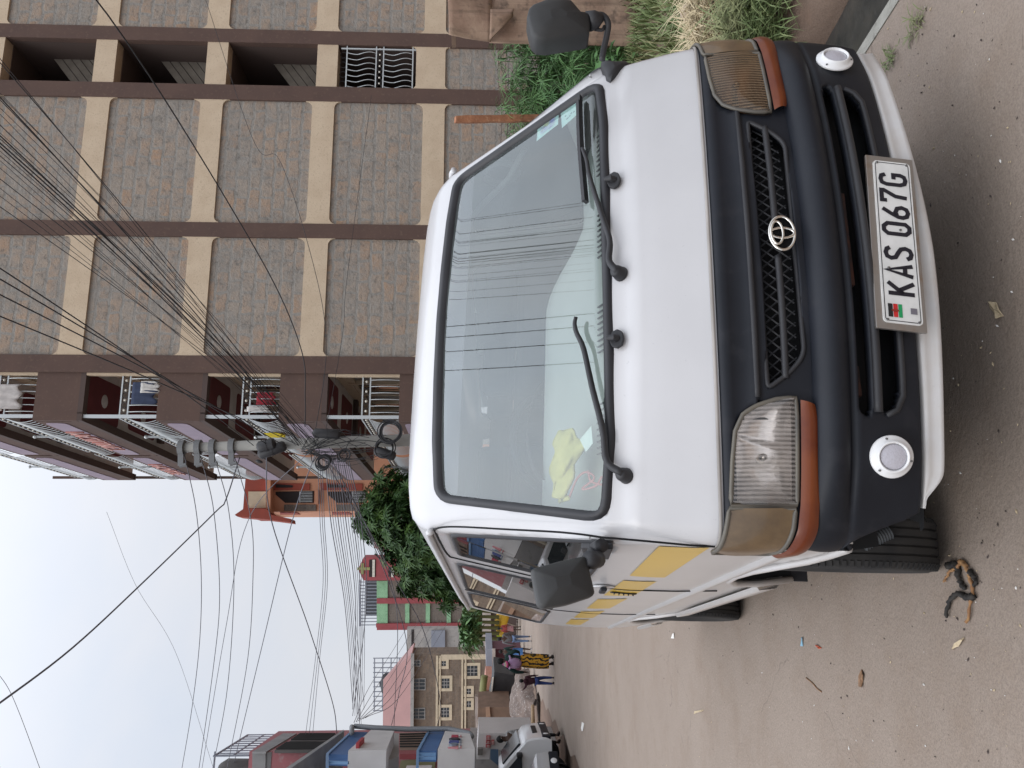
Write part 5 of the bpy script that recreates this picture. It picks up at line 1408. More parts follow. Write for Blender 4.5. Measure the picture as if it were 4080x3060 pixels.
# heap of rubble and rubbish with weeds
hp0 = at(*D5(1250, 420), 34)
rng = random.Random(11)
def heap(name, outline, Y, depth, m, label, cat, bumpy=.12):
    P = facing(Y, outline); xs = [q.x for q in P]; 
    x0, x1 = min(xs), max(xs); zb = min(q.z for q in P)
    def top_z(x):
        best = zb
        for i in range(len(P)):
            a, b = P[i-1], P[i]
            if (a.x - x)*(b.x - x) <= 0 and abs(a.x - b.x) > 1e-6:
                best = max(best, a.z + (b.z - a.z)*(x - a.x)/(b.x - a.x))
        return best
    rows = []
    for j in range(10):
        v = j/9; row = []
        for i in range(34):
            x = x0 + (x1 - x0)*i/33; h_ = top_z(x) - zb
            k = math.sqrt(max(0, 1 - (2*v - 1)**2)) if v < .5 else 1
            z = zb - .1 + h_*k + bumpy*mnoise.noise(Vector((x*2.5, v*6, 3.3)))
            row.append(Vector((x, Y - depth*.5 + depth*v, z)))
        rows.append(row)
    mb = MB(); mb.grid(rows); return tag(mb.build(name, m, None, True), label, cat)
M_rub_ = mat('rubble_soil', (.20, .155, .13), .95, col2=(.13, .10, .085), ns=3, bs=.8, bscale=6, bdist=.08, col3=(.45, .42, .40), ns3=11)
heap('rubble_heap', [D5(1160, 150), D5(1060, 450), D5(1000, 600), D5(1010, 690), D5(1100, 790), D5(1330, 800), D5(1340, 500), D5(1370, 100)], 33, 3.5, M_rub_, 'heap of brown rubble and pale rubbish on the left roadside', 'rubble heap')
# cream wall with blue gate, white shop with red signs
M_bluew = mat('pale_blue_sheet', (.26, .36, .50), .7, col2=(.22, .31, .44), ns=1.5)
M_shop = mat('white_shop_wall', (.72, .69, .67), .85, col2=(.63, .60, .58), ns=1.5)
M_creamw = mat('cream_gate_wall', (.56, .46, .36), .9, col2=(.48, .40, .31), ns=2)
cw = block('cream_wall', 25, [D5(455, 795), D5(445, 960), D5(1370, 960), D5(1370, 860), D5(1280, 800)], M_creamw, 'cream gatepost wall in front of the board shed', 'wall', .3)
gt = block('blue_gate', 23.4, [D5(510, 890), D5(505, 985), D5(1380, 975), D5(1370, 880)], M_bluew, 'pale blue sheet metal gate beside the white shop', 'gate', .12, 'sheet')
n0 = len(COL.objects); mb = MB()
for x in (610, 720, 960, 1140): mb.bar(at(*D5(x, 888), 23.35), at(*D5(x, 980), 23.35), .05, .06, up=(0, 1, 0))
mb.build('gate_rail', M_slate, None); under(gt, n0)
sh = block('white_shop', 20.6, [D5(470, 980), D5(440, 1440), D5(660, 1440), D5(680, 1270), D5(830, 1270), D5(830, 1620), D5(1420, 1620), D5(1420, 985)], M_shop, 'small white shop front with red painted notices', 'shop', 1.0)
M_redp = mat('red_notice', (.40, .05, .06), .7)
for q in ((610, 1030, 682, 1097), (603, 1112, 682, 1160), (598, 1180, 684, 1235), (697, 1105, 750, 1182)):
    addpart(sh, 'red_notice', 20.55, [D5(q[0], q[1]), D5(q[0], q[3]), D5(q[2], q[3]), D5(q[2], q[1])], M_redp, .04)
    n0 = len(COL.objects); mb = MB()
    for k in range(2):
        xx = q[0] + (q[2] - q[0])*(.35 + .3*k); mb.bar(at(*D5(xx, q[1] + 10), 20.53), at(*D5(xx, q[3] - 10), 20.53), .03, .07, up=(0, 1, 0))
    mb.build('notice_line', mat('pale_notice_line', (.52, .30, .28), .8), None); under(sh, n0)
addpart(sh, 'blue_window', 20.54, [D5(680, 1272), D5(680, 1440), D5(830, 1560), D5(820, 1272)], mat('blue_window', (.10, .16, .24), .4), .04)
addpart(sh, 'air_vent', 20.5, [D5(455, 1260), D5(455, 1370), D5(540, 1365), D5(550, 1250)], mat('vent_grey', (.18, .165, .15), .8), .3)

# ---- left corner block : pink upper wall, ribbed balconies, blue awnings, grey sign boxes
def DA(x, y): return 900 + x/3.687, 2660 + y/3.687
def DB(x, y): return 1340 + x/3.687, 2760 + y/3.687
C1 = at(*DA(345, 1235), 22); topz = C1.z; C1.z = 0
lb = empty('corner_shop_block', C1, 0, 'pink three storey shop block with blue awnings and grey sign boxes on the left', 'building'); n0 = len(COL.objects)
F1 = Face(C1, ES); E1 = Face(C1, Vector((-ES.y, ES.x, 0)))
M_pinkw = mat('faded_pink_wall', (.42, .155, .17), .85, col2=(.36, .15, .16), ns=2, col3=(.40, .30, .30), ns3=5)
M_greyc = mat('bare_concrete', (.33, .33, .33), .9, col2=(.27, .27, .27), ns=2)
M_rib = mat('dark_ribbed_sheet', (.115, .105, .10), .75, col2=(.09, .085, .08), ns=3)
M_ribb = mat('brown_ribbed_sheet', (.25, .165, .12), .75, col2=(.21, .14, .10), ns=3)
M_blu = mat('blue_awning', (.055, .14, .32), .6, col2=(.05, .12, .28), ns=2)
M_box = mat('grey_sign_box', (.66, .65, .64), .75, col2=(.58, .57, .56), ns=1.5)
LEN = 3.35
def FO(o): return Face(F1.P + F1.n*o, F1.e)
wallbox('wall', C1, ES, -EN, LEN, 7, -3, topz, M_pinkw)
zlow = F1.st(1870, 2994)[1]
wallbox('ground_floor_wall', C1 + EN*.03 - ES*.03, ES, -EN, LEN, 7, -3, zlow, M_greyw)
def fpoly(F, pts, D, name, m, o0, o1):
    G = Face(F.P + F.n*o1, F.e); return G.poly(name, [G.st(*D(*q)) for q in pts], m, None, o0 - o1, 0)
fpoly(F1, [(390, 1235), (590, 1235), (1040, 965), (840, 965)], DA, 'concrete_strip', M_greyc, -.02, .03)
fpoly(E1, [(390, 1240), (385, 1500), (580, 1500), (585, 1240)], DA, 'concrete_strip', M_greyc, -.02, .03)
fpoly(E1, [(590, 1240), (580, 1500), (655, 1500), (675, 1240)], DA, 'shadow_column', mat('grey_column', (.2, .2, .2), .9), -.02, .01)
def ribs(pts, D, F, m, name, n, o=.05):
    r_ = fpoly(F, pts, D, name, m, -.02, o)
    G = Face(F.P + F.n*o, F.e); A = [Vector((*G.st(*D(*q)), 0)) for q in pts]; mb = MB()
    for k in range(1, n):
        t = k/n; a = A[0]*(1-t) + A[3]*t; b = A[1]*(1-t) + A[2]*t
        mb = MB(); mb.bar(G.pt(a.x, a.y, .02), G.pt(b.x, b.y, .02), .03, .04, up=F.n)
        mb.build('rib', mat(name + '_rib', (.03, .028, .027), .8), None)
ribs([(935, 1078), (1500, 1078), (1620, 968), (1100, 968)], DA, F1, M_rib, 'balcony_sheet', 8)
ribs([(715, 1215), (1330, 1215), (1480, 1095), (900, 1095)], DA, F1, M_rib, 'balcony_sheet', 8)
# balcony slab running along the street face, with its blue roofed cage
fpoly(F1, [(880, 1475), (960, 1475), (1740, 930), (1725, 910)], DA, 'floor_slab', M_greyc, 0, 1.1)
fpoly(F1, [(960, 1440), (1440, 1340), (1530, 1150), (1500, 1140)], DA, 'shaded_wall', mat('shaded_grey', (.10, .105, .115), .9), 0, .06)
fpoly(F1, [(1500, 1270), (1800, 1280), (2080, 945), (1860, 945)], DA, 'blue_awning', M_blu, 1.0, 1.2)
mb = MB()
for a, b in (((1490, 1280), (1490, 1500)), ((1490, 1280), (1850, 950)), ((1490, 1390), (1800, 1400)), ((1850, 950), (1860, 860))): mb.bar(FO(1.2).px(*DA(*a)), FO(1.2).px(*DA(*b)), .05, .05)
mb.build('awning_frame', mat('blue_pipe', (.14, .27, .46), .5), None)
mb = MB(); PP_ = [DA(1850, 960), DA(1850, 870), DA(1890, 860), DA(2200, 885), DB(1050, 535), DB(1640, 530), DB(1960, 600), DB(1990, 640)]
mb.tube([FO(1.3).px(*q) for q in PP_], .055, 8); mb.build('drain_pipe', mat('grey_pipe', (.20, .21, .22), .6), None, True)
# sign boxes: upper and lower, each with a long street face and a short face to us
def signbox(pts_e, pts_f, nm, o=1.3):
    fpoly(F1, pts_f, DB, nm, M_box, o - 1.6, o)
signbox([(285, 850), (170, 1106), (725, 1106), (735, 840)], [(175, 850), (300, 740), (510, 545), (850, 560), (735, 840)], 'upper_sign_box')
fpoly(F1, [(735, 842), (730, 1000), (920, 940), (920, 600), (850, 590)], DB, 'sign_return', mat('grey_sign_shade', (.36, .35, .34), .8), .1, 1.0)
ribs([(930, 840), (1200, 840), (1355, 575), (930, 590)], DB, F1, M_ribb, 'balcony_sheet', 7, .08)
fpoly(F1, [(930, 845), (930, 905), (1190, 900), (1205, 845)], DB, 'red_band', M_rose, 0, .12)
fpoly(F1, [(1205, 850), (1470, 850), (1590, 570), (1360, 565)], DB, 'blue_awning', M_blu, 1.0, 1.2)
mb = MB()
for a, b in (((1195, 870), (1190, 1106)), ((1195, 870), (1360, 568)), ((1200, 905), (1460, 905)), ((1200, 960), (1460, 960))): mb.bar(FO(1.2).px(*DB(*a)), FO(1.2).px(*DB(*b)), .05, .05)
mb.build('awning_frame', mat('blue_pipe_low', (.14, .27, .46), .5), None)
fpoly(E1, [(950, 1000), (920, 1106), (1450, 1106), (1460, 960)], DB, 'shop_window', mat('yellowish_glazing', (.30, .29, .16), .5), -.02, .05)
signbox([(1490, 840), (1465, 1106), (2035, 1106), (2035, 815)], [(1490, 835), (1600, 560), (1960, 600), (2035, 815)], 'lower_sign_box', 1.4)
M_ink = [mat('sign_red', (.38, .05, .08), .6), mat('sign_black', (.03, .03, .04), .6), mat('sign_navy', (.06, .08, .25), .6), mat('sign_slate', (.16, .19, .24), .6), mat('sign_faded_red', (.42, .17, .18), .6)]
for k, (q, m_) in enumerate(zip(([(1690, 640), (1790, 640), (1795, 615), (1695, 615)], [(1655, 670), (1700, 655), (1780, 655), (1820, 672), (1780, 684), (1700, 684)], [(1655, 718), (1800, 718), (1805, 698), (1665, 698)], [(1655, 748), (1700, 732), (1760, 730), (1795, 745), (1760, 762), (1700, 762)], [(1640, 795), (1790, 805), (1795, 780)]), M_ink)):
    fpoly(F1, q, DB, 'sign_mark', m_, 1.4, 1.43)
    c_ = (1830, (q[0][1] + q[-1][1])/2); fpoly(F1, [(c_[0] - 10, c_[1] + 9), (c_[0] + 8, c_[1] + 9), (c_[0] + 10, c_[1] - 9), (c_[0] - 8, c_[1] - 9)], DB, 'sign_mark', M_ink[4 if k in (0, 4) else 3], 1.4, 1.43)
fpoly(F1, [(2035, 815), (2040, 1000), (1990, 650), (1920, 810)], DB, 'box_underside', M_dkbr, .3, 1.2)
mb = MB()
P0 = E1.st(*DA(165, 1270)); 
for k in range(7): mb.bar(E1.pt(.1 + .35*k, topz, -.1), E1.pt(.1 + .35*k, topz + .95, -.1), .03, .03)
mb.bar(E1.pt(0, topz + .95, -.1), E1.pt(2.6, topz + .95, -.1), .04, .04); mb.bar(F1.pt(0, topz + .95, -.1), F1.pt(LEN, topz + .95, -.1), .04, .04); mb.bar(F1.pt(0, topz + .45, -.1), F1.pt(LEN, topz + .45, -.1), .03, .03)
for k in range(10): mb.bar(F1.pt(LEN*k/9, topz, -.1), F1.pt(LEN*k/9, topz + .95, -.1), .03, .03)
mb.build('roof_railing', M_slate, None)
mb = MB(); mb.lathe([(.5, 0), (.52, .9), (.4, 1.1), (0, 1.15)], E1.pt(.9, topz, -1.2), (0, 0, 1), 14); mb.build('roof_tank', M_rib, None, True, ang=40)
n_red = MB(); n_red.bar(FO(1.33).px(*DB(310, 795)), FO(1.33).px(*DB(390, 710)), .14, .06); n_red.build('red_marker', M_redp, None)
under(lb, n0)
# blocks nearer than the frame on the left, seen only as reflections in the van's side windows
for k, (Yn, m_, hh, nm, lab) in enumerate(((15.5, M_stoneD, 8.5, 'brown_shop_house', 'brown stone shop house on the left side of the street outside the frame'), (9.5, M_shop, 6.5, 'white_shop_house', 'white shop house with blue door on the left side of the street outside the frame'))):
    bx0 = Vector((left_edge(Yn) - 1.6, Yn, 0)); r = empty(nm, bx0, 0, lab, 'building'); n0 = len(COL.objects); ff = Face(bx0, ES)
    wallbox('wall', bx0, ES, -EN, 5.2, 6, -1.5, hh, m_)
    for zz_ in (1.0, 4.0):
        ff.window(.8, 2.0, zz_, zz_ + 1.3, None, M_ivory, M_greyw, 2, 2, 0); ff.window(3.2, 4.4, zz_, zz_ + 1.3, None, M_ivory, M_greyw, 2, 2, 0)
    ff.slab('fascia', 0, 5.2, 2.75, 3.4, M_blu if k else M_shop, None, -.02, .5); under(r, n0)
# ================================================================== VEGETATION AND THE RIGHT VERGE
def leaf_mat(name, c1, c2, c3):
    m, nt, b = new_mat(name); oi = nd(nt, 'ShaderNodeNewGeometry')
    cc = mixc(nt, oi.outputs['Random Per Island'], c1, c2); oc = objco(nt)
    cc = mixc(nt, ramp(nt, nz(nt, oc, 1.6, 3), .50, .68), cc, c3)
    lk(nt, cc, b.inputs['Base Color']); b.inputs['Roughness'].default_value = .55; b.inputs['Specular IOR Level'].default_value = .35
    b.inputs['Transmission Weight'].default_value = 0
    return m
M_mango = leaf_mat('mango_leaf', (.024, .066, .018), (.045, .10, .022), (.075, .145, .026))
M_sedge = leaf_mat('sedge_leaf', (.045, .11, .03), (.085, .175, .05), (.06, .14, .045))
M_grass = leaf_mat('grass_blade', (.10, .15, .05), (.17, .20, .08), (.24, .22, .11))
M_straw = leaf_mat('straw', (.42, .34, .20), (.55, .46, .30), (.30, .24, .13))
M_banana = leaf_mat('banana_leaf', (.045, .11, .035), (.10, .19, .06), (.07, .14, .04))
M_bark = mat('bark', (.10, .075, .055), .95, col2=(.07, .055, .04), ns=8, bs=.6, bscale=30, bdist=.02)
def leaf(mb, p, d, L, w, droop=.3, up=Vector((0, 0, 1)), fold=.15):
    """lanceolate leaf, two quads long and folded along its midrib"""
    d = d.normalized(); s = d.cross(up)
    if s.length < .05: s = d.orthogonal()
    s.normalize(); n = s.cross(d)
    q1 = p + d*(L*.4); q2 = p + d*(L*.75) - Vector((0, 0, droop*L*.22)); q3 = p + d*L - Vector((0, 0, droop*L*.5))
    o = len(mb.v)
    mb.v += [tuple(p), tuple(q1 + s*w/2 + n*w*fold), tuple(q1), tuple(q1 - s*w/2 + n*w*fold), tuple(q2 + s*w*.4 + n*w*fold), tuple(q2), tuple(q2 - s*w*.4 + n*w*fold), tuple(q3)]
    mb.f += [[o, o+2, o+1], [o, o+3, o+2], [o+1, o+2, o+5, o+4], [o+2, o+3, o+6, o+5], [o+4, o+5, o+7], [o+5, o+6, o+7]]; mb.m += [0]*6
rg = random.Random(21)
def rvec(r): 
    while True:
        v = Vector((r.uniform(-1, 1), r.uniform(-1, 1), r.uniform(-1, 1)))
        if .05 < v.length < 1: return v.normalized()
# ---- broad tree
tp0 = Vector((-5.0, 25.5, 0)); tp0.z = gz(tp0.x, tp0.y)
tree = empty('broad_tree', tp0, 0, 'dense dark green tree with whorled leaves beyond the white van', 'tree')
n0 = len(COL.objects); mb = MB()
mb.tube(spline([tp0 + Vector((0, 0, -.2)), tp0 + Vector((.05, 0, .9)), tp0 + Vector((-.03, .1, 2.0)), tp0 + Vector((.1, .05, 3.2))], 12), [.24 - .012*k for k in range(12)], 10)
for k in range(11):
    a = 2*pi*k/11; z0 = 1.2 + .18*k; r_ = 1.5 - .05*k
    mb.tube(spline([tp0 + Vector((0, 0, z0)), tp0 + Vector((.5*cos(a), .5*sin(a), z0 + .6)), tp0 + Vector((r_*cos(a), r_*sin(a), z0 + 1.1 + .2*sin(k*3)))], 8), [.09 - .009*i for i in range(8)], 6)
mb.build('trunk', M_bark, None, True); mb = MB()
lobes = []
outline = [D6(215, 540), D6(300, 470), D6(400, 400), D6(470, 250), D6(560, 170), D6(800, 90)]
# lobes follow the crown's uneven outline (picture position, distance, radius)
for x, y, Y, r_ in ((1445, 2070, 25.2, .42), (1500, 2010, 25.6, .62), (1560, 1950, 26.0, .70), (1600, 2080, 24.9, .95), (1660, 1990, 25.5, 1.0), (1560, 2130, 25.3, .75), (1590, 2200, 25.4, .62), (1640, 2255, 25.2, .60), (1700, 2160, 24.7, 1.0),
                     (1720, 2300, 25.3, .75), (1690, 1920, 26.4, .75), (1760, 2220, 24.9, .9), (1770, 2340, 25.6, .70), (1790, 2080, 25.0, 1.1), (1830, 2280, 25.4, 1.0), (1520, 2070, 25.0, .6), (1860, 2140, 25.2, 1.2), (1470, 2110, 25.3, .34), (1625, 2320, 25.9, .40)):
    lobes.append((at(x, y, Y), r_))
cnt = 0
for c0, r_ in lobes:
    n = int(120*r_*r_) + 16
    for k in range(n):
        d = rvec(rg); d.z = d.z*.85 + .12
        p = c0 + Vector((d.x*r_, d.y*r_, d.z*r_*.86))*(rg.uniform(.45, 1.06))
        ax = (d + Vector((0, 0, .45)) + rvec(rg)*.35).normalized(); u = ax.orthogonal().normalized(); v = ax.cross(u)
        nl = rg.randint(8, 12); L0 = rg.uniform(.20, .34)
        for i in range(nl):
            a = 2*pi*i/nl + rg.uniform(-.25, .25); dd = (u*cos(a) + v*sin(a))*.95 + ax*rg.uniform(.1, .6)
            leaf(mb, p, dd, L0*rg.uniform(.8, 1.15), .062, rg.uniform(.3, .9), ax)
mb.build('crown', M_mango, None, recalc=False); under(tree, n0)
# ---- banana plants at the street end
b0 = at(*D1(1900, 520), 56); b0.z = gz(b0.x, b0.y)
bp_ = empty('banana_clump', b0, 0, 'clump of banana plants with ragged arching leaves beyond the far people', 'plant'); n0 = len(COL.objects)
mb = MB()
for k in range(46):
    x, y = D1(rg.uniform(1640, 1900), rg.uniform(160, 640)); p = at(x, y, rg.uniform(54, 58))
    for i in range(7):
        a = rg.uniform(0, 2*pi); d = Vector((cos(a), sin(a)*.6, rg.uniform(.2, 1.4)))
        L = rg.uniform(.9, 1.9); leaf(mb, p - Vector((0, 0, .4)), d, L, .26, 1.0)
mb.build('foliage', M_banana, None, recalc=False)
mb = MB()
for k in range(6):
    p = at(*D1(1940, 200 + 75*k), 56); mb.tube([p + Vector((0, 0, -1.2)), p + Vector((.1, 0, 1.0))], [.14, .08], 8)
mb.build('stem', mat('banana_stem', (.16, .17, .07), .8), None, True); under(bp_, n0)
# dark filler hedge far away behind the street end
fl = at(*D1(1650, 300), 66); fl.z = gz(fl.x, fl.y); n0 = len(COL.objects)
hd = empty('hedge', fl, 0, 'dark hedge filling the gap between the far houses', 'hedge'); n0 = len(COL.objects); mb = MB()
for k in range(420):
    p = at(*D1(rg.uniform(1700, 1950), rg.uniform(-160, 640)), rg.uniform(64, 68))
    for i in range(4): leaf(mb, p, rvec(rg), rg.uniform(.3, .7), .2, .3)
mb.build('foliage', M_banana, None, recalc=False); under(hd, n0)

# ---- umbrella sedge clump behind the van's right side
def sedge(base, n, hmin, hmax, spread, label):
    r = empty('umbrella_sedge', base, 0, label, 'plant', 'umbrella sedge clumps on the verge'); n0 = len(COL.objects)
    ms = MB(); ml_ = MB()
    for k in range(n):
        a = rg.uniform(0, 2*pi); q = spread*math.sqrt(rg.random()); h = rg.uniform(hmin, hmax)*(1 - .25*q/spread)
        b = base + Vector((q*cos(a)*.8, q*sin(a)*.6, 0)); b.z = earth_z(b.x, b.y)
        t = b + Vector((rg.uniform(-.3, .3), rg.uniform(-.3, .2), h)); m_ = (b + t)/2 + Vector((rg.uniform(-.06, .06), rg.uniform(-.06, .06), .1))
        ms.tube([b, m_, t], [.008, .007, .005], 4, caps=False)
        nl = rg.randint(14, 22); axis = (t - m_).normalized()
        u = axis.orthogonal().normalized(); v = axis.cross(u)
        for i in range(nl):
            aa = 2*pi*i/nl + rg.uniform(-.15, .15); d = u*cos(aa) + v*sin(aa) + axis*rg.uniform(-.05, .55)
            leaf(ml_, t, d, rg.uniform(.16, .30), .013, rg.uniform(.3, 1.1), axis, .1)
    ml_.build('leaves', M_sedge, None, recalc=False); ms.build('stalks', M_sedge, None, recalc=False); under(r, n0)
for i, (x, y, Y, n, h0, h1, sp, lb_) in enumerate(((2300, 200, 11.0, 80, 1.0, 1.75, .60, 'umbrella sedge clump nearest the plywood hoarding'), (2350, 330, 10.6, 85, .9, 1.75, .62, 'tall umbrella sedge clump in the middle of the row'), (2300, 460, 11.2, 70, .9, 1.70, .6, 'umbrella sedge clump beside the rough timber post'),
                                  (2400, 270, 9.6, 60, .5, 1.2, .6, 'low umbrella sedge clump in front of the taller clumps'), (2300, 590, 11.6, 45, .8, 1.35, .5, 'umbrella sedge clump half hidden behind the windscreen pillar'))):
    p = at(x, y, Y); p.z = earth_z(p.x, p.y); sedge(p, n, h0, h1, sp, lb_)
# large leaved weed
wd = at(2510, 270, 8.6); wd.z = earth_z(wd.x, wd.y)
w_ = empty('broad_leaf_weed', wd, 0, 'low weed with broad round leaves below the sedge by the mirror', 'plant'); n0 = len(COL.objects); mb = MB()
for k in range(34):
    p = at(rg.uniform(2380, 2560), rg.uniform(210, 330), rg.uniform(8.2, 9.0)); d = rvec(rg); d.z = abs(d.z)*.4
    leaf(mb, p, d, rg.uniform(.12, .24), .13, .4)
mb.build('leaves', M_sedge, None, recalc=False); under(w_, n0)

# ---- plywood hoarding and rough post
M_ply = mat('weathered_plywood', (.27, .175, .125), .9, col2=(.36, .25, .18), ns=3, nlo=.4, nhi=.6, bs=.5, bscale=25, bdist=.012, col3=(.12, .085, .065), ns3=9)
def grain(m, axis=2, sc=1.):
    nt = m.node_tree; b = nt.nodes['Principled BSDF']; oc = objco(nt); mp = nd(nt, 'ShaderNodeMapping'); s_ = [18, 18, 18]; s_[axis] = .8; mp.inputs['Scale'].default_value = s_; lk(nt, oc, mp.inputs[0])
    prev = b.inputs['Base Color'].links[0].from_socket; n = ramp(nt, nz(nt, mp.outputs[0], 1.0, 4, .6), .5, .72, 0, .55)
    lk(nt, mixc(nt, n, prev, (.10, .07, .05)), b.inputs['Base Color'])
grain(M_ply)
hb0 = at(2490, 120, 9.2); hb = empty('plywood_hoarding', Vector((hb0.x, hb0.y, earth_z(hb0.x, hb0.y))), 0, 'rough hoarding of weathered plywood sheets behind the van wing mirror', 'fence'); n0 = len(COL.objects)
def sheet3(pts, Y, m, th=.03, wob=.0, lean=0):
    P = [at(*c(2, *q), Y) for q in pts]; T = spline([P[0], P[1]], 8); B = spline([P[3], P[2]], 8); rows = []
    for j in range(10):
        t = j/9; rows.append([Vector(a)*(1-t) + Vector(b)*t + Vector((0, wob*sin(i*.9 + 2*t) + lean*(1-t), 0)) for i, (a, b) in enumerate(zip(T, B))])
    mb = MB(); mb.grid(rows); return mb.build('plywood_sheet', m, None, True, thick=th)
sheet3([(960, 275), (950, -60), (2060, -60), (2040, 298)], 9.2, M_ply, .03, .02)
sheet3([(700, 240), (690, -60), (975, -60), (970, 262)], 9.1, M_ply, .025, .05, -.08)
sheet3([(960, 262), (965, 60), (1120, 50), (1110, 100)], 9.05, M_ply, .012, .03)
for k in range(3):
    mb = MB(); mb.bar(at(*c(2, 720 + 500*k, -60), 9.28), at(*c(2, 730 + 500*k, 300), 9.28), .08, .05); mb.build('batten', M_timber, None)
under(hb, n0)
M_post = mat('raw_red_timber', (.33, .14, .07), .9, col2=(.22, .09, .045), ns=7, bs=.6, bscale=40, bdist=.01, col3=(.42, .24, .14), ns3=18); grain(M_post)
pa, pb = at(*c(2, 738, 775), 10.2), at(*c(2, 1290, 745), 10.2); pz = earth_z(pb.x, pb.y)
fp = empty('timber_post', Vector((pb.x, pb.y, pz)), 0, 'rough sawn reddish timber post standing between the sedge and the stone wall', 'post'); n0 = len(COL.objects)
mb = MB(); rows = []
dirp = (pa - pb); 
for j in range(14):
    t = j/13; q = Vector((pb.x, pb.y, pz - .1))*(1-t) + pa*t; w1 = .060 + .006*sin(j*2.3); rows.append([q + Vector((w1*cos(a), .045*sin(a), .02*sin(a*3)*(j == 13))) for a in (pi/4, 3*pi/4, 5*pi/4, 7*pi/4)])
mb.grid(rows, closed=True); mb.add(rows[-1], [(0, 1, 2, 3)]); mb.build('shaft', M_post, None); under(fp, n0)
# strands of barbed wire along the back of the sedge
for k, (za, zb) in enumerate(((1010, 1040), (1065, 1075), (1090, 1090))):
    P = [at(*c(2, za + (zb - za)*i/11 + 8*sin(i), 120 + 80*i), 11.4 - .05*i) for i in range(12)]
    mb = MB(); S_ = spline(P, 60); mb.tube(S_, .004, 4)
    for i in range(2, 58, 4): mb.bar(Vector(S_[i]) + Vector((-.02, 0, .025)), Vector(S_[i]) + Vector((.02, 0, -.025)), .004, .004)
    tag(mb.build('barbed_wire', mat('rusty_wire', (.09, .06, .05), .8)), 'strand of rusty barbed wire strung above the sedge', 'wire', 'barbed wire strands')

# ---- grass on the verge
def blades(name, n, area, hmin, hmax, m, w=.007, lean=.7, kind=None, label=None, cat=None, dz=0, seed=5):
    r = random.Random(seed); mb = MB(); k = 0
    while k < n:
        q = area(r)
        if q is None: continue
        k += 1; x, y, f = q; p = Vector((x, y, earth_z(x, y) + dz)); h = r.uniform(hmin, hmax)*f; a = r.uniform(0, 2*pi)
        d = Vector((cos(a), sin(a), 0)); ln = r.uniform(.15, lean)*h; s = d.cross(Vector((0, 0, 1)))*w*r.uniform(.7, 1.3)
        o = len(mb.v); mb.v += [tuple(p - s), tuple(p + s), tuple(p + d*ln*.35 + Vector((0, 0, h*.6)) + s*.8), tuple(p + d*ln*.35 + Vector((0, 0, h*.6)) - s*.8), tuple(p + d*ln + Vector((0, 0, h*.92)))]
        mb.f += [[o, o+1, o+2, o+3], [o+3, o+2, o+4]]; mb.m += [0, 0]
    o = mb.build(name, m, None, recalc=False); return tag(o, label, cat, None, kind)
def verge(r):
    y = r.uniform(4.6, 13.5); x = right_edge(y) + .62 + r.random()**.8*5
    if x/y > .62: return None
    f = .5 + .9*max(0, mnoise.noise(Vector((x*.9, y*.9, 0))) + .35)
    if r.random() > .25 + f*.7: return None
    return x, y, f
blades('verge_grass', 15000, verge, .10, .36, M_grass, .008, .9, 'stuff', 'unkempt green grass growing over the verge beyond the drain', 'grass')
def near(r):
    y = r.uniform(3.2, 6.0); x = right_edge(y) + .55 + r.random()*2.4
    if mnoise.noise(Vector((x*2.1, y*2.1, 4))) < .02: return None
    return x, y, .8
blades('weed_tufts', 2600, near, .05, .22, M_grass, .006, 1.2, 'stuff', 'tufts of weed on the bare soil beside the drain', 'weeds', seed=8)
# heap of cut dry grass with green weeds growing through
hx = on_ground(2960, 60); hx = at(2980, 50, 5.0)
def heapstraw(cx, cy, rx, ry, h, n, m, name, label, seed, L=(.12, .4), cat='dry grass'):
    r = random.Random(seed); mb = MB()
    for k in range(n):
        a = r.uniform(0, 2*pi); q = math.sqrt(r.random()); x = cx + rx*q*cos(a); y = cy + ry*q*sin(a)
        z = earth_z(x, y) + h*max(0, 1 - q*q)*r.uniform(.5, 1.05) + .01; aa = r.uniform(0, 2*pi); d = Vector((cos(aa), sin(aa), r.uniform(-.35, .5))); l = r.uniform(*L)
        p = Vector((x, y, z)); e = p + d*l; mid = (p + e)/2 + Vector((0, 0, .04*r.random())); s = d.cross(Vector((0, 0, 1))).normalized()*.0035
        o = len(mb.v); mb.v += [tuple(p - s), tuple(p + s), tuple(mid + s), tuple(mid - s), tuple(e)]; mb.f += [[o, o+1, o+2, o+3], [o+3, o+2, o+4]]; mb.m += [0, 0]
    return tag(mb.build(name, m, None, recalc=False), label, cat)
q_ = at(2900, 40, 5.3); heapstraw(q_.x + .05, q_.y, .55, .5, .30, 3000, M_straw, 'dry_grass_heap', 'heap of cut straw coloured dry grass on the verge by the right headlamp', 3)
q_ = at(3060, 60, 4.65); heapstraw(q_.x + .0, q_.y, .42, .40, .24, 1900, M_grass, 'green_weed_heap', 'heap of wilting green weeds in front of the dry grass', 4, cat='weeds')
# loaf shaped stone / old bag on the heap
q_ = at(*c(3, 120, 80), 5.6); mb = MB(); mb.ball((q_.x, q_.y, q_.z), .12, 12, sc=(.8, 1, 1.3)); o = mb.build('old_sack', mat('beige_sack', (.42, .32, .25), .8, col2=(.35, .27, .21), ns=9), None, True, subsurf=1); tag(o, 'beige lumpy sack lying at the top of the dry grass heap', 'sack')
q_ = at(*c(3, 120, 165), 5.5); mb = MB(); 
rows = [[Vector((q_.x - .10 + .03*i, q_.y + .02*sin(i*2 + j), q_.z - .06 + .03*j + .012*sin(i*1.7))) for i in range(7)] for j in range(5)]
mb.grid(rows); tag(mb.build('snack_wrapper', mat('orange_wrapper', (.55, .22, .04), .35, col2=(.10, .08, .06), ns=30), None, True, thick=.002), 'crumpled orange snack wrapper beside the beige sack', 'wrapper')
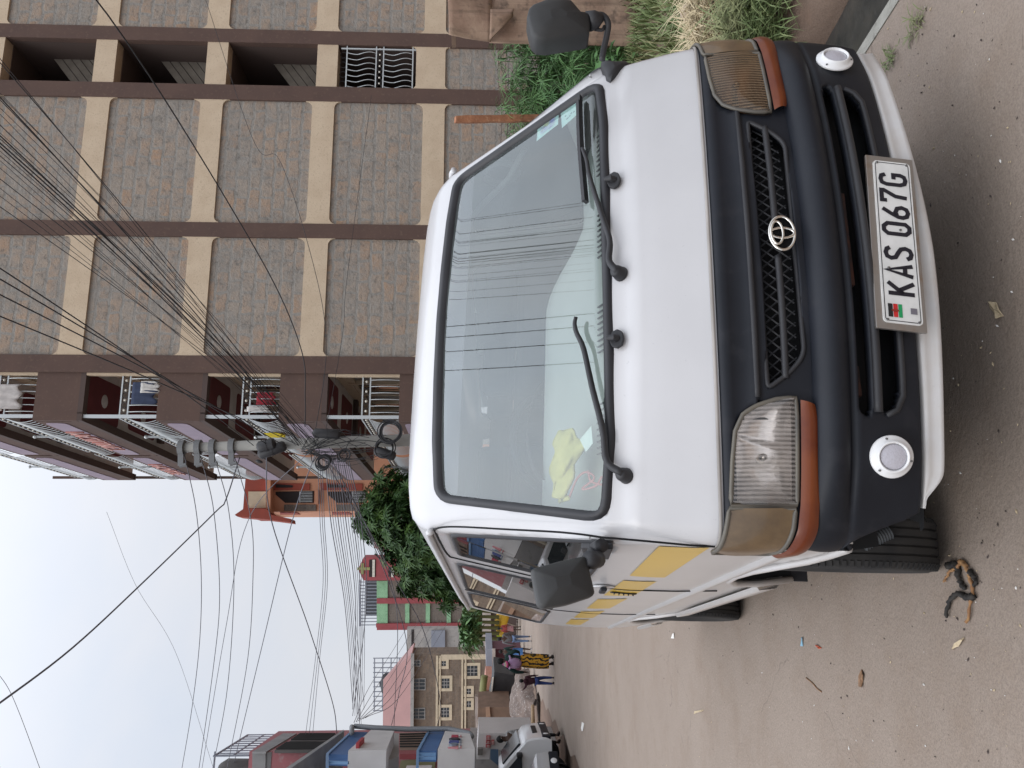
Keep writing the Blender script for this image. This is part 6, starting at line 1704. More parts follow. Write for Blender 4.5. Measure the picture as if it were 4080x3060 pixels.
# tufts growing from the road joint on the right
for i, (x, y, lb_) in enumerate(((3660, 105, 'small grass tuft growing from the road joint by the drain edge'), (3555, 235, 'smaller grass tuft growing in the road near the van bumper corner'))):
    g = on_ground(x, y); r = random.Random(i); mb = MB()
    for k in range(46):
        a = r.uniform(0, 2*pi); d = Vector((cos(a), sin(a), r.uniform(.2, 1.1))); leaf(mb, g + Vector((r.gauss(0, .02), r.gauss(0, .03), 0)), d, r.uniform(.04, .10), .005, .6)
    tag(mb.build('grass_tuft', M_grass, None, recalc=False), lb_, 'grass')
# ================================================================== PEOPLE AND CARS
M_skin = mat('brown_skin', (.075, .040, .026), .6, col2=(.06, .032, .021), ns=6)
M_hair = mat('black_hair', (.006, .006, .006), .8)
def skinmesh(name, verts, edges, radii, m, parent, sub=1, root=0):
    me = bpy.data.meshes.new(name); me.from_pydata([tuple(v) for v in verts], edges, []); me.materials.append(m)
    o = bpy.data.objects.new(name, me); COL.objects.link(o)
    if parent: o.parent = parent
    md = o.modifiers.new('skin', 'SKIN'); md.use_smooth_shade = True
    sv = me.skin_vertices[0].data
    for i, r in enumerate(radii):
        sv[i].radius = r if hasattr(r, '__len__') else (r, r); sv[i].use_root = (i == root)
    s_ = o.modifiers.new('sub', 'SUBSURF'); s_.levels = sub; s_.render_levels = sub
    return o
def person(foot, H, rz, label, top, legs, J=None, skirt=None, shoes=None, hair='short', group=None, sleeve=True, bulk=1.):
    """figure standing on foot, facing local -y ; J overrides joints (in units of a 1.70 m body)"""
    k = H/1.70
    r = empty('person', foot, rz, label, 'person', group); r.scale = (k, k, k)
    j = dict(pel=(0, 0, .93), wa=(0, 0, 1.06), ch=(0, .0, 1.28), nk=(0, .01, 1.45), hd=(0, -.015, 1.56), tp=(0, -.015, 1.66),
             sl=(-.17, 0, 1.40), el=(-.23, .02, 1.13), wl=(-.24, -.06, .90), fl=(-.24, -.09, .82), sr=(.17, 0, 1.40), er=(.23, .02, 1.13), wr=(.24, -.06, .90), fr=(.24, -.09, .82),
             hl=(-.09, 0, .88), kl=(-.10, -.02, .49), al=(-.10, .02, .09), tl=(-.11, -.14, .03), hr=(.09, 0, .88), kr=(.10, -.02, .49), ar=(.10, .02, .09), tr=(.11, -.14, .03))
    if J: j.update(J)
    names = list(j); ix = {n: i for i, n in enumerate(names)}
    rad = dict(pel=(.13, .10), wa=(.115, .09), ch=(.15, .105), nk=.052, hd=(.078, .092), tp=(.06, .07), sl=.055, el=.040, wl=.028, fl=.026, sr=.055, er=.040, wr=.028, fr=.026, hl=.085, kl=.056, al=.038, tl=.03, hr=.085, kr=.056, ar=.038, tr=.03)
    ed = [('pel', 'wa'), ('wa', 'ch'), ('ch', 'nk'), ('nk', 'hd'), ('hd', 'tp'), ('ch', 'sl'), ('sl', 'el'), ('el', 'wl'), ('wl', 'fl'), ('ch', 'sr'), ('sr', 'er'), ('er', 'wr'), ('wr', 'fr'), ('pel', 'hl'), ('hl', 'kl'), ('kl', 'al'), ('al', 'tl'), ('pel', 'hr'), ('hr', 'kr'), ('kr', 'ar'), ('ar', 'tr')]
    V = [Vector(j[n]) for n in names]
    # five fingers on each hand, nose and ears as short chains
    vs = list(V); es = [(ix[a], ix[b]) for a, b in ed]; rr = [rad[n] for n in names]
    for s, w_, f_ in ((-1, 'wl', 'fl'), (1, 'wr', 'fr')):
        d = (Vector(j[f_]) - Vector(j[w_])).normalized(); sd = Vector((0, 1, 0)) - d*d.y; sd.normalize()
        for q in range(4):
            i0 = len(vs); vs.append(Vector(j[f_]) + d*(.05 + .008*(1.5 - abs(q - 1.3))) + sd*(.012*(q - 1.5))); es.append((ix[f_], i0)); rr.append(.008)
        i0 = len(vs); vs.append(Vector(j[w_]) + d*.05 - sd*.045); es.append((ix[w_], i0)); rr.append(.009)
    i0 = len(vs); h_ = Vector(j['hd']); vs.append(h_ + Vector((0, -.105, -.005))); es.append((ix['hd'], i0)); rr.append(.012)
    skinmesh('body', vs, es, rr, M_skin, r, 1, ix['pel'])
    def cloth(name, keys, fac, m, ex=None):
        kk = list(keys); ii = {n: i for i, n in enumerate(kk)}
        e = [(ii[a], ii[b]) for a, b in ed if a in ii and b in ii]
        g = lambda q: tuple(x*fac*bulk for x in q) if hasattr(q, '__len__') else q*fac*bulk
        P = [Vector(j[n]) for n in kk]
        return skinmesh(name, P, e, [g(rad[n]) + ((0,) if 0 else ()) if hasattr(rad[n], '__len__') else g(rad[n]) for n in kk], m, r, 1, ii.get('pel', 0))
    jj = dict(j)
    cloth('top', ['pel', 'wa', 'ch', 'sl', 'el', 'wl', 'sr', 'er', 'wr'] if sleeve else ['pel', 'wa', 'ch', 'sl', 'sr'], 1.16, top)
    if skirt:
        z0, w0, w1, m_ = skirt; mb = MB(); rows = []
        for i in range(9):
            t = i/8; z = .99*(1-t) + z0*t; w_ = .17*(1-t)**2 + (w0 + (w1 - w0)*t)*(1 - (1-t)**2)
            rows.append([Vector((w_*cos(2*pi*q/18)*(1 + .05*sin(q*3)*t), w_*.75*sin(2*pi*q/18)*(1 + .05*sin(q*3)*t) + (.05*t if t > .5 else 0), z)) for q in range(18)])
        mb.grid(rows, closed=True); mb.build('skirt', m_, r, True)
    elif legs: cloth('trousers', ['pel', 'hl', 'kl', 'al', 'hr', 'kr', 'ar'], 1.14, legs)
    if shoes:
        for n, t in (('al', 'tl'), ('ar', 'tr')):
            a, b = Vector(j[n]), Vector(j[t]); skinmesh('shoe', [a + Vector((0, .03, -.045)), (a + b)/2 + Vector((0, 0, -.02)), b], [(0, 1), (1, 2)], [.045, .045, .036], shoes, r, 1)
    h_ = Vector(j['hd']); mb = MB()
    mb.ball(h_ + Vector((0, .022, .035)), .103 if hair != 'bun' else .112, 14, sc=(.88, 1, 1.06)); 
    if hair == 'bun': mb.ball(h_ + Vector((0, .09, .08)), .06, 10)
    mb.build('hair', M_hair, r, True)
    mb = MB()
    for s in (-1, 1): mb.ball(h_ + Vector((.031*s, -.086, .012)), .011, 8)
    mb.build('eyes', mat('eye_white', (.5, .48, .45), .3), r, True)
    mb = MB(); mb.tube([h_ + Vector((x, -.086 + .01*abs(x)/.025, -.045)) for x in (-.025, -.01, .01, .025)], .006, 6); mb.build('mouth', mat('lips', (.10, .035, .03), .5), r, True)
    return r
def cloth_m(name, c1, c2=None, ns=12, c3=None, ns3=30): return mat(name, c1, .9, col2=c2 or tuple(q*.75 for q in c1), ns=ns, col3=c3, ns3=ns3)
M_dgreen = cloth_m('dark_green_knit', (.012, .040, .036)); M_mar = cloth_m('maroon_fleece', (.045, .010, .018)); M_jean = cloth_m('blue_jeans', (.025, .045, .16)); M_pale = cloth_m('pale_jeans', (.15, .22, .36))
M_grpat = cloth_m('grey_patterned_shirt', (.09, .09, .10), (.20, .20, .21), 30); M_redj = cloth_m('red_jacket', (.30, .055, .05)); M_flor = cloth_m('floral_dress', (.35, .16, .15), (.14, .08, .09), 24); M_bsk = cloth_m('blue_skirt', (.06, .17, .40)); M_chk = cloth_m('blue_check', (.10, .15, .35), (.03, .04, .08), 26)
M_blackc = cloth_m('black_cloth', (.012, .012, .014)); M_shoeb = mat('black_shoe', (.012, .012, .013), .5); M_shoew = mat('white_shoe', (.6, .6, .6), .6)
# yellow wrap with a black snake pattern
m, nt, b = new_mat('yellow_print_wrap'); oc = objco(nt); wv = nd(nt, 'ShaderNodeTexWave', wave_type='BANDS'); wv.inputs['Scale'].default_value = 2.6; wv.inputs['Distortion'].default_value = 9; wv.inputs['Detail'].default_value = 2; wv.inputs['Detail Scale'].default_value = 1.6; lk(nt, oc, wv.inputs[0])
cc = mixc(nt, ramp(nt, wv.outputs['Fac'], .25, .45), (.015, .012, .01), (.50, .25, .02)); cc = mixc(nt, ramp(nt, nz(nt, oc, 13, 2), .60, .66), cc, (.09, .06, .01)); lk(nt, cc, b.inputs['Base Color']); b.inputs['Roughness'].default_value = .9; M_wrap = m
fw_ = on_ground(*D2(1955, 1020)); woman = person(fw_, 1.63, pi - .1, 'woman in dark green top and yellow patterned wrap carrying a baby on her back', M_dgreen, None, dict(el=(-.34, .05, 1.16), wl=(-.20, -.14, 1.02), fl=(-.12, -.17, 1.02), er=(.33, .04, 1.12), wr=(.36, -.02, .88), fr=(.36, -.03, .80)), (.16, .27, .21, M_wrap), M_shoeb, 'short', bulk=1.3)
# baby sling with baby : the sling is clothing, the baby a person held in it
k = 1.63/1.70
slm = cloth_m('lilac_sling', (.40, .27, .40), (.34, .20, .34), 9, (.42, .10, .22), 6)
mb = MB(); mb.ball((0, .15, 1.18), .17, 18, sc=(.95, .72, 1.25)); mb.tube([Vector((.20*cos(a), .02 + .17*sin(a), 1.30 + .03*cos(2*a))) for a in np.linspace(0, 2*pi, 28, endpoint=False)], .035, 8, closed=True); mb.build('baby_sling', slm, woman, True)
bw = woman.matrix_basis
bpos = fw_ + Matrix.Rotation(pi - .1, 3, 'Z') @ Vector((0, .17, 1.16))
bb = empty('person', bpos, pi - .1, 'baby in a pale pink and white striped hat asleep in the lilac sling', 'person')
skinmesh('body', [Vector((0, .02, -.12)), Vector((0, .0, .0)), Vector((0, .01, .10)), Vector((0, .03, .20)), Vector((-.10, 0, .02)), Vector((.10, 0, .02)), Vector((-.10, -.02, -.18)), Vector((.10, -.02, -.18))], [(0, 1), (1, 2), (2, 3), (1, 4), (1, 5), (0, 6), (0, 7)], [.07, .075, .045, .075, .03, .03, .035, .035], M_skin, bb, 1)
mb = MB()
for i, (z_, col_) in enumerate(((.17, 0), (.205, 1), (.24, 2), (.265, 0))):
    mb.lathe([(.088 - .018*i, 0), (.090 - .02*i, .028), (.07 - .02*i, .045)], (0, .035, z_), (0, .3, 1), 16, mi=col_)
mb.build('hat', [cloth_m('pink_hat', (.50, .05, .20)), cloth_m('peach_stripe', (.60, .40, .32)), cloth_m('grey_crown', (.45, .45, .45))], bb, True)
# child holding the woman's hand
fc = on_ground(*D2(1965, 1400)); child = person(fc, .97, pi + .15, 'small child in maroon hooded fleece and blue jeans reaching up to a hand', M_mar, M_jean, dict(er=(.30, -.05, 1.42), wr=(.42, -.1, 1.52), fr=(.46, -.1, 1.58), nk=(0, .01, 1.44), hd=(0, -.015, 1.60), tp=(0, -.015, 1.74), kl=(-.12, -.10, .50), al=(-.13, -.02, .10), kr=(.12, .03, .48), ar=(.12, .14, .10)), None, M_shoeb, 'short', bulk=1.22)
mb = MB(); mb.ball((.0, .12, 1.44), .13, 12, sc=(1, .6, .8)); mb.build('hood', M_mar, child, True)
person(on_ground(*D2(1530, 600)), 1.62, pi + .3, 'person in grey patterned shirt and pale blue jeans walking away', M_grpat, M_pale, dict(kl=(-.10, -.16, .52), al=(-.10, -.12, .10), kr=(.10, .05, .48), ar=(.10, .2, .14), el=(-.26, -.08, 1.14), wl=(-.16, -.24, 1.06)), None, M_shoew)
person(on_ground(*D2(1540, 840)), 1.55, pi - .2, 'person in dark top and bright blue knee length skirt behind the woman', M_dgreen, None, dict(kl=(-.10, -.1, .5), ar=(.1, .1, .1)), (.48, .19, .20, M_bsk), M_shoew)
person(on_ground(*D2(1325, 400)), 1.60, pi, 'woman in red jacket and floral dress standing at the street end', M_redj, None, None, (.55, .20, .22, M_flor), M_shoeb, bulk=1.2)
person(on_ground(*D2(1240, 525)), 1.55, .4, 'person in black clothes standing beside the woman in red', M_blackc, M_blackc, None, None, M_shoeb)
person(on_ground(*D2(1270, 255)), 1.62, .2, 'person in blue checked shirt under the yellow umbrella', M_chk, M_blackc, None, None, M_shoeb)
sm = at(*D5(800, 1085), 20.15); fs = Vector((sm.x, sm.y, gz(sm.x, sm.y)))
person(fs, 1.62, .9, 'man in black and white waistcoat standing behind the white hatchback', cloth_m('white_shirt', (.5, .5, .5), (.02, .02, .02), 5), M_blackc, None, None, M_shoeb)
# yellow umbrella
u0 = at(*D2(830, 230), 57); ub = empty('umbrella', u0, 0, 'big yellow and white parasol at the street end', 'umbrella'); n0 = len(COL.objects)
mb = MB(); mb.lathe([(0, .55), (.35, .50), (.75, .34), (1.05, .05), (1.15, -.25)], u0 - Vector((0, 0, .55)), (.35, 0, 1), 16); mb.build('canopy', [mat('yellow_canopy', (.62, .36, .02), .7)], None, True, thick=.01)
mb = MB(); mb.tube([u0, Vector((u0.x - .6, u0.y, gz(u0.x, u0.y)))], .025, 8); mb.build('pole', M_ballw, None); under(ub, n0)
# rusty bar, rail and grey bucket on the left roadside
bk = on_ground(*D5(1500, 440)); b_ = empty('bucket', bk, 0, 'pale grey bucket lying on the left road edge', 'bucket'); n0 = len(COL.objects)
mb = MB(); mb.lathe([(0, 0), (.12, 0), (.16, .30), (.15, .30), (.11, .02), (0, .02)], bk + Vector((0, 0, .02)), (.2, 0, 1), 18); mb.build('pail', mat('grey_pail', (.38, .40, .43), .5), None, True, ang=40)
mb = MB(); mb.tube([bk + Vector((.16*cos(a), 0, .32 + .12*sin(a))) for a in np.linspace(0, pi, 12)], .006, 5); mb.build('handle', M_steel, None); under(b_, n0)
tb = on_ground(*D5(1430, 700)); t_ = empty('timber_rail', tb, 0, 'pale timber pole laid along the left road edge', 'pole'); n0 = len(COL.objects)
mb = MB(); A_ = at(*D5(1425, 500), 27.5); B_ = at(*D5(1440, 970), 24.5); mb.tube([A_, (A_ + B_)/2, B_], .06, 8); mb.build('pole', M_wood, None, True); under(t_, n0)

# ---- white hatchback on the left, nose to the road
def car(name, base, rz, label, body_m, dark_m, prof=None):
    r = empty(name, base, rz, label, 'car')
    # profile in x (forward) and z, half width in y
    prof = prof or [(2.0, .32), (2.06, .50), (2.02, .70), (1.90, .80), (1.10, .98), (.35, 1.42), (-.4, 1.50), (-1.5, 1.46), (-1.95, 1.02), (-2.02, .62), (-1.98, .34)]
    van_ = prof[4][0] > 1.5; P = spline(prof, 44); rows = []
    for s, w_, sc in ((-1, .70, .0), (-1, .80, .02), (-1, .84, .05)): pass
    rows = []
    for (yy, ins) in ((-.83, .10), (-.80, .03), (-.70, 0), (0, -.02), (.70, 0), (.80, .03), (.83, .10)):
        row = []
        for x, z in P:
            up = _ss(.95, 1.45, z); y2 = yy*(1 - .20*up); row.append(Vector((x*(1 - ins*.25), y2, .34 + (z - .34)*(1 - ins*.35))))
        rows.append(row)
    mb = MB(); mb.grid(rows); mb.add(rows[0], [tuple(range(len(rows[0])))]); mb.add(rows[-1], [tuple(range(len(rows[0])))]); mb.build('body', body_m, r, True, ang=35)
    sidew = [(1.74, .99), (1.30, 1.36), (.1, 1.42), (.05, .98)] if van_ else [(.98, 1.0), (.36, 1.36), (-.35, 1.42), (-.40, .98)]; side2 = [(-.50, .98), (-.46, 1.42), (-1.35, 1.38), (-1.62, 1.0)]
    for s in (-1, 1):
        for sw in (sidew, side2):
            mb = MB(); mb.prism([(x, s*(.835 - .20*.83*_ss(.95, 1.45, z)) , z) for x, z in sw], (0, s*.02, 0)); mb.build('side_window', M_pane2, r)
        mb = MB(); mb.box(((1.70 if van_ else .95), s*.90, 1.05), (.10, .16, .14)); mb.build('mirror', M_blk2, r, bevel=.03)
        for x in (1.32, -1.28):
            w_ = empty('wheel', (x, s*.74, .30)); w_.parent = r
            mb = MB(); mb.lathe([(.18, -.09), (.27, -.09), (.30, -.06), (.30, .06), (.27, .09), (.18, .09)], (0, 0, 0), (0, 1, 0), 32); mb.build('tyre', M_tyre, w_, True, ang=40)
            mb = MB(); mb.lathe([(.19, .03*s), (.12, .06*s), (0, .07*s)], (0, 0, 0), (0, 1, 0), 24); mb.build('rim', M_fr, w_, True)
            mb = MB(); mb.lathe([(.355, -.012), (.355, .012), (.315, .012), (.315, -.012), (.355, -.012)], (x, s*.835, .32), (0, 1, 0), 32); mb.build('arch', M_blk2, r, True, ang=40)
        mb = MB(); mb.prism([(1.995, s*.42, .58), (1.90, s*.82, .58), (1.82, s*.82, .76), (1.93, s*.42, .74)], (.07, 0, .0)); mb.build('headlamp', M_mark, r, bevel=.01)
        mb = MB(); mb.lathe([(0, .02), (.06, .015), (.075, 0), (.08, -.02)], (2.07, s*.55, .42), (1, 0, 0), 20); mb.build('fog_lamp', M_fogw, r, True)
    mb = MB(); mb.prism([(1.88, -.70, 1.01), (1.88, .70, 1.01), (1.42, .58, 1.395), (1.42, -.58, 1.395)] if van_ else [(1.04, -.70, 1.02), (1.04, .70, 1.02), (.42, .58, 1.385), (.42, -.58, 1.385)], (.03, 0, .04)); mb.build('windscreen', M_pane2, r)
    mb = MB(); mb.box((2.02, 0, .42), (.12, 1.58, .20)); mb.build('bumper', dark_m, r, bevel=.03)
    mb = MB(); mb.box((2.05, 0, .66), (.05, .76, .12)); mb.build('grille', M_blk, r, bevel=.01)
    return r
cb = at(2192, 2900, 18.2); ra_ = R(12); c0_ = Vector((cb.x - .42 - 2.06*cos(ra_), 18.2 - 2.06*sin(ra_) + .9, 0))
car('white_hatchback', (c0_.x, c0_.y, gz(cb.x, 18.2) + .03), ra_, 'white hatchback with dark trim at the left edge of the road', mat('car_white', (.72, .72, .72), .3, coat=.4), M_blk,
    [(2.0, .30), (2.06, .45), (2.05, .70), (2.00, .90), (1.90, .99), (1.40, 1.42), (1.0, 1.50), (-1.6, 1.50), (-1.98, 1.3), (-2.05, .6), (-2.0, .32)])
c2 = at(2160, 3010, 16.3); car('silver_car', (c2.x - 2.02, 16.2, gz(c2.x - 1, 15.6)), R(-24), 'front corner of a pale car with round fog lamp cut by the frame edge', mat('pale_silver', (.50, .50, .50), .3, .2, coat=.5), M_blk)
# ================================================================== UTILITY POLE AND WIRES
YP = 15.0
M_pole = mat('concrete_pole', (.27, .262, .24), .9, col2=(.22, .215, .20), ns=3, bs=.2, bscale=40, bdist=.005)
M_cab = mat('black_cable', (.020, .020, .023), .6)
pt_ = at(*D8(40, 850), YP); pb_ = at(*D8(2100, 780), YP); dxy = (pb_ - pt_)/(pb_.z - pt_.z)
gpz = gz(pb_.x, YP); pg = pt_ + dxy*(gpz - pt_.z)
pole = empty('utility_pole', pg, 0, 'concrete utility pole hung with cable coils and black splice boxes', 'utility pole'); n0 = len(COL.objects)
def on_pole(x): q = pt_ + dxy*(at(x, 1780, YP).z - pt_.z); return q
mb = MB(); mb.tube([pg - Vector((0, 0, .2)), (pg + pt_)/2, pt_], [.14, .112, .084], 16); mb.build('shaft', M_pole, None, True)
M_brk = mat('grey_bracket', (.17, .175, .18), .6, .3)
for x in (725, 790, 848, 925):
    q = on_pole(x); b_ = MB(); b_.lathe([(.125, -.05), (.14, -.05), (.14, .05), (.125, .05)], q, (0, 0, 1), 16); b_.box(q + Vector((-.20, -.05, 0)), (.26, .05, .10)); b_.tube([q + Vector((-.30, -.05, -.10)), q + Vector((-.34, -.06, .02))], [.04, .03], 8); b_.build('bracket', M_brk, None)
def capsule(p, d, L, r, name='splice_box'):
    d = Vector(d).normalized(); mb = MB(); mb.lathe([(0, -L/2 - .03), (r*.7, -L/2), (r, -L/2 + .04), (r, -.02), (r*1.08, -.02), (r*1.08, .02), (r, .02), (r, L/2 - .03), (r*.75, L/2), (0, L/2 + .02)], p, d, 14); mb.build(name, M_blk2, None, True, ang=40)
capsule(at(*D8(800, 830), YP - .25), (.25, 0, -1), .32, .11); capsule(at(*D8(850, 870), YP - .2), (.35, 0, -1), .5, .10)
capsule(at(*D8(1330, 725), YP - .25), (-.05, 0, -1), .48, .09); capsule(at(*D8(1845, 900), YP - .25), (-.3, 0, -1), .38, .09); capsule(at(*D8(735, 970), YP - .1), (.3, 0, 1), .10, .03, 'insulator')
def coil(p, r, n, nrm, seed):
    rr_ = random.Random(seed); nrm = Vector(nrm).normalized(); u = nrm.orthogonal().normalized(); v = nrm.cross(u)
    for k in range(n):
        r2 = r*rr_.uniform(.82, 1.05); off = Vector((rr_.uniform(-.03, .03), rr_.uniform(-.03, .03), rr_.uniform(-.03, .03)))
        yield [p + off + (u*cos(2*pi*i/28) + v*sin(2*pi*i/28))*r2 for i in range(28)]
for i, (x, y, r_, n) in enumerate(((1890, 715, .205, 9), (1300, 975, .13, 7), (1480, 920, .10, 4), (1845, 850, .17, 5))):
    mb = MB()
    for P in coil(at(*D8(x, y), YP - .3), r_, n, (.3, -1, .1), i): mb.tube(P, .011, 5, closed=True)
    mb.build('cable_coil', M_cab, None, True)
rr_ = random.Random(2)
for k in range(30):                                          # slack leads tangled down the pole
    a = at(*D8(1130 + rr_.uniform(-40, 60), 880 + rr_.uniform(-40, 40)), YP - .2); b = at(*D8(rr_.uniform(1250, 1900), rr_.uniform(720, 960)), YP - .25)
    m_ = (a + b)/2 + Vector((rr_.uniform(-.25, .25), rr_.uniform(-.1, .1), rr_.uniform(-.35, .1)))
    mb = MB(); mb.tube(spline([a, m_, b], 16), rr_.choice((.004, .006, .008)), 5); mb.build('slack_lead', M_cab, None, True)
under(pole, n0)
# transverse arm brackets are on the pole; the cables themselves are things of their own
def wire(P, r, label, group, n=48, m=None, cat='cable'):
    mb = MB(); mb.tube(spline(P, n), r, 5); return tag(mb.build('overhead_cable', m or M_cab, None, True), label, cat, group)
def sagwire(a, M_, ext, sag, r, label, group):
    """cable from the pole through a seen point and on overhead, hanging in a shallow curve"""
    a = Vector(a); L = (M_ - a); tM = 1/ext; Mz = M_ + Vector((0, 0, sag*4*tM*(1 - tM))); B = a + (Mz - a)*ext
    P = []
    for i in range(40):
        t = i/39; q = a + (B - a)*t; q.z -= sag*4*t*(1 - t); P.append(q)
    mb = MB(); mb.tube(P, r, 5); return tag(mb.build('overhead_cable', M_cab, None, True), label, 'cable', group)
rw = random.Random(9)
ys = [234, 250, 372, 380, 388, 398, 430, 455, 498, 530, 541, 553, 570, 584, 602, 621, 640, 670, 713, 750, 781, 824]
for i, y0 in enumerate(ys):
    a = at(1170 + 110*((i*7) % len(ys))/len(ys), 1765 + rw.uniform(-10, 15), YP - .15); M_ = at(0, y0, 8.2 + .5*sin(i*2.1))
    sagwire(a, M_, 2.6, .75 + .25*rw.random(), rw.choice((.003, .0045, .006, .008)), 'thin black cable in the dense bundle running from the pole to the upper right', 'overhead cable bundle')
for i, y0 in enumerate((1069, 1112, 1174, 1260)):
    a = at(1010 + 60*i, 1775, YP - .15); M_ = at(0, y0, 7.5); sagwire(a, M_, 2.4, .45, .0075, 'black cable on the left flank of the bundle crossing the brown corner balconies', 'overhead cables left of the bundle')
wire([at(-60, -190, 7.0), at(384, 0, 9.0), at(1033, 1020, 13.2), at(1199, 1389, 14.6), at(1216, 1592, 14.9), at(1215, 1700, 14.9)], .010, 'single thick black cable crossing the stone wall from the top right to the pole', None)
wire([at(800, -60, 18.8), at(1010, 560, 18), at(1115, 640, 17.5), at(1245, 1040, 16.5), at(1300, 1380, 15.5), at(1250, 1760, 14.9)], .006, 'thin slack cable drooping across the lower stone wall panels', None)
wire([at(1480, 380, 19.8), at(1385, 1090, 18.2), at(1365, 1330, 17), at(1290, 1760, 15)], .005, 'very thin cable crossing low over the stone wall by the cream band', None)
# across the street
def st(P, r, lab, grp=None): wire([at(x, y, Y) for x, y, Y in P], r, lab, grp, 40, M_cab2)
M_cab2 = mat('grey_cable', (.10, .10, .12), .5)
SKY = 'wires crossing the sky from the pole to the left'
L1 = 'thin grey wire sagging across the sky from the pole bracket to the left frame edge'
for i, q in enumerate((((735, 1815), (782, 2040), (802, 2300), (795, 2560), (765, 2820), (725, 3060), (700, 3200)), ((800, 1818), (852, 2040), (875, 2380), (850, 2660), (793, 3060), (770, 3200)), ((855, 1820), (912, 2040), (932, 2340), (905, 2750), (848, 3060), (825, 3200)), ((935, 1822), (1000, 2070), (1008, 2300), (985, 2640), (905, 3060), (880, 3200)))):
    n = len(q); st([(x, y, 15 + 7*k/(n-1)) for k, (x, y) in enumerate(q)], .0085, L1, SKY)
st([(955, 1822, 15), (900, 1990, 14), (858, 2040, 13.6), (560, 2330, 11.5), (290, 2580, 9.5), (0, 2800, 8), (-120, 2880, 7.4)], .011, 'thickest dark cable slanting across the sky to the upper left')
st([(1262, 1795, 15), (1165, 2074, 17), (1045, 2570, 20), (928, 3060, 23), (900, 3200, 24)], .010, 'straight grey wire falling from the orange house to the upper left edge')
st([(1060, 1790, 15), (1082, 2077, 17), (1230, 2500, 20), (1325, 2800, 22.5), (1343, 2925, 23)], .012, 'grey wire curving down to the blue awning on the left block')
st([(1240, 1790, 15), (990, 2071, 17), (900, 2500, 20), (805, 3060, 23), (780, 3200, 24)], .008, 'fine wire crossing the four sagging wires in the sky')
for i, x0 in enumerate((1275, 1284, 1292)):
    st([(x0 - 10, 1800, 15), (x0, 2070, 17), (x0 + 12, 2330, 19), (x0 - 20, 2640, 21), (1218 + 14*i, 2925, 24)], .007, 'one of three close wires dropping to the ridge of the left block', 'three close wires')
LT = 'fine wire in the fan converging on the pipe frame of the left block'
for i in range(13):
    x0 = 1295 + 8*i; y0 = 1800 + 3*i; xe = 1405 + 9*(i % 6); ye = 2800 + 26*(i % 5)
    xm = 1335 + 10*i; st([(x0, y0, 15), (x0 + 25 + 2*i, 2090, 18), (1375 + 7*i, 2420, 23), (xe, ye, 27)], .007 if i % 3 else .011, LT, 'fan of wires')
for i, q in enumerate((((1330, 1850), (1565, 2290), (1690, 2520), (1755, 2800), (1740, 2900)), ((1300, 1840), (1500, 2200), (1620, 2560), (1590, 2760), (1560, 2890)), ((1320, 1830), (1470, 2120), (1580, 2420), (1570, 2900)))):
    n = len(q); st([(x, y, 15.2 + 9*k/(n-1)) for k, (x, y) in enumerate(q)], .010, 'dark wire passing in front of the tree and the brown stone house', 'low wires before the stone house')
for i in range(6):
    st([(1410 + 9*i, 2880 - 4*i, 27), (1470 + 22*i, 2740 + 10*i, 34), (1560 + 30*i, 2600, 44), (1640 + 30*i, 2470, 58)], .011, 'wire spreading from the pipe frame over the pink roof', 'wires over the pink roof')
st([(425, 2040, 30), (540, 2330, 30), (700, 2600, 30), (850, 3060, 30)], .006, 'barely visible pale wire crossing the sky')
st([(-50, 2640, 20), (42, 2760, 20), (158, 3060, 20), (175, 3120, 20)], .007, 'short pale wire in the upper left corner of the sky')

# ================================================================== LITTER ON THE ROAD
def flake(name, pts, z, col, label, cat='litter', th=.004, curl=.01):
    P = [on_ground(x, y) for x, y in pts]; cen = sum(P, Vector())/len(P); mb = MB()
    V = [q + Vector((0, 0, .006 + curl*(i % 2))) for i, q in enumerate(P)]
    mb.add(V + [cen + Vector((0, 0, .012))], [(i, (i+1) % len(V), len(V)) for i in range(len(V))]); return tag(mb.build(name, col, None, thick=th), label, cat)
M_lf = mat('bleached_leaf', (.55, .45, .30), .8, col2=(.42, .33, .21), ns=60); M_lf2 = mat('brown_leaf', (.26, .15, .08), .85, col2=(.16, .09, .05), ns=50); M_pap = mat('white_scrap', (.70, .68, .64), .7)
flake('dry_leaf', [c(6, 2005, 330), c(6, 2015, 295), c(6, 2045, 300), c(6, 2080, 350), c(6, 2090, 390), c(6, 2060, 405), c(6, 2035, 370)], 0, M_lf, 'large pale bleached leaf piece on the road right of the number plate', 'leaf')
flake('dry_leaf', [c(9, 1150, 1130), c(9, 1165, 1060), c(9, 1170, 1020), c(9, 1190, 1055), c(9, 1178, 1100), c(9, 1180, 1135)], 0, M_lf2, 'curled brown leaf on the open road left of the van', 'leaf')
flake('dry_leaf', [c(9, 78, 1310), c(9, 90, 1290), c(9, 140, 1282), c(9, 138, 1290), c(9, 95, 1300)], 0, M_lf, 'thin curved pale leaf on the road at far lower left', 'leaf')
flake('paper_scrap', [c(8, 2150, 790), c(8, 2165, 785), c(8, 2160, 820), c(8, 2148, 818)], 0, M_pap, 'small white paper scrap on the road beyond the rear wheel', 'paper')
flake('paper_scrap', [c(8, 1555, 1400), c(8, 1565, 1360), c(8, 1575, 1370), c(8, 1570, 1420), c(8, 1560, 1420)], 0, M_pap, 'larger white paper scrap far along the left of the road', 'paper')
flake('dry_leaf', [c(9, 1760, 890), c(9, 1790, 850), c(9, 1835, 815), c(9, 1838, 830), c(9, 1800, 870), c(9, 1775, 885)], 0, M_lf, 'pale leaf with a dark stem near the charred root', 'leaf')
flake('orange_scrap', [c(9, 868, 862), c(9, 880, 862), c(9, 908, 880), c(9, 900, 886)], 0, mat('orange_plastic', (.45, .08, .03), .5), 'thin orange plastic strip on the road', 'scrap')
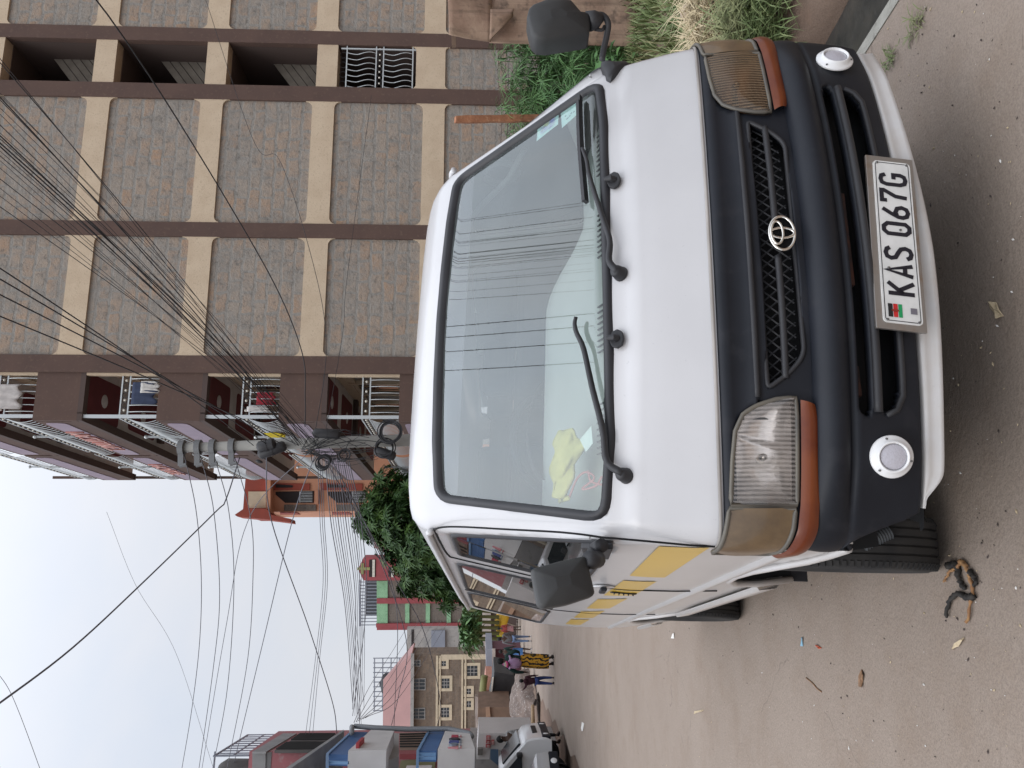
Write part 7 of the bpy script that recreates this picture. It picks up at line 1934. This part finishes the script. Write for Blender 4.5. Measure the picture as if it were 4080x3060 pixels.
flake('blue_scrap', [c(9, 782, 810), c(9, 790, 815), c(9, 788, 870), c(9, 783, 868)], 0, mat('blue_plastic', (.20, .38, .50), .5), 'thin pale blue plastic strip on the road', 'scrap')
# charred root with dry husk
ch = on_ground(*c(9, 1830, 450)); cr = empty('charred_root', ch, 0, 'black charred twisted root with orange husk lying on the road', 'root'); n0 = len(COL.objects)
M_char = mat('charred_wood', (.012, .011, .011), .8, col2=(.03, .025, .02), ns=40); M_husk = mat('orange_husk', (.34, .19, .08), .85, col2=(.22, .11, .05), ns=40)
def crawl(pts, r0, m, nm, seed=1):
    q = random.Random(seed); P = [on_ground(*c(9, *w)) for w in pts]; S_ = [Vector(v) + Vector((q.uniform(-.003, .003), q.uniform(-.003, .003), .012 + q.uniform(0, .006))) for v in spline(P, 26)]
    mb = MB(); mb.tube(S_, [r0*(.55 + .6*abs(sin(i*1.3 + seed)))*(1 - .5*i/26) for i in range(26)], 7); mb.build(nm, m, None, True)
crawl([(1750, 345), (1790, 340), (1810, 375), (1820, 430), (1840, 475), (1860, 490)], .013, M_char, 'char_branch', 1); crawl([(1915, 545), (1880, 555), (1830, 535), (1790, 545), (1750, 600), (1735, 685)], .012, M_char, 'char_branch', 2)
crawl([(1880, 380), (1910, 410), (1930, 450), (1915, 475)], .010, M_char, 'char_branch', 3); crawl([(1820, 315), (1850, 335), (1880, 390), (1895, 450), (1905, 520), (1890, 600), (1870, 720)], .009, M_husk, 'husk_strand', 4); crawl([(1830, 340), (1770, 380), (1735, 420), (1720, 455)], .006, M_husk, 'husk_strand', 5)
under(cr, n0)
tw = [on_ground(*c(9, *q)) + Vector((0, 0, .006)) for q in ((808, 1075), (850, 1110), (880, 1145), (908, 1165))]; mb = MB(); mb.tube(spline(tw, 12), .004, 5); tag(mb.build('twig', M_lf2, None, True), 'thin brown twig on the open road', 'twig')
# fine grit, seeds and crumbs
rl = random.Random(17); mb = MB()
for k in range(900):
    x = rl.uniform(2150, 4080); y = rl.uniform(0, 3060)
    d = ray(x, y)
    if d.z > -.05: continue
    p = on_ground(x, y)
    if p.x > right_edge(p.y) - .03 or p.y > 16: continue
    s = rl.choice((.0012, .0015, .002, .0025, .004)); a = rl.uniform(0, pi); mi = rl.choice((0, 0, 0, 1, 1, 2))
    u = Vector((cos(a), sin(a), 0))*s*rl.uniform(1, 2.6); v = Vector((-sin(a), cos(a), 0))*s
    o = p + Vector((0, 0, .006)); mb.add([o - u, o - v, o + u, o + v, o + Vector((0, 0, s*1.1))], [(0, 1, 4), (1, 2, 4), (2, 3, 4), (3, 0, 4)], mi)
tag(mb.build('road_grit', [mat('dark_grit', (.06, .045, .04), .9), M_lf, M_pap], None, recalc=False), 'scattered grit, seed husks and crumbs over the road', 'grit', None, 'stuff')
# ------------------------------------------------------------------ overcast sky and light
w = bpy.data.worlds.new("World"); SC.world = w; w.use_nodes = True
nt = w.node_tree; bg = nt.nodes['Background']
SUN_EL, SUN_AZ = R(50), R(215)
sky = nd(nt, 'ShaderNodeTexSky', sky_type='NISHITA'); sky.sun_disc = False; sky.sun_elevation = SUN_EL; sky.sun_rotation = SUN_AZ
sky.air_density = 1.2; sky.dust_density = 3
tc = nd(nt, 'ShaderNodeTexCoord'); sx = nd(nt, 'ShaderNodeSeparateXYZ'); lk(nt, tc.outputs['Generated'], sx.inputs[0])
el = math_(nt, 'MAXIMUM', sx.outputs[2], 0.)
lum = math_(nt, 'ADD', math_(nt, 'MULTIPLY', math_(nt, 'POWER', el, 3.), 24.), 7.4)                         # an overcast sky is brightest overhead
mp = nd(nt, 'ShaderNodeMapping'); mp.inputs['Scale'].default_value = (1, 1, 2.2); lk(nt, tc.outputs['Generated'], mp.inputs[0])
cl = ramp(nt, nz(nt, mp.outputs[0], 2.3, 5, .5, .3), .35, .65)
cloud = mixc(nt, cl, (.82, .885, 1.0), (.93, .945, 1.0))
ov = nd(nt, 'ShaderNodeVectorMath', operation='SCALE'); lk(nt, cloud, ov.inputs[0]); lk(nt, lum, ov.inputs['Scale'])
sk = nd(nt, 'ShaderNodeVectorMath', operation='SCALE'); lk(nt, sky.outputs[0], sk.inputs[0]); sk.inputs['Scale'].default_value = .12
ad = nd(nt, 'ShaderNodeVectorMath', operation='ADD'); lk(nt, ov.outputs[0], ad.inputs[0]); lk(nt, sk.outputs[0], ad.inputs[1])
lk(nt, ad.outputs[0], bg.inputs[0]); bg.inputs[1].default_value = .1
sl = bpy.data.lights.new("sun", 'SUN'); sl.energy = .7; sl.angle = R(30); sl.color = (1, .97, .92)
so = bpy.data.objects.new("sun", sl); COL.objects.link(so)
so.rotation_euler = (R(90) - SUN_EL, 0, pi - SUN_AZ)
so.location = (0, 0, 30)
SC.view_settings.view_transform = 'Standard'; SC.view_settings.look = 'None'
SC.view_settings.exposure = 0; SC.view_settings.gamma = 1
SC.cycles.max_bounces = 6; SC.cycles.transparent_max_bounces = 24; SC.cycles.diffuse_bounces = 3; SC.cycles.glossy_bounces = 3
SC.cycles.use_denoising = True
